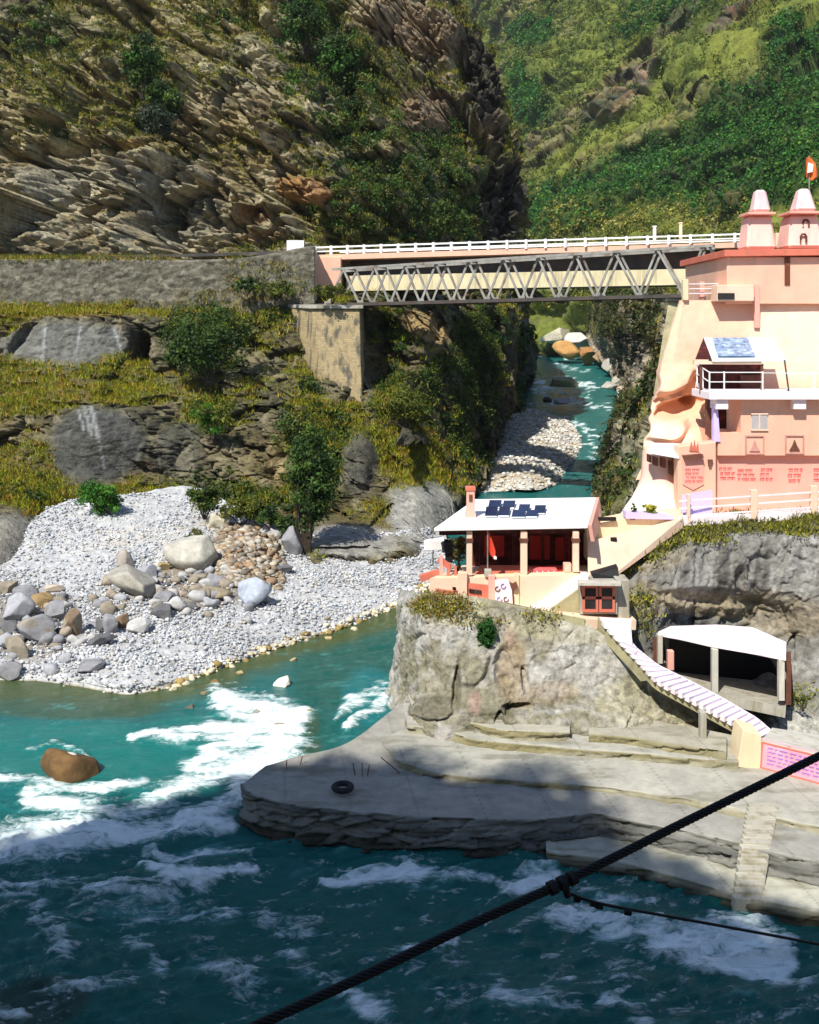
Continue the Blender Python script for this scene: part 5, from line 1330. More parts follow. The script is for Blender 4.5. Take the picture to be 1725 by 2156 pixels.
# balcony slab, brackets and rail
a = [at(1494, 838, 53.4), at(1900, 838, 53.4), at(1900, 826, 55.5), at(1494, 826, 55.5)]
bs = MB(); pxbox(bs, 1494, 826, 2600, 841, 53.4, 3.4); bs.build('balcony_slab', 'white_pink', tp)
bl = MB(); bl.prism([at(1466, 803, 57), at(1494, 826, 53.42), at(1494, 841, 53.42), at(1466, 812, 57)], (0, .05, 0)); bl.build('slab_edge', 'white_pink', tp)
fl = MB(); fl.prism([at(1466, 804, 57), at(1494, 828, 53.45), at(1494, 828, 56.9)], (0, 0, -.25)); fl.build('slab_corner', 'white_pink', tp)
for x0 in (1508, 1672):
    b_ = MB(); pxbox(b_, x0, 841, x0 + 26, 862, 53.6, 1.7).build('bracket', 'white_pink', tp, bevel=.02)
rl = MB()
for y in (784, 804): rl.beam(at(1494, y, 53.5), at(1608, y, 53.5), .05, .05)
for y in (784, 804): rl.beam(at(1494, y, 53.5), at(1466, y - 18, 57), .05, .05)
for y in (790,): rl.beam(at(1608, y - 5, 53.5), at(1900, y - 2, 53.5), .035, .035)
rl.build('balcony_rail', 'white', tp)
for x0 in (1494, 1525, 1606, 1715):
    p_ = MB(); p_.beam(at(x0, 782, 53.5), at(x0, 828, 53.5), .07, .07, (0, 1, 0)).build('rail_post', 'white', tp)
for x0, y0, Y in ((1468, 766, 56.8), (1480, 774, 55.2)):
    p_ = MB(); p_.beam(at(x0, y0, Y), at(x0, y0 + 44, Y), .07, .07, (0, 1, 0)).build('rail_post', 'white', tp)
# shelter on the balcony
cs = MB(); pxprism(cs, [(1468, 766), (1602, 766), (1602, 828), (1468, 828)], 57.4, .2).build('shelter_wall', 'dark_red', tp)
cs = MB(); pxbox(cs, 1560, 790, 1602, 830, 57.2, .15).build('shelter_bench', 'brown_wood', tp)
cs = MB(); pxbox(cs, 1462, 757, 1604, 767, 55.0, .3).build('shelter_beam', 'peach_pale', tp)
ro = [at(1500, 758, 54.9), at(1654, 757, 54.9), at(1628, 711, 58.4), at(1482, 711, 58.4)]
rf = MB(); rf.hexa(ro, [v - Vector((0, 0, .09)) for v in ro]); rfo = rf.build('shelter_roof', 'sheet_metal', tp)
lo_ = [at(1464, 756, 55.2), at(1499, 757.5, 54.95), at(1481.5, 711, 58.4)]
gb = MB(); gb.prism(lo_, (0, 0, -.06)); gb.build('shelter_gable', 'dark_red', tp)
pn = [at(1512, 752, 55.15), at(1590, 752, 55.15), at(1574, 714, 58.1), at(1500, 714, 58.1)]
pn = [v + Vector((0, 0, .05)) for v in pn]
pv = MB(); pv.hexa(pn, [v + Vector((0, 0, .05)) for v in pn])
tag(pv.build('solar_panel', 'solar_light', None), 'large pale blue solar panel lying on the balcony shelter roof', 'solar panel')
for x0 in (1474, 1603):
    p_ = MB(); pxbox(p_, x0, 766, x0 + 5, 830, 55.1, .12).build('shelter_post', 'brown_wood', tp)
p_ = MB(); p_.tube([at(1652, 758, 54.8), at(1662, 830, 54.2)], .05, 8)
tag(p_.build('metal_pole', 'dark_steel', None), 'thin dark metal pole leaning against the balcony shelter roof', 'pole')
# front terrace with railing
def zt(x): return np.interp(x, [1430, 1740], [1104, 1083])
cu = MB(); cu.prism([at(1430, 1092, 50.2), at(1900, 1062, 52), at(1900, 1082, 52), at(1430, 1108, 50.2)], (0, .5, 0)); cu.build('terrace_curb', 'white_pink', tp)
te = [at(1430, 1093, 50.6), at(1900, 1063, 52.4), at(1900, 1063, 57), at(1430, 1093, 57)]
ter = MB(); ter.hexa(te, [v - Vector((0, 0, 1.0)) for v in te]); ter.build('terrace_floor', 'peach_pale', tp)
for x0, Y in ((1448, 50.25), (1582, 50.7), (1708, 51.2)):
    yb_ = zt(x0)
    p_ = MB(); pxbox(p_, x0, yb_ - 62, x0 + (14 if x0 > 1500 else 6), yb_, Y, .28).build('terrace_post', 'peach_pale', tp, bevel=.015)
for dy0 in (17, 33, 49):
    r_ = MB(); r_.beam(at(1430, 1104 - dy0, 50.35), at(1760, 1082 - dy0, 51.4), .06, .08).build('terrace_rail', 'white_pink', tp)
lp = MB(); pxprism(lp, [(1436, 1042), (1500, 1032), (1500, 1086), (1436, 1092)], 51.0, .05)
tag(lp.build('cloth_sheet', 'lilac', None), 'pale lilac sheet hung inside the temple terrace railing', 'cloth')
# stair wall running down from the terrace to the pavilion
sw = MB(); sw.hexa([at(1238, 1256, 46.4), at(1438, 1112, 50.0), at(1438, 1090, 50.0), at(1238, 1140, 48)], [at(1238, 1256, 50), at(1438, 1112, 53), at(1438, 1090, 53), at(1238, 1140, 52)])
sw.build('stair_wall', 'peach_pale', tp)
uw = MB(); pxprism(uw, [(1236, 1108), (1300, 1096), (1330, 1090), (1438, 1080), (1438, 1115), (1330, 1160), (1236, 1180)], 50.5, 1.5).build('yard_wall', 'cream', tp)
lc = MB(); pxprism(lc, [(1318, 1078), (1420, 1086), (1420, 1094), (1318, 1092)], 50.2, .8).build('wall_coping', 'lilac', tp)
for x0, y0, x1, y1 in ((1262, 1090, 1298, 1097), (1286, 1132, 1299, 1140)):
    v_ = MB(); pxbox(v_, x0, y0, x1, y1, 50.2 if y0 < 1100 else 48.3, .25).build('vent', 'window_dark', tp)

# flags
def flag(name, x0, y0, y1, Y, cloth, lab, mat, emblem=None):
    t = thing(name, at(x0, y1, Y), lab, 'flag')
    MB().tube([at(x0, y0, Y), at(x0, y1, Y)], .035, 6).build('pole', 'steel', t)
    rows = []
    n = 8
    me = MB(); top_ = [at(x, ya, Y) for x, ya, yb in cloth]; bo_ = [at(x, yb, Y) for x, ya, yb in cloth]
    for k in range(len(top_)):
        wv = Vector((0, .12 * math.sin(k * 1.7), 0)); top_[k] += wv; bo_[k] += wv
    for k in range(len(top_) - 1):
        d = Vector((0, .02, 0)); me.hexa([top_[k], top_[k + 1], bo_[k + 1], bo_[k]], [top_[k] + d, top_[k + 1] + d, bo_[k + 1] + d, bo_[k] + d])
    fo_ = me.build('flag_cloth', mat, t)
    if emblem:
        e = MB(); pxprism(e, emblem, Y - .2, .03).build('flag_patch', 'white', fo_)
    return t
flag('flag', 1704, 328, 524, 63.5, [(1698, 334, 372), (1704, 328, 376), (1710, 336, 380), (1716, 346, 374), (1722, 360, 372)], 'orange and white flag flying from a pole behind the temple spires', 'flag_orange', [(1702, 342), (1713, 346), (1711, 362), (1700, 364)])

# ================================================================ pavilion
pa = thing('pavilion', at(1080, 1205, 48), 'small open red pavilion with a flat white roof on the bluff', 'pavilion')
YF = 46.25
ro = [at(914, 1112, 46), at(1238, 1106, 46.2), at(1256, 1047, 53), at(1000, 1051, 53)]
rfo = MB().hexa(ro, [v - Vector((0, 0, .16)) for v in ro]).build('roof', 'white', pa, bevel=.02)
sd = MB(); sd.hexa([at(1238.5, 1106, 46.25), at(1256.5, 1047, 53), at(1262, 1080, 53), at(1244, 1140, 46.4)], [at(1246, 1106, 46.25), at(1262, 1047, 53), at(1268, 1080, 53), at(1252, 1140, 46.4)]).build('side_wall', 'pink', pa)
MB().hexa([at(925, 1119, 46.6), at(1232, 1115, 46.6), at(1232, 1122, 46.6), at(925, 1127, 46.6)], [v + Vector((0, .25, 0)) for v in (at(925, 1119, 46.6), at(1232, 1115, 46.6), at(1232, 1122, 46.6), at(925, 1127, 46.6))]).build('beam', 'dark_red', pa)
for x0, x1, ya, yb_ in ((983, 995, 1120, 1212), (1097, 1111, 1120, 1212), (1207, 1220, 1120, 1205)):
    c_ = MB(); pxbox(c_, x0, ya, x1, yb_, YF, .32); co = c_.build('column', 'peach_pale', pa, bevel=.03)
    k_ = MB(); pxbox(k_, x0 - 1.6, ya + 14, x1 + 1.6, ya + 22, YF - .05, .42).build('capital', 'brown_wood', co)
for x0 in (1010, 1080, 1140, 1190): 
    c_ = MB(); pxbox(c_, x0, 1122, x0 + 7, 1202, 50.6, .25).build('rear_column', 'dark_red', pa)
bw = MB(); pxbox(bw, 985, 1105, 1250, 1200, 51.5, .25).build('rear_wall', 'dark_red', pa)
for x0, x1, y0, y1 in ((1020, 1062, 1128, 1172), (1115, 1158, 1128, 1178), (1170, 1200, 1132, 1180)):
    c_ = MB(); pxbox(c_, x0, y0, x1, y1, 51.4, .06).build('wall_panel', 'red', pa)
fl_ = [at(905, 1218, YF - .1), at(1236, 1210, YF - .1), at(1236, 1188, 52), at(975, 1190, 52)]
MB().hexa(fl_, [v - Vector((0, 0, 1.6)) for v in fl_]).build('floor', 'peach_pale', pa)
st_ = MB(); st_.hexa([at(1000, 1206, 47.6), at(1098, 1205, 47.6), at(1098, 1190, 49.2), at(1012, 1190, 49.2)], [v + Vector((0, 0, -.5)) for v in (at(1000, 1206, 47.6), at(1098, 1205, 47.6), at(1098, 1190, 49.2), at(1012, 1190, 49.2))]).build('plinth', 'salmon', pa)
st_ = MB(); st_.hexa([at(1112, 1206, 47.6), at(1208, 1203, 47.6), at(1208, 1190, 49), at(1112, 1192, 49)], [v + Vector((0, 0, -.5)) for v in (at(1112, 1206, 47.6), at(1208, 1203, 47.6), at(1208, 1190, 49), at(1112, 1192, 49))]).build('plinth', 'red', pa)
# front walls below the floor
wl = MB(); pxprism(wl, [(918, 1218), (1214, 1208), (1240, 1212), (1240, 1285), (1090, 1278), (1000, 1262), (918, 1254)], 46.2, .5).build('front_wall', 'cream', pa)
for pts in ([(917, 1240), (964, 1246), (964, 1262), (917, 1252)], [(985, 1228), (1030, 1233), (1030, 1272), (985, 1262)]):
    w_ = MB(); pxprism(w_, pts, 46.0, .15).build('red_parapet', 'salmon', pa)
for pts in ([(988, 1240), (1014, 1244), (1014, 1252), (988, 1247)], [(953, 1236), (961, 1237), (961, 1244), (953, 1242)]):
    w_ = MB(); pxprism(w_, pts, 45.93, .06).build('slot', 'window_dark', pa)
for x0, x1, ya, yb_ in ((965, 984, 1206, 1262), (1029, 1043, 1212, 1274)):
    w_ = MB(); pxbox(w_, x0, ya, x1, yb_, 45.85, .3).build('gate_post', 'peach_pale' if x0 < 1000 else 'pink', pa, bevel=.02)
for x0, y0, x1, y1 in ((926, 1170, 933, 1245), (941, 1186, 948, 1216), (957, 1194, 962, 1216)):
    w_ = MB(); pxbox(w_, x0, y0, x1, y1, 46.6, .2).build('rail_post', 'salmon' if x0 > 930 else 'pink', pa)
w_ = MB(); w_.beam(at(924, 1176, 46.7), at(950, 1196, 46.7), .12, .3).build('hand_rail', 'salmon', pa)
w_ = MB(); w_.beam(at(885, 1218, 47.5), at(925, 1205, 47.5), .3, .35).build('side_ledge', 'salmon', pa)
w_ = MB(); pxprism(w_, [(1083, 1208), (1093, 1208), (1093, 1276), (1083, 1274)], 46.05, .2).build('wall_pilaster', 'cream', pa)
# steps at its right end
pr = [(1118, 1284)]
for k in range(9):
    pr += [(1122 + 13 * k, 1277 - 8.6 * k), (1135 + 13 * k, 1277 - 8.6 * k)]
pr += [(1240, 1300)]
pxprism(MB(), pr, 45.75, .42).build('steps', 'white_pink', pa)
pxprism(MB(), [(1150, 1290), (1226, 1236), (1226, 1300)], 45.55, .18).build('stair_wall', 'olive_concrete', pa)
# little shrine chimney on the roof
ch = MB(); pxprism(ch, [(980, 1098), (1003, 1098), (1003, 1084), (1000, 1074), (1000, 1034), (983, 1034), (983, 1074), (980, 1084)], 48.2, .45); cho = ch.build('roof_turret', 'pink', pa, bevel=.02)
ch = MB(); pxbox(ch, 981, 1026, 1002, 1034, 48.15, .55).build('turret_cap', 'salmon', cho, bevel=.02)
ch = MB(); pxbox(ch, 988, 1042, 995, 1056, 48.15, .05).build('turret_niche', 'brown_wood', cho)
# solar panels on the roof
labs = ['far left dark blue solar panel in the rear row on the pavilion roof', 'dark blue solar panel second from left in the rear row on the pavilion roof', 'wide dark blue solar panel at the front left of the pavilion roof array', 'dark blue solar panel left of centre on the pavilion roof array', 'dark blue solar panel in the rear row near the right of the pavilion roof array',
        'wide dark blue solar panel at the front centre of the pavilion roof array', 'dark blue solar panel right of centre at the front of the pavilion roof array', 'small dark blue solar panel at the right end of the pavilion roof array']
def roofp(x, y):
    n = (ro[1] - ro[0]).cross(ro[3] - ro[0]); c0 = Vector((0, 0, H)); q = at(x, y, 50) - c0
    return c0 + q * ((ro[0] - c0).dot(n) / q.dot(n))
for lab, (x0, y0, x1, y1) in zip(labs, ((1028, 1062, 1054, 1072), (1058, 1063, 1083, 1073), (1021, 1076, 1046, 1091), (1049, 1076, 1072, 1090), (1091, 1071, 1114, 1081), (1077, 1083, 1105, 1093), (1107, 1083, 1131, 1092), (1124, 1073, 1147, 1085))):
    sk = (1078 - (y0 + y1) / 2) * .0
    a = [roofp(x0, y1) + Vector((0, 0, .10)), roofp(x1, y1) + Vector((0, 0, .10)), roofp(x1 + 3, y0) + Vector((0, 0, .22)), roofp(x0 + 3, y0) + Vector((0, 0, .22))]
    t = thing('solar_panel', roofp((x0 + x1) / 2, y1), lab, 'solar panel', 'solar panels on the pavilion roof')
    MB().hexa(a, [v + Vector((0, 0, .03)) for v in a]).build('panel', 'solar', t)
    MB().beam(a[0] - Vector((0, .03, .01)), a[1] - Vector((0, .03, .01)), .05, .06).build('frame', 'sheet_metal', t)
# things standing about the pavilion
wt = MB(); pxprism(wt, [(893, 1142), (936, 1136), (936, 1158), (893, 1160)], 47.6, .6)
wto = wt.build('water_box', 'white', None, bevel=.03); tag(wto, 'plain white box raised on a thin leg left of the pavilion', 'box')
MB().tube([at(912, 1158, 47.8), at(912, 1190, 47.8)], .04, 6).build('leg', 'dark_steel', wto)
tk = MB(); tk.tube([at(943, 1162, 47.3), at(943, 1158, 47.3), at(942, 1148, 47.3), at(940, 1140, 47.3)], .30, 14)
tko = tk.build('water_tank', 'rubber', None, smooth=False); tag(tko, 'small black plastic water tank beside the white box', 'tank')
MB().tube([at(940, 1140, 47.3), at(940, 1136, 47.3)], .12, 10).build('lid', 'black', tko)
bt = MB(); pxbox(bt, 938, 1164, 954, 1186, 47.2, .4); tag(bt.build('metal_drum', 'black', None, bevel=.06), 'black drum standing under the water tank by the red rail', 'drum')
flag('flag', 1027, 1118, 1200, 46.3, [(1029, 1118, 1160), (1033, 1128, 1168), (1038, 1142, 1174), (1043, 1158, 1180)], 'drooping red flag on a thin pole in front of the pavilion', 'flag_red', [(1040, 1170), (1046, 1172), (1046, 1178), (1040, 1177)])
pd = MB(); pxbox(pd, 1021, 1200, 1036, 1216, 46.0, .35); tag(pd.build('stone_pedestal', 'concrete', None, bevel=.03), 'small grey pedestal at the foot of the red flag pole', 'pedestal')
bn = thing('covered_bench', at(1145, 1214, 47.2), 'low bench draped in a red and white patterned cloth under the pavilion roof', 'bench')
pxbox(MB(), 1117, 1199, 1174, 1216, 47.0, .5).build('drape', 'text_red', bn, bevel=.03)
for k in range(14):
    x0 = 1118 + 4 * k; pxbox(MB(), x0, 1202 + (k % 3) * 3, x0 + 2, 1206 + (k % 3) * 3, 46.97, .03).build('pattern_patch', 'white_pink', bn)
dk = MB(); pxbox(dk, 1188, 1187, 1204, 1214, 46.5, .4); dko = dk.build('donation_box', 'pink', None, bevel=.03); tag(dko, 'upright pink box beside the right column of the pavilion', 'box')
pxbox(MB(), 1190, 1190, 1202, 1204, 46.45, .05).build('front_panel', 'peach_pale', dko)
gt = thing('ornate_gate', at(1058, 1272, 45.8), 'white gate with purple scrollwork in the front wall of the pavilion', 'gate')
pxprism(MB(), [(1043, 1222), (1070, 1220), (1078, 1244), (1080, 1274), (1043, 1270)], 45.75, .12).build('gate_panel', 'white_pink', gt)
for k, (x0, y0) in enumerate(((1048, 1240), (1052, 1262), (1066, 1262), (1060, 1234))):
    pts = [at(x0 + 5 * math.cos(u * .7), y0 + 5 * math.sin(u * .7), 45.72) for u in range(8)]
    MB().tube(pts, .03, 5).build('scroll', 'text_blue' if k % 2 else 'brown_wood', gt)
bd = MB(); pxprism(bd, [(1073, 1226), (1080, 1230), (1088, 1226), (1090, 1238), (1084, 1242), (1076, 1238)], 45.8, .2); tag(bd.build('brown_basket', 'brown_wood', None), 'small brown basket hanging on the cream pavilion wall', 'basket')

# kiosk with the red lattice doors
ki = thing('red_kiosk', at(1260, 1292, 45), 'little red lattice door kiosk with a grey canopy at the stair head', 'kiosk')
pxbox(MB(), 1222, 1228, 1300, 1293, 45.1, 1.6).build('wall', 'concrete', ki)
for k, x0 in enumerate((1227, 1262)):
    dr = MB()
    w_ = 33
    for a_ in ((0, 0, w_, 7), (0, 25, w_, 31), (0, 52, w_, 58), (0, 7, 5, 52), (w_ - 5, 7, w_, 52)): pxbox(dr, x0 + a_[0], 1231 + a_[1], x0 + a_[2], 1231 + a_[3], 44.95, .1)
    do = dr.build('door', 'salmon', ki)
    pxbox(MB(), x0 + 5, 1238, x0 + w_ - 5, 1256, 45.0, .04).build('pane', 'window_dark', do)
    pxbox(MB(), x0 + 5, 1262, x0 + w_ - 5, 1283, 45.0, .04).build('pane', 'window_dark', do)
cn = [at(1216, 1228, 44.3), at(1308, 1229, 44.3), at(1306, 1219, 46.4), at(1222, 1218, 46.4)]
MB().hexa(cn, [v - Vector((0, 0, .12)) for v in cn]).build('canopy', 'concrete_pale', ki)
pxbox(MB(), 1300, 1222, 1326, 1306, 45.3, 1.2).build('side_pillar', 'concrete', ki, bevel=.03)
tr = [at(1246, 1212, 46.5), at(1302, 1196, 46.5), at(1304, 1218, 46.0), at(1250, 1218, 46.0)]
o = MB().hexa(tr, [v + Vector((0, .5, .1)) for v in tr]).build('timber_pile', 'black', None); tag(o, 'dark heap of scrap timber lying on the kiosk canopy', 'timber')

# parapet wall along the bluff
pw = MB(); pw.hexa([at(1000, 1260, 44.5), at(1232, 1302, 44.0), at(1232, 1346, 44.0), at(1000, 1290, 44.5)], [at(1000, 1260, 45.0), at(1232, 1302, 44.6), at(1232, 1346, 44.6), at(1000, 1290, 45.0)])
o = pw.build('parapet_wall', 'olive_concrete', None, bevel=.03); tag(o, 'low olive concrete parapet wall along the top of the bluff', 'wall')
# flagged ground between pavilion and parapet
gl = [at(1000, 1262, 44.9), at(1236, 1304, 44.5), at(1340, 1306, 45.0), at(1320, 1285, 47), at(1000, 1255, 47)]
o = MB().prism(gl, (0, 0, -.5)).build('path', 'peach_pale'); tag(o, kind='structure')

# ================================================================ long white stairs
sr = thing('staircase', at(1460, 1480, 42), 'long white staircase curving down from the kiosk on concrete supports', 'stairs')
Lp = [(1262, 1299), (1278, 1318), (1333, 1376), (1382, 1430), (1473, 1480), (1562, 1529), (1600, 1551)]
Rp = [(1329, 1304), (1329, 1322), (1332, 1356), (1384, 1398), (1449, 1430), (1519, 1467), (1595, 1511), (1626, 1538)]
def path_pts(Lq, n):
    A = np.array(Lq, float); seg = np.hypot(*np.diff(A, axis=0).T); c = np.concatenate([[0], np.cumsum(seg)]); q = np.linspace(0, c[-1], n)
    return [(np.interp(v, c, A[:, 0]), np.interp(v, c, A[:, 1])) for v in q]
NS = 25
Lq, Rq = path_pts(Lp, NS + 1), path_pts(Rp, NS + 1)
def zs(k): return 6.2 + (2.0 - 6.2) * k / NS
for k in range(NS):
    z = zs(k)
    a, b = ground(*Lq[k], z), ground(*Rq[k], z); c, d_ = ground(*Rq[k + 1], z), ground(*Lq[k + 1], z)
    # keep the nosing clear of the next tread
    mb = MB(); pts = [a, b, c, d_]
    mb.hexa(pts, [v - Vector((0, 0, .26)) for v in pts]).build('step', 'white_pink', sr)
    if k > 2:
        nz_ = MB(); nz_.beam(d_ + Vector((0, -.012, -.02)), c + Vector((0, -.012, -.02)), .03, .03).build('nosing', 'lilac', sr)
st = MB()
for k in range(NS):
    z0, z1 = zs(k) - .02, zs(k + 1) - .02
    a, d_ = ground(*Lq[k], zs(k)), ground(*Lq[k + 1], zs(k + 1))
    th = .75 if k < 9 else .42
    th2 = .75 if k + 1 < 9 else .42
    v = Vector((-.10, -.12, 0))
    st.hexa([a + v, d_ + v, d_ + v - Vector((0, 0, th2)), a + v - Vector((0, 0, th))], [a + v * .1, d_ + v * .1, d_ + v * .1 - Vector((0, 0, th2)), a + v * .1 - Vector((0, 0, th))])
st.build('stringer', 'olive_concrete', sr)
un = MB()
for k in range(NS):
    a, b = ground(*Lq[k], zs(k)), ground(*Rq[k], zs(k)); c, d_ = ground(*Rq[k + 1], zs(k + 1)), ground(*Lq[k + 1], zs(k + 1))
    q = [v - Vector((0, 0, .3)) for v in (a, b, c, d_)]
    un.hexa(q, [v - Vector((0, 0, .14)) for v in q])
un.build('soffit', 'concrete', sr)
for (x, ya, yb_), wd in (((1374, 1440, 1502), 17), ((1482, 1500, 1560), 13)):
    p = ground(x, yb_, 2.2); Y = p.y
    mb = MB(); pxbox(mb, x - wd / 2, ya, x + wd / 2, yb_ + 12, Y, .35).build('support_post', 'concrete', sr, bevel=.02)
eb = MB(); pxprism(eb, [(1566, 1536), (1604, 1548), (1604, 1622), (1552, 1616)], 37.6, 1.2).build('end_block', 'cream', sr, bevel=.03)
rpm = [ground(1604, 1552, 1.98), ground(1628, 1539, 1.98), ground(1900, 1590, 1.98), ground(1900, 1640, 1.98)]
bl_, br_ = ground(1600, 1618, 1.58), ground(1900, 1700, 1.58); tl, tr_ = at(1604, 1561, bl_.y), at(1900, 1634, br_.y)
rm = MB(); rmp = [tl + Vector((0, .03, .05)), tr_ + Vector((0, .03, .05)), at(1900, 1575, 39.6), at(1626, 1532, 40.0)]; rm.hexa(rmp, [v - Vector((0, 0, .25)) for v in rmp]).build('ramp', 'concrete_pale', sr)

sg = thing('painted_wall', at(1660, 1630, 38), 'pink wall with purple painted lettering below the ramp', 'wall')
MB().hexa([tl, tr_, br_, bl_], [v + Vector((.1, .35, 0)) for v in (tl, tr_, br_, bl_)]).build('wall_face', 'sign_pink', sg)
def onsign(u, v): return (tl * (1 - u) + tr_ * u) * (1 - v) + (bl_ * (1 - u) + br_ * u) * v
tx = MB(); rt = random.Random(9)
for li in range(5):
    v0 = .16 + li * .14; u = .05
    while u < .52:
        wl = rt.uniform(.02, .07)
        for (ua, ub, va, vb) in [(u, u + wl, v0, v0 + .025)] + [(u + q * .012, u + q * .012 + .004, v0 + .025, v0 + .09 * rt.uniform(.6, 1)) for q in range(int(wl / .012))]:
            q4 = [onsign(ua, va), onsign(ub, va), onsign(ub, vb), onsign(ua, vb)]
            tx.hexa([p + Vector((-.004, -.014, 0)) for p in q4], [p + Vector((.004, .01, 0)) for p in q4])
        u += wl + .012
tx.build('purple_lettering', 'text_blue', sg)
bd_ = MB()
for ua, ub, va, vb in ((.0, .55, .0, .05), (.0, .55, .93, 1.0), (0, .012, .05, .93)):
    q4 = [onsign(ua, va), onsign(ub, va), onsign(ub, vb), onsign(ua, vb)]
    bd_.hexa([p + Vector((-.006, -.02, 0)) for p in q4], [p + Vector((.004, .01, 0)) for p in q4])
bd_.build('border', 'salmon', sg)

# ================================================================ shed with the white roof
sh = thing('open_shed', at(1520, 1475, 43), 'open fronted shed with a white sloping roof beside the staircase', 'shed')
fr_ = [at(1386, 1330, 45.2), at(1500, 1356, 43.4), at(1655, 1382, 41.4)]
bk_ = [at(1412, 1318, 47.6), at(1508, 1315, 48.0), at(1584, 1320, 47.6), at(1656, 1352, 44.5)]
rf = MB()
topv = [fr_[0], fr_[1], fr_[2], bk_[3], bk_[2], bk_[1], bk_[0]]
apex = at(1520, 1335, 45.6)
topv2 = topv + [apex]
vs = topv2 + [v - Vector((0, 0, .16)) for v in topv2]
fs = [(k, (k + 1) % 7, 7) for k in range(7)] + [((k + 1) % 7 + 8, k + 8, 15) for k in range(7)] + [(k + 8, (k + 1) % 7 + 8, (k + 1) % 7, k) for k in range(7)]
rf.add(vs, fs); rf.build('roof', 'white_pink', sh)
MB().hexa([fr_[0] + Vector((0, -.03, -.02)), fr_[2] + Vector((0, -.03, -.02)), fr_[2] + Vector((0, -.03, -.2)), fr_[0] + Vector((0, -.03, -.2))], [fr_[0] + Vector((0, .02, -.02)), fr_[2] + Vector((0, .02, -.02)), fr_[2] + Vector((0, .02, -.2)), fr_[0] + Vector((0, .02, -.2))]).build('eave_board', 'white_pink', sh)
for x0, x1, ya, yb_, Y in ((1386, 1396, 1332, 1398, 45.0), (1500, 1513, 1362, 1474, 43.2), (1641, 1653, 1384, 1476, 41.5)):
    pxbox(MB(), x0, ya + 5, x1, yb_, Y, .28).build('post', 'concrete_pale', sh, bevel=.02)
pxprism(MB(), [(1400, 1326), (1590, 1330), (1655, 1358), (1655, 1490), (1400, 1450)], 47.4, .3).build('rear_wall', 'black', sh)  # painted black for the deep shade inside the shed
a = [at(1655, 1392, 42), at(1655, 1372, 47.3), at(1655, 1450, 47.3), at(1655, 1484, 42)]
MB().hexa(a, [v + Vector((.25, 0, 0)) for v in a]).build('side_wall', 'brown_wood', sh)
a = [at(1384, 1345, 45.3), at(1398, 1335, 47.3), at(1398, 1420, 47.3), at(1384, 1400, 45.3)]
MB().hexa(a, [v + Vector((-.2, 0, 0)) for v in a]).build('side_wall', 'brown_wood', sh)
fl_ = [at(1390, 1402, 45.2), at(1520, 1462, 43.0), at(1655, 1490, 41.3), at(1655, 1440, 47.3), at(1398, 1412, 47.3)]
MB().prism(fl_, (0, 0, -.5)).build('floor', 'concrete', sh)
o = pxbox(MB(), 1407, 1371, 1420, 1412, 44.6, .3).build('stone_pillar', 'pink', None, bevel=.03); tag(o, 'short pink pillar standing on the stairs before the shed', 'pillar')

# steps cut through the terraces on the right
ws = thing('river_steps', ground(1600, 1780, .5), 'flight of worn concrete steps leading down the terraces to the river', 'stairs')
n = 17
for k in range(n):
    Y0 = 34.1 - (34.1 - 29.75) * k / (n - 1)
    z = float(np.interp(Y0, [29.7, 29.9, 31.75, 34.1], [.56, .64, 1.43, 1.74]))
    t = k / (n - 1)
    xa = lerpv(ground(1586, 1712, 1.65).x, ground(1546, 1890, .6).x, t); xb = lerpv(ground(1650, 1716, 1.65).x, ground(1606, 1896, .6).x, t)
    MB().hexa([(xa, Y0, z - .5), (xb, Y0 - .05, z - .5), (xb, Y0 - .05, z), (xa, Y0, z)], [(xa, Y0 + .30, z - .5), (xb, Y0 + .25, z - .5), (xb, Y0 + .25, z), (xa, Y0 + .30, z)]).build('step', 'alt_step_tone' if k % 2 else 'concrete', ws, bevel=.012)  # alternating tones replace the faint shading between treads and risers

# tyre, iron stakes on the platform
ty = thing('tyre', ground(722, 1662, 1.5), 'old black rubber tyre lying flat on the tip of the platform', 'tyre')
me = bpy.data.meshes.new('tread'); bm = bmesh.new()
RR, rr = .34, .13
for i in range(32):
    for j in range(12):
        u, v = i / 32 * 2 * math.pi, j / 12 * 2 * math.pi
        k = 1 + (.04 if (i % 2 and abs(v) < 1.4) else 0)
        bm.verts.new(((RR + rr * k * math.cos(v)) * math.cos(u), (RR + rr * k * math.cos(v)) * math.sin(u), rr * .9 * math.sin(v)))
bm.verts.ensure_lookup_table()
for i in range(32):
    for j in range(12):
        bm.faces.new([bm.verts[i * 12 + j], bm.verts[((i + 1) % 32) * 12 + j], bm.verts[((i + 1) % 32) * 12 + (j + 1) % 12], bm.verts[i * 12 + (j + 1) % 12]])
bmesh.ops.recalc_face_normals(bm, faces=bm.faces); bm.to_mesh(me); bm.free(); me.materials.append(MATS['rubber'])
o = bpy.data.objects.new('tread', me); COL.objects.link(o); o.parent = ty; o.location = (0, 0, .1)
stl = ['thin iron stake leaning beside the dark weeds on the platform', 'short iron stake nearest the tyre on the platform edge', 'iron stake standing upright between two others on the platform', 'bent iron rod leaning to the right on the platform', 'slim iron stub at the tip of the platform', 'iron stub behind the slim one at the platform tip']
for lab, (x, y, dx, hh) in zip(stl, ((748, 1634, -.05, .55), (763, 1636, 0, .6), (774, 1634, .05, .5), (842, 1628, -.45, .7), (604, 1622, 0, .45), (632, 1612, .06, .4))):
    p = ground(x, y, 1.33); o = MB().tube([p, p + Vector((dx, 0, hh * .6)), p + Vector((dx * 1.8, .05, hh))], .022, 6).build('iron_stake', 'rust', None)
    tag(o, lab, 'stake')

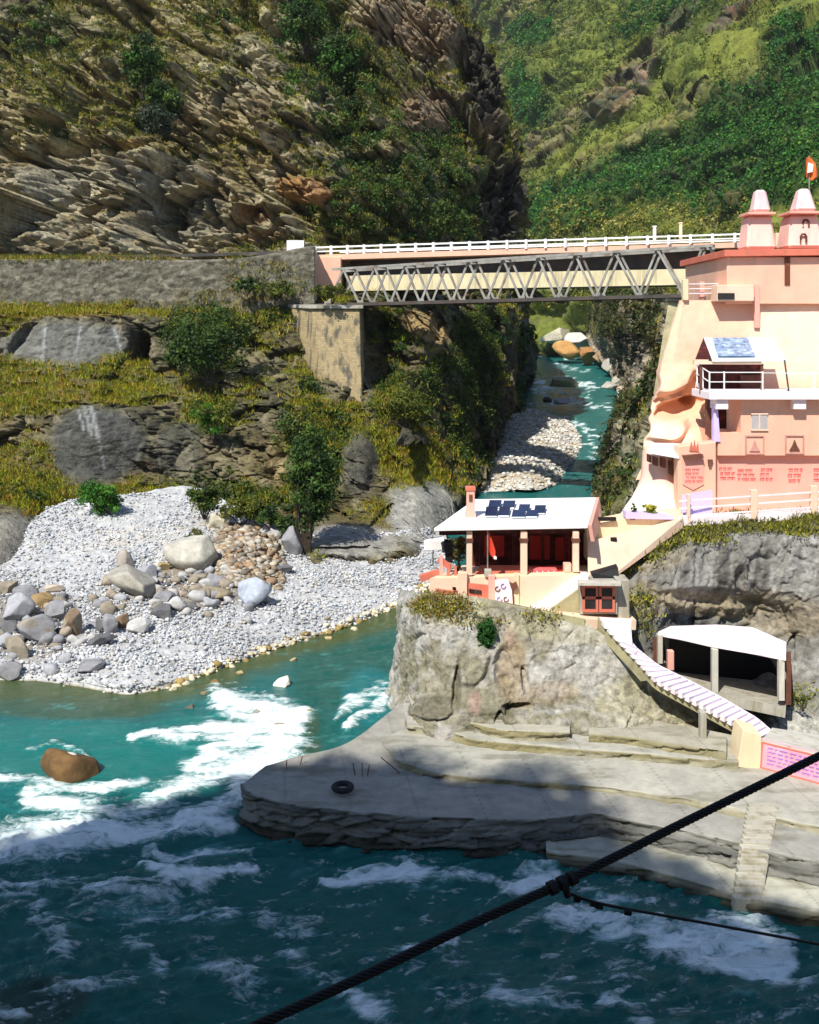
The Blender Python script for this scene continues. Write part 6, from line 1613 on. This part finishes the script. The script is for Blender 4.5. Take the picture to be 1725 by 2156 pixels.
# ================================================================ cables of the footbridge the picture is taken from
cb = [at(440, 2215, 4.05), at(530, 2165, 4.2), at(760, 2058, 4.5), at(980, 1952, 4.8), at(1190, 1856, 5.1), at(1460, 1722, 5.5), at(1725, 1592, 5.9), at(1850, 1530, 6.1)]
ca = thing('steel_cable', cb[4], 'thick black twisted steel cable crossing the lower right of the view', 'cable')
def cable(pts, r, n=12, twist=0.0, lay=.22, strands=6):
    mb = MB(); fine_ = []
    C = np.array([[tuple(p)] for p in pts]); L = sum((pts[i + 1] - pts[i]).length for i in range(len(pts) - 1))
    P = _interp(C, max(40, int(L / .02)), False)[:, 0]
    if twist:
        T = np.gradient(P, axis=0); T /= np.linalg.norm(T, axis=1, keepdims=True)
        up = np.array([0, 0, 1.0]); A = np.cross(T, up); A /= np.linalg.norm(A, axis=1, keepdims=True); B = np.cross(T, A)
        dist = np.concatenate([[0], np.cumsum(np.linalg.norm(np.diff(P, axis=0), axis=1))])
        for k in range(strands):
            an = 2 * np.pi * (dist / lay + k / strands)
            Q = P + (A * np.cos(an)[:, None] + B * np.sin(an)[:, None]) * r * .62
            mb.tube([Vector(q) for q in Q], r * .38, 6)
    else:
        mb.tube([Vector(q) for q in P], r, n)
    return mb
cable(cb, .028, twist=1).build('rope', 'black', ca, smooth=True)
for e0, e1 in ((cb[0], cb[1]), (cb[-1], cb[-2])):
    MB().tube([e0 + (e1 - e0).normalized() * .05, e0 + (e0 - e1).normalized() * 14], .026, 10).build('rope', 'black', ca, smooth=True)
cl = MB(); dirc = (cb[5] - cb[3]).normalized()
for k, s0 in enumerate((-.09, -.02, .05)):
    p = cb[4] + dirc * s0; cl.tube([p - dirc * .022, p + dirc * .022], .043, 10)
cl.tube([cb[4] + Vector((0, -.02, -.02)), cb[4] + Vector((.015, -.02, -.085))], .022, 8)
cl.build('clamp', 'rubber', ca)
c2 = [cb[4] + Vector((.0, -.01, -.06)), at(1262, 1902, 5.1), at(1400, 1928, 5.2), at(1560, 1957, 5.3), at(1725, 1988, 5.45), at(1850, 2012, 5.6)]
sc2 = thing('thin_wire', c2[2], 'thin dark wire running right from the clamp on the thick cable', 'wire')
cable(c2, .0095, 8).build('strand', 'black', sc2)
MB().tube([c2[-1] + (c2[-2] - c2[-1]).normalized() * .03, c2[-1] + (c2[-1] - c2[-2]).normalized() * 14], .0095, 8).build('strand', 'black', sc2)
for x, y in ((1215, 1893), (1250, 1903), (1262, 1908), (1322, 1921)):
    p = at(x, y, 5.1); MB().tube([p - Vector((.02, 0, -.004)), p + Vector((.02, 0, -.004))], .018, 7).build('knot', 'rubber', sc2)
# ================================================================ boulders
_bm = bmesh.new(); bmesh.ops.create_icosphere(_bm, subdivisions=4, radius=1.0)
ICO_V = np.array([v.co[:] for v in _bm.verts]); ICO_F = np.array([[v.index for v in f.verts] for f in _bm.faces]); _bm.free()
_bm = bmesh.new(); bmesh.ops.create_icosphere(_bm, subdivisions=2, radius=1.0)
ICO2_V = np.array([v.co[:] for v in _bm.verts]); ICO2_F = np.array([[v.index for v in f.verts] for f in _bm.faces]); _bm.free()

def onsheet(s, x, y):
    d = (s.x - x) ** 2 + (s.y - y) ** 2
    return Vector(s.P.reshape(-1, 3)[np.argmin(d.ravel())])

def boulder(name, base, rx, ry, rz, colr, seed, lab, cat='boulder', group=None, roll=0.0, low=False, cut=14, stain=None, sink=.25):
    g = np.random.default_rng(seed)
    V = (ICO2_V if low else ICO_V).copy(); Fc = ICO2_F if low else ICO_F
    for k in range(cut):
        n = g.normal(size=3); n /= np.linalg.norm(n); h = g.uniform(.45, .85)
        dd = V @ n - h
        V = V - np.maximum(dd, 0)[:, None] * n * .97
    V *= (1 + .05 * fbm(V * 2 + seed, 3, seed)[:, None] + .02 * fbm(V * 7 + seed, 3, seed + 1)[:, None])
    V = V / np.abs(V).max(0)
    V = V * np.array([rx, ry, rz])
    c, s_ = math.cos(roll), math.sin(roll)
    V = np.stack([V[:, 0] * c - V[:, 2] * s_, V[:, 1], V[:, 0] * s_ + V[:, 2] * c], -1)
    zz = -V[:, 2].min()
    P = V + np.array(base) + np.array([0, ry * .4, zz * (1 - sink) ])
    col = np.array(colr) * (1 + .18 * fbm(V * 1.6 + seed, 4, seed + 2))[:, None]
    if stain is not None:
        col = lerp(col, stain, sstep(0, .3, fbm(V * 1.1 + seed * 3.1, 3, seed + 3)) * .8)
    o = mesh_np(name, P, Fc, 'boulder', None, col, loc=base)
    return tag(o, lab, cat, group)

G1, G2, G3, TAN, WHT, BRN = (.25, .25, .265), (.35, .355, .38), (.14, .14, .145), (.27, .235, .18), (.44, .435, .42), (.20, .135, .085)
BL = [
 (32, 1287, 62, 58, G2, 'large pale grey boulder at the far left of the beach', None, 0), (16, 1325, 38, 28, G3, 'dark grey boulder under the large pale one at the left edge', None, 0),
 (76, 1328, 66, 60, G1, 'big tan and grey boulder near the left edge of the beach', TAN, -.3), (117, 1291, 48, 38, G1, 'blue grey boulder right of the big tan one', None, 0),
 (86, 1268, 42, 28, (.30, .21, .10), 'ochre brown boulder on top of the left boulder heap', None, 0), (52, 1256, 46, 34, G1, 'grey boulder at the top of the left boulder heap', None, 0),
 (12, 1238, 40, 26, TAN, 'tan flat boulder at the left edge above the heap', None, 0), (34, 1368, 38, 44, TAN, 'narrow tan boulder below the big tan and grey one', None, .3),
 (8, 1354, 34, 32, G2, 'pale boulder cut off by the left edge of the beach', None, 0), (18, 1418, 46, 36, G1, 'grey boulder standing at the water at the left edge', None, 0),
 (150, 1317, 32, 54, TAN, 'upright rusty tan boulder in the middle of the left heap', BRN, 0), (232, 1315, 32, 46, G1, 'upright grey slab beside the brown block', None, 0), (208, 1318, 24, 36, G3, 'dark pointed stone left of the upright grey slab', None, 0),
 (260, 1311, 30, 32, BRN, 'reddish brown block on the open pebbles', None, 0), (214, 1350, 54, 20, G3, 'flat dark grey slab tipped on the pebbles', None, .25), (188, 1405, 58, 24, G1, 'flat grey slab near the water line', None, .15),
 (280, 1238, 96, 44, (.36, .34, .29), 'long grey slab leaning down the pebble slope', None, -.5), (344, 1257, 38, 28, G1, 'rounded grey boulder below the long leaning slab', None, 0), (342, 1290, 48, 30, G3, 'dark grey boulder at the lower edge of the rubble', None, 0),
 (304, 1205, 44, 32, G2, 'pale boulder above the long leaning slab', None, 0), (298, 1322, 54, 32, WHT, 'white boulder lying alone on the pebbles', None, 0), (373, 1272, 40, 36, WHT, 'whitish boulder beside the dark grey one', None, 0),
 (412, 1165, 122, 80, (.44, .42, .36), 'huge pale boulder carrying a tuft of brush', None, -.08), (530, 1250, 72, 62, (.37, .41, .48), 'big bluish white boulder below the orange scree', None, .2),
 (612, 1142, 44, 66, G1, 'tall grey boulder beside the trunk of the dark tree', None, 0), (570, 1122, 46, 34, WHT, 'cream boulder at the top of the orange scree', None, 0), (460, 1100, 62, 40, (.55, .50, .38), 'cream boulder behind the huge pale one', None, 0),
 (446, 1226, 52, 28, G1, 'grey angular block in the rubble below the huge boulder', None, -.2), (452, 1249, 64, 24, (.26, .22, .15), 'dark tan slab over a shaded hollow in the rubble', None, -.12), (444, 1272, 26, 24, G2, 'small square grey block under the dark tan slab', None, 0),
 (263, 1180, 34, 52, (.38, .34, .29), 'upright split boulder on the open pebble slope', None, .1), (600, 1200, 42, 20, G3, 'dark slab at the right foot of the orange scree', None, .3), (556, 1262, 24, 26, G1, 'grey stone touching the bluish white boulder', None, 0),
 (346, 1193, 24, 18, (.34, .27, .13), 'small brown stone beside the huge pale boulder', None, 0), (115, 1240, 36, 14, (.5, .42, .33), 'thin flat tan stone at the back of the left heap', None, 0), (320, 1225, 26, 20, G2, 'pale stone between the leaning slab and the rubble', None, 0),
]
for k, (x, y, w_, h_, c, lab, st_, rl_) in enumerate(BL):
    b = onsheet(BEACH, x, y + h_ * .42)
    px = b.y * 1.0 / F
    boulder('boulder', b, w_ * px * (.66 if x < 170 else .6), w_ * px * .5, h_ * px * (.68 if x < 170 else .6), c, 400 + k, lab, 'boulder', None, rl_, stain=st_)
# rubble between them
rg_ = random.Random(12)
for k in range(210):
    if k < 34 or k >= 110: x, y = rg_.gauss(410, 75), rg_.gauss(1236, 30)
    elif k < 50 or k >= 64: x, y = rg_.gauss(85, 65), rg_.gauss(1330, 40)
    else: x, y = rg_.gauss(250, 40), rg_.gauss(1270, 30)
    b = onsheet(BEACH, x, y); r = rg_.uniform(.2, .68) if k < 64 else rg_.uniform(.15, .5)
    zone_ = 'beside the huge pale boulder' if k < 34 or k >= 110 else ('among the left boulder heap' if k < 50 or k >= 64 else 'near the long leaning slab')
    boulder('stone', b, r, r * .8, r * rg_.uniform(.5, .9), rg_.choice((G1, G2, G3, TAN, WHT, (.33, .28, .22))), 500 + k, 'angular rubble stone ' + zone_, 'stone', 'rubble stones ' + zone_, rg_.uniform(-.4, .4), low=True, cut=9)
# orange scree
n = 1500
rngs = np.random.default_rng(31)
ang = rngs.uniform(0, 6.28, n); rad = np.sqrt(rngs.uniform(0, 1, n))
sx_, sy_ = 522 + 66 * rad * np.cos(ang), 1172 + 50 * rad * np.sin(ang)
t0 = np.array([tuple(onsheet(BEACH, a, b)) for a, b in ((522, 1172), (460, 1172), (590, 1172), (522, 1220), (522, 1125))])
rws = []
for iy, y in enumerate((1108, 1130, 1160, 1190, 1218, 1240)):
    r_ = []
    for ix, x in enumerate((448, 480, 520, 560, 596)):
        b = onsheet(BEACH, x, y); up_ = 1.1 * math.sin(math.pi * min(1, max(0, (ix + .0) / 4))) * math.sin(math.pi * (iy + .5) / 6) - .25
        r_.append((x, y, b.y - up_ * .3, b.x, b.z + up_))
    rws.append(r_)
s = Sheet(); Cq = np.array([[(q[3], q[2], q[4]) for q in r_] for r_ in rws])
s.P = _interp(Cq, 80, False); s.P = np.swapaxes(_interp(np.swapaxes(s.P, 0, 1), 80, False), 0, 1)
s.N = grid_normals(s.P); s.flip = s.N[..., 2].mean() < 0; s.N = s.N * (-1 if s.flip else 1); s.x, s.y = proj(s.P)
displace(s, .35 * fbm(s.P * .5, 4, 321))
col = lerp(np.ones(s.P.shape) * np.array((.36, .25, .15)), (.42, .20, .08), sstep(0, .4, fbm(s.P * .4, 3, 322)))
o = sheet_mesh('scree_slope', s, 'rock', col); tag(o, kind='structure')
o = pebbles('scree', s, np.ones(s.x.shape), 1700, rngs, .10, .42, ((.34, .27, .18), (.30, .20, .12), (.40, .35, .27), (.36, .34, .30), (.22, .17, .12), (.18, .16, .13)), power=1.6)
tag(o, 'orange brown scree of broken stone at the back of the beach', 'scree', kind='stuff')

# rocks in the water
def rock_at(x, y, w_, h_, z, c, k, lab, st_=None, sink=.35, rl_=0, cat='rock'):
    b = ground(x, y + h_ * .4, z); px = b.y / F
    return boulder('river_rock', b, w_ * px * .52, w_ * px * .42, h_ * px * .6, c, k, lab, cat, None, rl_, stain=st_, sink=sink)
rock_at(136, 1622, 146, 66, -.3, (.13, .075, .032), 600, 'brown domed rock breaking the turquoise water at the left', (.20, .115, .045), .12)
boulder('river_rock', ground(138, 1606, .62), .72, .5, .26, (.62, .58, .55), 601, 'pale rounded stone capping the brown domed rock', 'rock', sink=.3)
rock_at(596, 1437, 46, 28, -.1, (.72, .68, .56), 602, 'cream white boulder at the head of the rapids')
for k, (x, y, w_, h_, lab) in enumerate(((505, 1418, 20, 16, 'wet tan stone nearest the beach in the shallows'), (455, 1440, 26, 14, 'low brown stone in the shallows below the beach'), (365, 1452, 22, 14, 'pale stone at the beach tip water line'), (430, 1462, 20, 10, 'flat brown stone in the shallows left of the rapids'),
    (400, 1490, 26, 12, 'dark stone on the upstream edge of the left foam tongue'), (590, 1528, 30, 12, 'brown stone washed over by the middle of the rapids'), (540, 1500, 26, 12, 'grey stone in the upper foam of the rapids'), (650, 1500, 22, 12, 'olive stone under the green water beside the rapids'), (745, 1325, 18, 12, 'small cream stone in the green pool'), (690, 1345, 20, 12, 'tan stone off the beach in the green pool'), (620, 1390, 20, 12, 'tan stone by the beach above the cream boulder'))):
    rock_at(x, y, w_, h_, -.12, ((.42, .33, .18), (.25, .17, .07), (.62, .56, .42), (.22, .17, .09), (.12, .11, .08), (.30, .25, .18), (.28, .27, .22), (.24, .24, .08), (.6, .55, .4), (.4, .32, .18), (.45, .36, .2))[k], 610 + k, lab)
# boulders up the gorge
GB = [(1225, 722, 70, 46, 300, (.55, .50, .46), 'big white boulder at the head of the gorge rapids'), (1175, 708, 70, 30, 310, (.48, .44, .33), 'low cream boulder left of the big white one upstream'), (1195, 736, 60, 36, 292, (.50, .28, .10), 'orange boulder before the big white one upstream'),
      (1238, 745, 50, 40, 285, (.36, .18, .07), 'rust brown boulder right of the orange one upstream'), (1270, 752, 40, 30, 275, (.30, .20, .11), 'brown boulder on the right bank upstream'), (1300, 770, 60, 30, 255, (.40, .38, .34), 'grey slab boulder on the right bank upstream'), (1320, 800, 54, 30, 225, (.46, .43, .37), 'pale block on the right bank beside the turquoise run'),
      (1318, 830, 46, 26, 200, (.50, .42, .34), 'pinkish block low on the right bank of the gorge'), (1285, 812, 34, 16, 215, (.44, .42, .38), 'small pale rock at the right edge of the turquoise run'), (1155, 842, 22, 12, 196, (.06, .055, .05), 'small dark rock midstream in the gorge'), (1185, 845, 40, 12, 194, (.40, .38, .42), 'low mauve rock midstream beside the dark one'),
      (1190, 805, 60, 20, 218, (.36, .33, .20), 'flat olive shoal rock in the middle of the turquoise run'), (1250, 700, 30, 50, 312, (.30, .29, .27), 'upright grey rock behind the big white boulder')]
for k, (x, y, w_, h_, Y, c, lab) in enumerate(GB):
    b = at(x, y + h_ * .4, Y); px = Y / F
    boulder('river_rock', b, w_ * px * .52, w_ * px * .5, h_ * px * .6, c, 640 + k, lab, 'rock', sink=.3)

# ================================================================ single trees and bushes
def bush(name, x, y, w_, h_, Y, pal, lab, seed, nclump=26, leaves=60, leaf=.10, cat='bush', trunk=None, stems=4, depth=.8, up=.4):
    g = np.random.default_rng(seed)
    px = Y / F; c = at(x, y, Y); rx, rz = w_ * px * .5, h_ * px * .5; ry = rx * depth
    base = at(x, y + h_ * .5, Y) if trunk is None else at(trunk[0], trunk[1], Y)
    t = thing(name, base, lab, cat)
    d = g.normal(size=(nclump, 3)); d /= np.linalg.norm(d, axis=1, keepdims=True)
    d *= (g.uniform(0, 1, (nclump, 1)) ** .45)
    cent = np.array(c) + d * np.array([rx, ry, rz]) * .78
    rad = g.uniform(.26, .46, nclump) * min(rx, rz)
    rad *= g.uniform(.8, 1.2, nclump)
    V, Fq, cc = leaf_quads(cent, rad, leaves, np.full(nclump, leaf), palette(pal, nclump, g, .3), g, flat=.8, up=up, cvar=.3)
    mesh_np('foliage', V, Fq, 'leaf', t, cc)
    tr = MB()
    b0 = Vector(base) - Vector((0, 0, .3))
    for k in range(stems):
        e = Vector(cent[g.integers(0, nclump)]); mid = b0.lerp(e, .5) + Vector((g.normal() * .15 * rx, g.normal() * .1, 0))
        tr.tube([b0 + Vector((g.normal() * .06, 0, 0)), mid, e], .03 + .035 * rz, 6, .012)
    if trunk is not None:
        top_ = Vector(c); tr.tube([b0, b0.lerp(top_, .35) + Vector((.15, 0, 0)), b0.lerp(top_, .75) - Vector((.2, 0, 0)), top_], .32, 9, .1)
    tr.build('trunk' if trunk is not None else 'stem', 'bark', t)
    return t
paint('bark', (.05, .038, .027), .9, .3, 3, None, 0, .3, 12)
DK = ((.03, .065, .012), (.05, .10, .016), (.022, .05, .014), (.07, .115, .018)); BR = ((.05, .17, .015), (.08, .22, .02), (.035, .11, .012)); OL = ((.11, .13, .018), (.15, .165, .02), (.07, .09, .015)); GR = ((.05, .07, .04), (.07, .085, .055), (.04, .06, .035))
bush('leafy_bush', 440, 715, 195, 160, 100.5, DK, 'big dark green bush on the bench left of the masonry pier', 701, 60, 90, .17)
bush('leafy_bush', 380, 745, 90, 80, 100, DK, 'smaller dark bush hanging at the left side of the big one', 702, 26, 70, .16)
bush('leafy_bush', 500, 690, 90, 70, 101.5, OL, 'olive bush at the upper right of the big dark one', 703, 22, 60, .15)
bush('tree', 655, 1005, 130, 265, 75.8, DK, 'tall dark tree standing at the back of the beach under the cliff', 704, 80, 100, .15, 'tree', trunk=(650, 1165), stems=7)
bush('leafy_bush', 212, 1045, 112, 84, 79.2, BR, 'bright green rounded bush at the head of the pebble slope', 705, 44, 90, .13)
bush('leafy_bush', 450, 878, 100, 80, 93, BR[:1] + OL, 'green bush growing between the grey slabs of the lower cliff', 706, 36, 70, .14)
bush('leafy_bush', 430, 1048, 90, 76, 78.8, DK[1:] + OL, 'dark green bush at the top right of the pebble slope', 707, 34, 70, .14)
bush('leafy_bush', 612, 1105, 80, 60, 76.6, DK, 'dark bush crowding the trunk of the tall dark tree', 733, 26, 70, .12)
bush('leafy_bush', 510, 1072, 120, 60, 78.6, OL, 'low olive bush spreading behind the orange scree', 708, 34, 70, .13)
bush('leafy_bush', 570, 1085, 80, 56, 77.5, DK, 'dark low bush left of the tall dark tree', 709, 24, 60, .13)
bush('brush_tuft', 413, 1134, 62, 46, 75.6, OL + ((.12, .11, .02),), 'tuft of olive brush growing on the huge pale boulder', 710, 22, 70, .09)
bush('leafy_bush', 1024, 1334, 52, 84, 43.0, ((.012, .06, .008), (.02, .085, .012), (.03, .10, .015)), 'bright dark green shrub growing from the face of the bluff', 711, 40, 90, .065)
bush('leafy_bush', 1078, 1308, 16, 16, 44.0, OL, 'tiny shrub on the bluff below the parapet wall', 712, 8, 40, .05)
bush('leafy_bush', 648, 808, 56, 80, 101, DK + OL, 'green bush against the left foot of the masonry pier', 713, 26, 70, .13)
bush('leafy_bush', 620, 910, 110, 110, 92.5, OL + DK, 'spreading olive bush below the masonry pier', 714, 40, 70, .14)
bush('leafy_bush', 850, 850, 120, 90, 101.5, OL, 'olive shrub on the cliff right of the masonry pier', 715, 36, 60, .15)
bush('leafy_bush', 950, 800, 100, 110, 115, OL + DK, 'shrub on the cliff edge over the gorge', 716, 34, 60, .17)
bush('leafy_bush', 520, 600, 80, 36, 107.5, DK, 'dark bush at the end of the road retaining wall', 717, 22, 60, .14)
bush('leafy_bush', 585, 612, 110, 50, 107, ((.12, .14, .02), (.09, .12, .02)), 'yellow green bush beside the bridge abutment', 718, 28, 60, .15)
bush('leafy_bush', 700, 612, 120, 44, 104.6, OL + ((.12, .14, .02),), 'yellow green bush over the pier cap at the end of the truss', 719, 28, 60, .14)
bush('tree', 300, 130, 90, 130, 133, BR[2:] + DK, 'round dark green tree high on the cliff face', 720, 44, 80, .22, 'tree', trunk=(300, 205))
bush('tree', 345, 215, 80, 100, 130, DK, 'dark tree in the shaded hollow below the round tree', 721, 36, 70, .22, 'tree', trunk=(345, 280))
bush('leafy_bush', 330, 250, 90, 70, 128, GR, 'grey green shrub under the dark tree on the cliff', 722, 30, 60, .2)
bush('tree', 640, 40, 110, 110, 146, DK + BR[2:], 'green tree at the top of the cliff gully', 723, 44, 80, .24, 'tree', trunk=(640, 110))
bush('tree', 720, 130, 100, 130, 143, BR[2:] + DK, 'green tree clinging in the middle of the cliff gully', 724, 44, 80, .24, 'tree', trunk=(720, 210))
bush('leafy_bush', 780, 400, 110, 90, 133, ((.05, .09, .015), (.07, .11, .02)), 'broad green bush on the cliff above the bridge railing', 725, 40, 70, .2)
bush('leafy_bush', 940, 460, 110, 80, 134, ((.05, .09, .015), (.08, .12, .02)), 'sunlit green bush at the foot of the spur above the bridge', 726, 40, 70, .2)
bush('leafy_bush', 870, 380, 100, 90, 136, DK + BR[2:], 'dark green bush halfway up the spur', 727, 36, 70, .2)
bush('leafy_bush', 1365, 1075, 46, 34, 50.6, ((.55, .50, .05), (.40, .40, .06), (.2, .25, .05)), 'yellow flowering bush at the corner of the temple porch', 728, 22, 50, .06)
bush('leafy_bush', 1334, 1068, 18, 28, 50.4, DK, 'small dark potted shrub beside the yellow flowers', 729, 8, 40, .05)
bush('leafy_bush', 965, 1150, 50, 80, 49.5, ((.09, .08, .025), (.06, .06, .02), (.13, .11, .04)), 'dry brown green shrub at the left end of the pavilion', 730, 26, 70, .07)
bush('leafy_bush', 1385, 1150, 30, 22, 49.2, OL, 'weedy shrub below the temple stair wall', 731, 12, 40, .06)
bush('leafy_bush', 1690, 1470, 40, 30, 42.5, OL, 'small weed on the rocks right of the shed', 732, 10, 40, .05)
# crest trees behind the viewer, whose shade falls on the platform
gt_ = random.Random(3)
for k in range(17):
    u = TREE_CREST[2][0] + k * (TREE_CREST[-4][0] - TREE_CREST[2][0]) / 16
    zc = np.interp(u, [c[0] for c in TREE_CREST], [c[1] for c in TREE_CREST])
    g = np.random.default_rng(800 + k)
    t = thing('hill_tree', (u, -9.5, zc - 3.6), 'broad tree on the wooded crest behind the viewer', 'tree', 'trees on the crest behind the viewer')
    nc = 26; d = g.normal(size=(nc, 3)); d /= np.linalg.norm(d, axis=1, keepdims=True); d *= g.uniform(0, 1, (nc, 1)) ** .5
    hgt = gt_.uniform(2.2, 3.6)
    cent = np.array((u, -9.5, zc - 3.6 + hgt * .6)) + d * np.array([2.4, 2.4, hgt * .5])
    V, Fq, cc = leaf_quads(cent, g.uniform(.6, 1.1, nc), 50, np.full(nc, .2), palette(DK, nc, g), g)
    mesh_np('foliage', V, Fq, 'leaf', t, cc)
    MB().tube([(u, -9.5, zc - 4.4), (u, -9.5, zc - 3.6 + hgt * .6)], .22, 8, .1).build('trunk', 'bark', t)

# ================================================================ thin valley air
hz = MB().box(-420, 620, -60, 1300, -3, 720).build('haze', 'black')
hm = bpy.data.materials.new('haze_air'); hm.use_nodes = True
ht = hm.node_tree; ht.nodes.remove(ht.nodes['Principled BSDF'])
pv_ = ht.nodes.new('ShaderNodeVolumePrincipled'); pv_.inputs['Color'].default_value = (.80, .88, 1, 1); pv_.inputs['Density'].default_value = .00006; pv_.inputs['Anisotropy'].default_value = .0
ht.links.new(pv_.outputs[0], ht.nodes['Material Output'].inputs['Volume'])
hz.data.materials.clear(); hz.data.materials.append(hm)
tag(hz, kind='stuff')
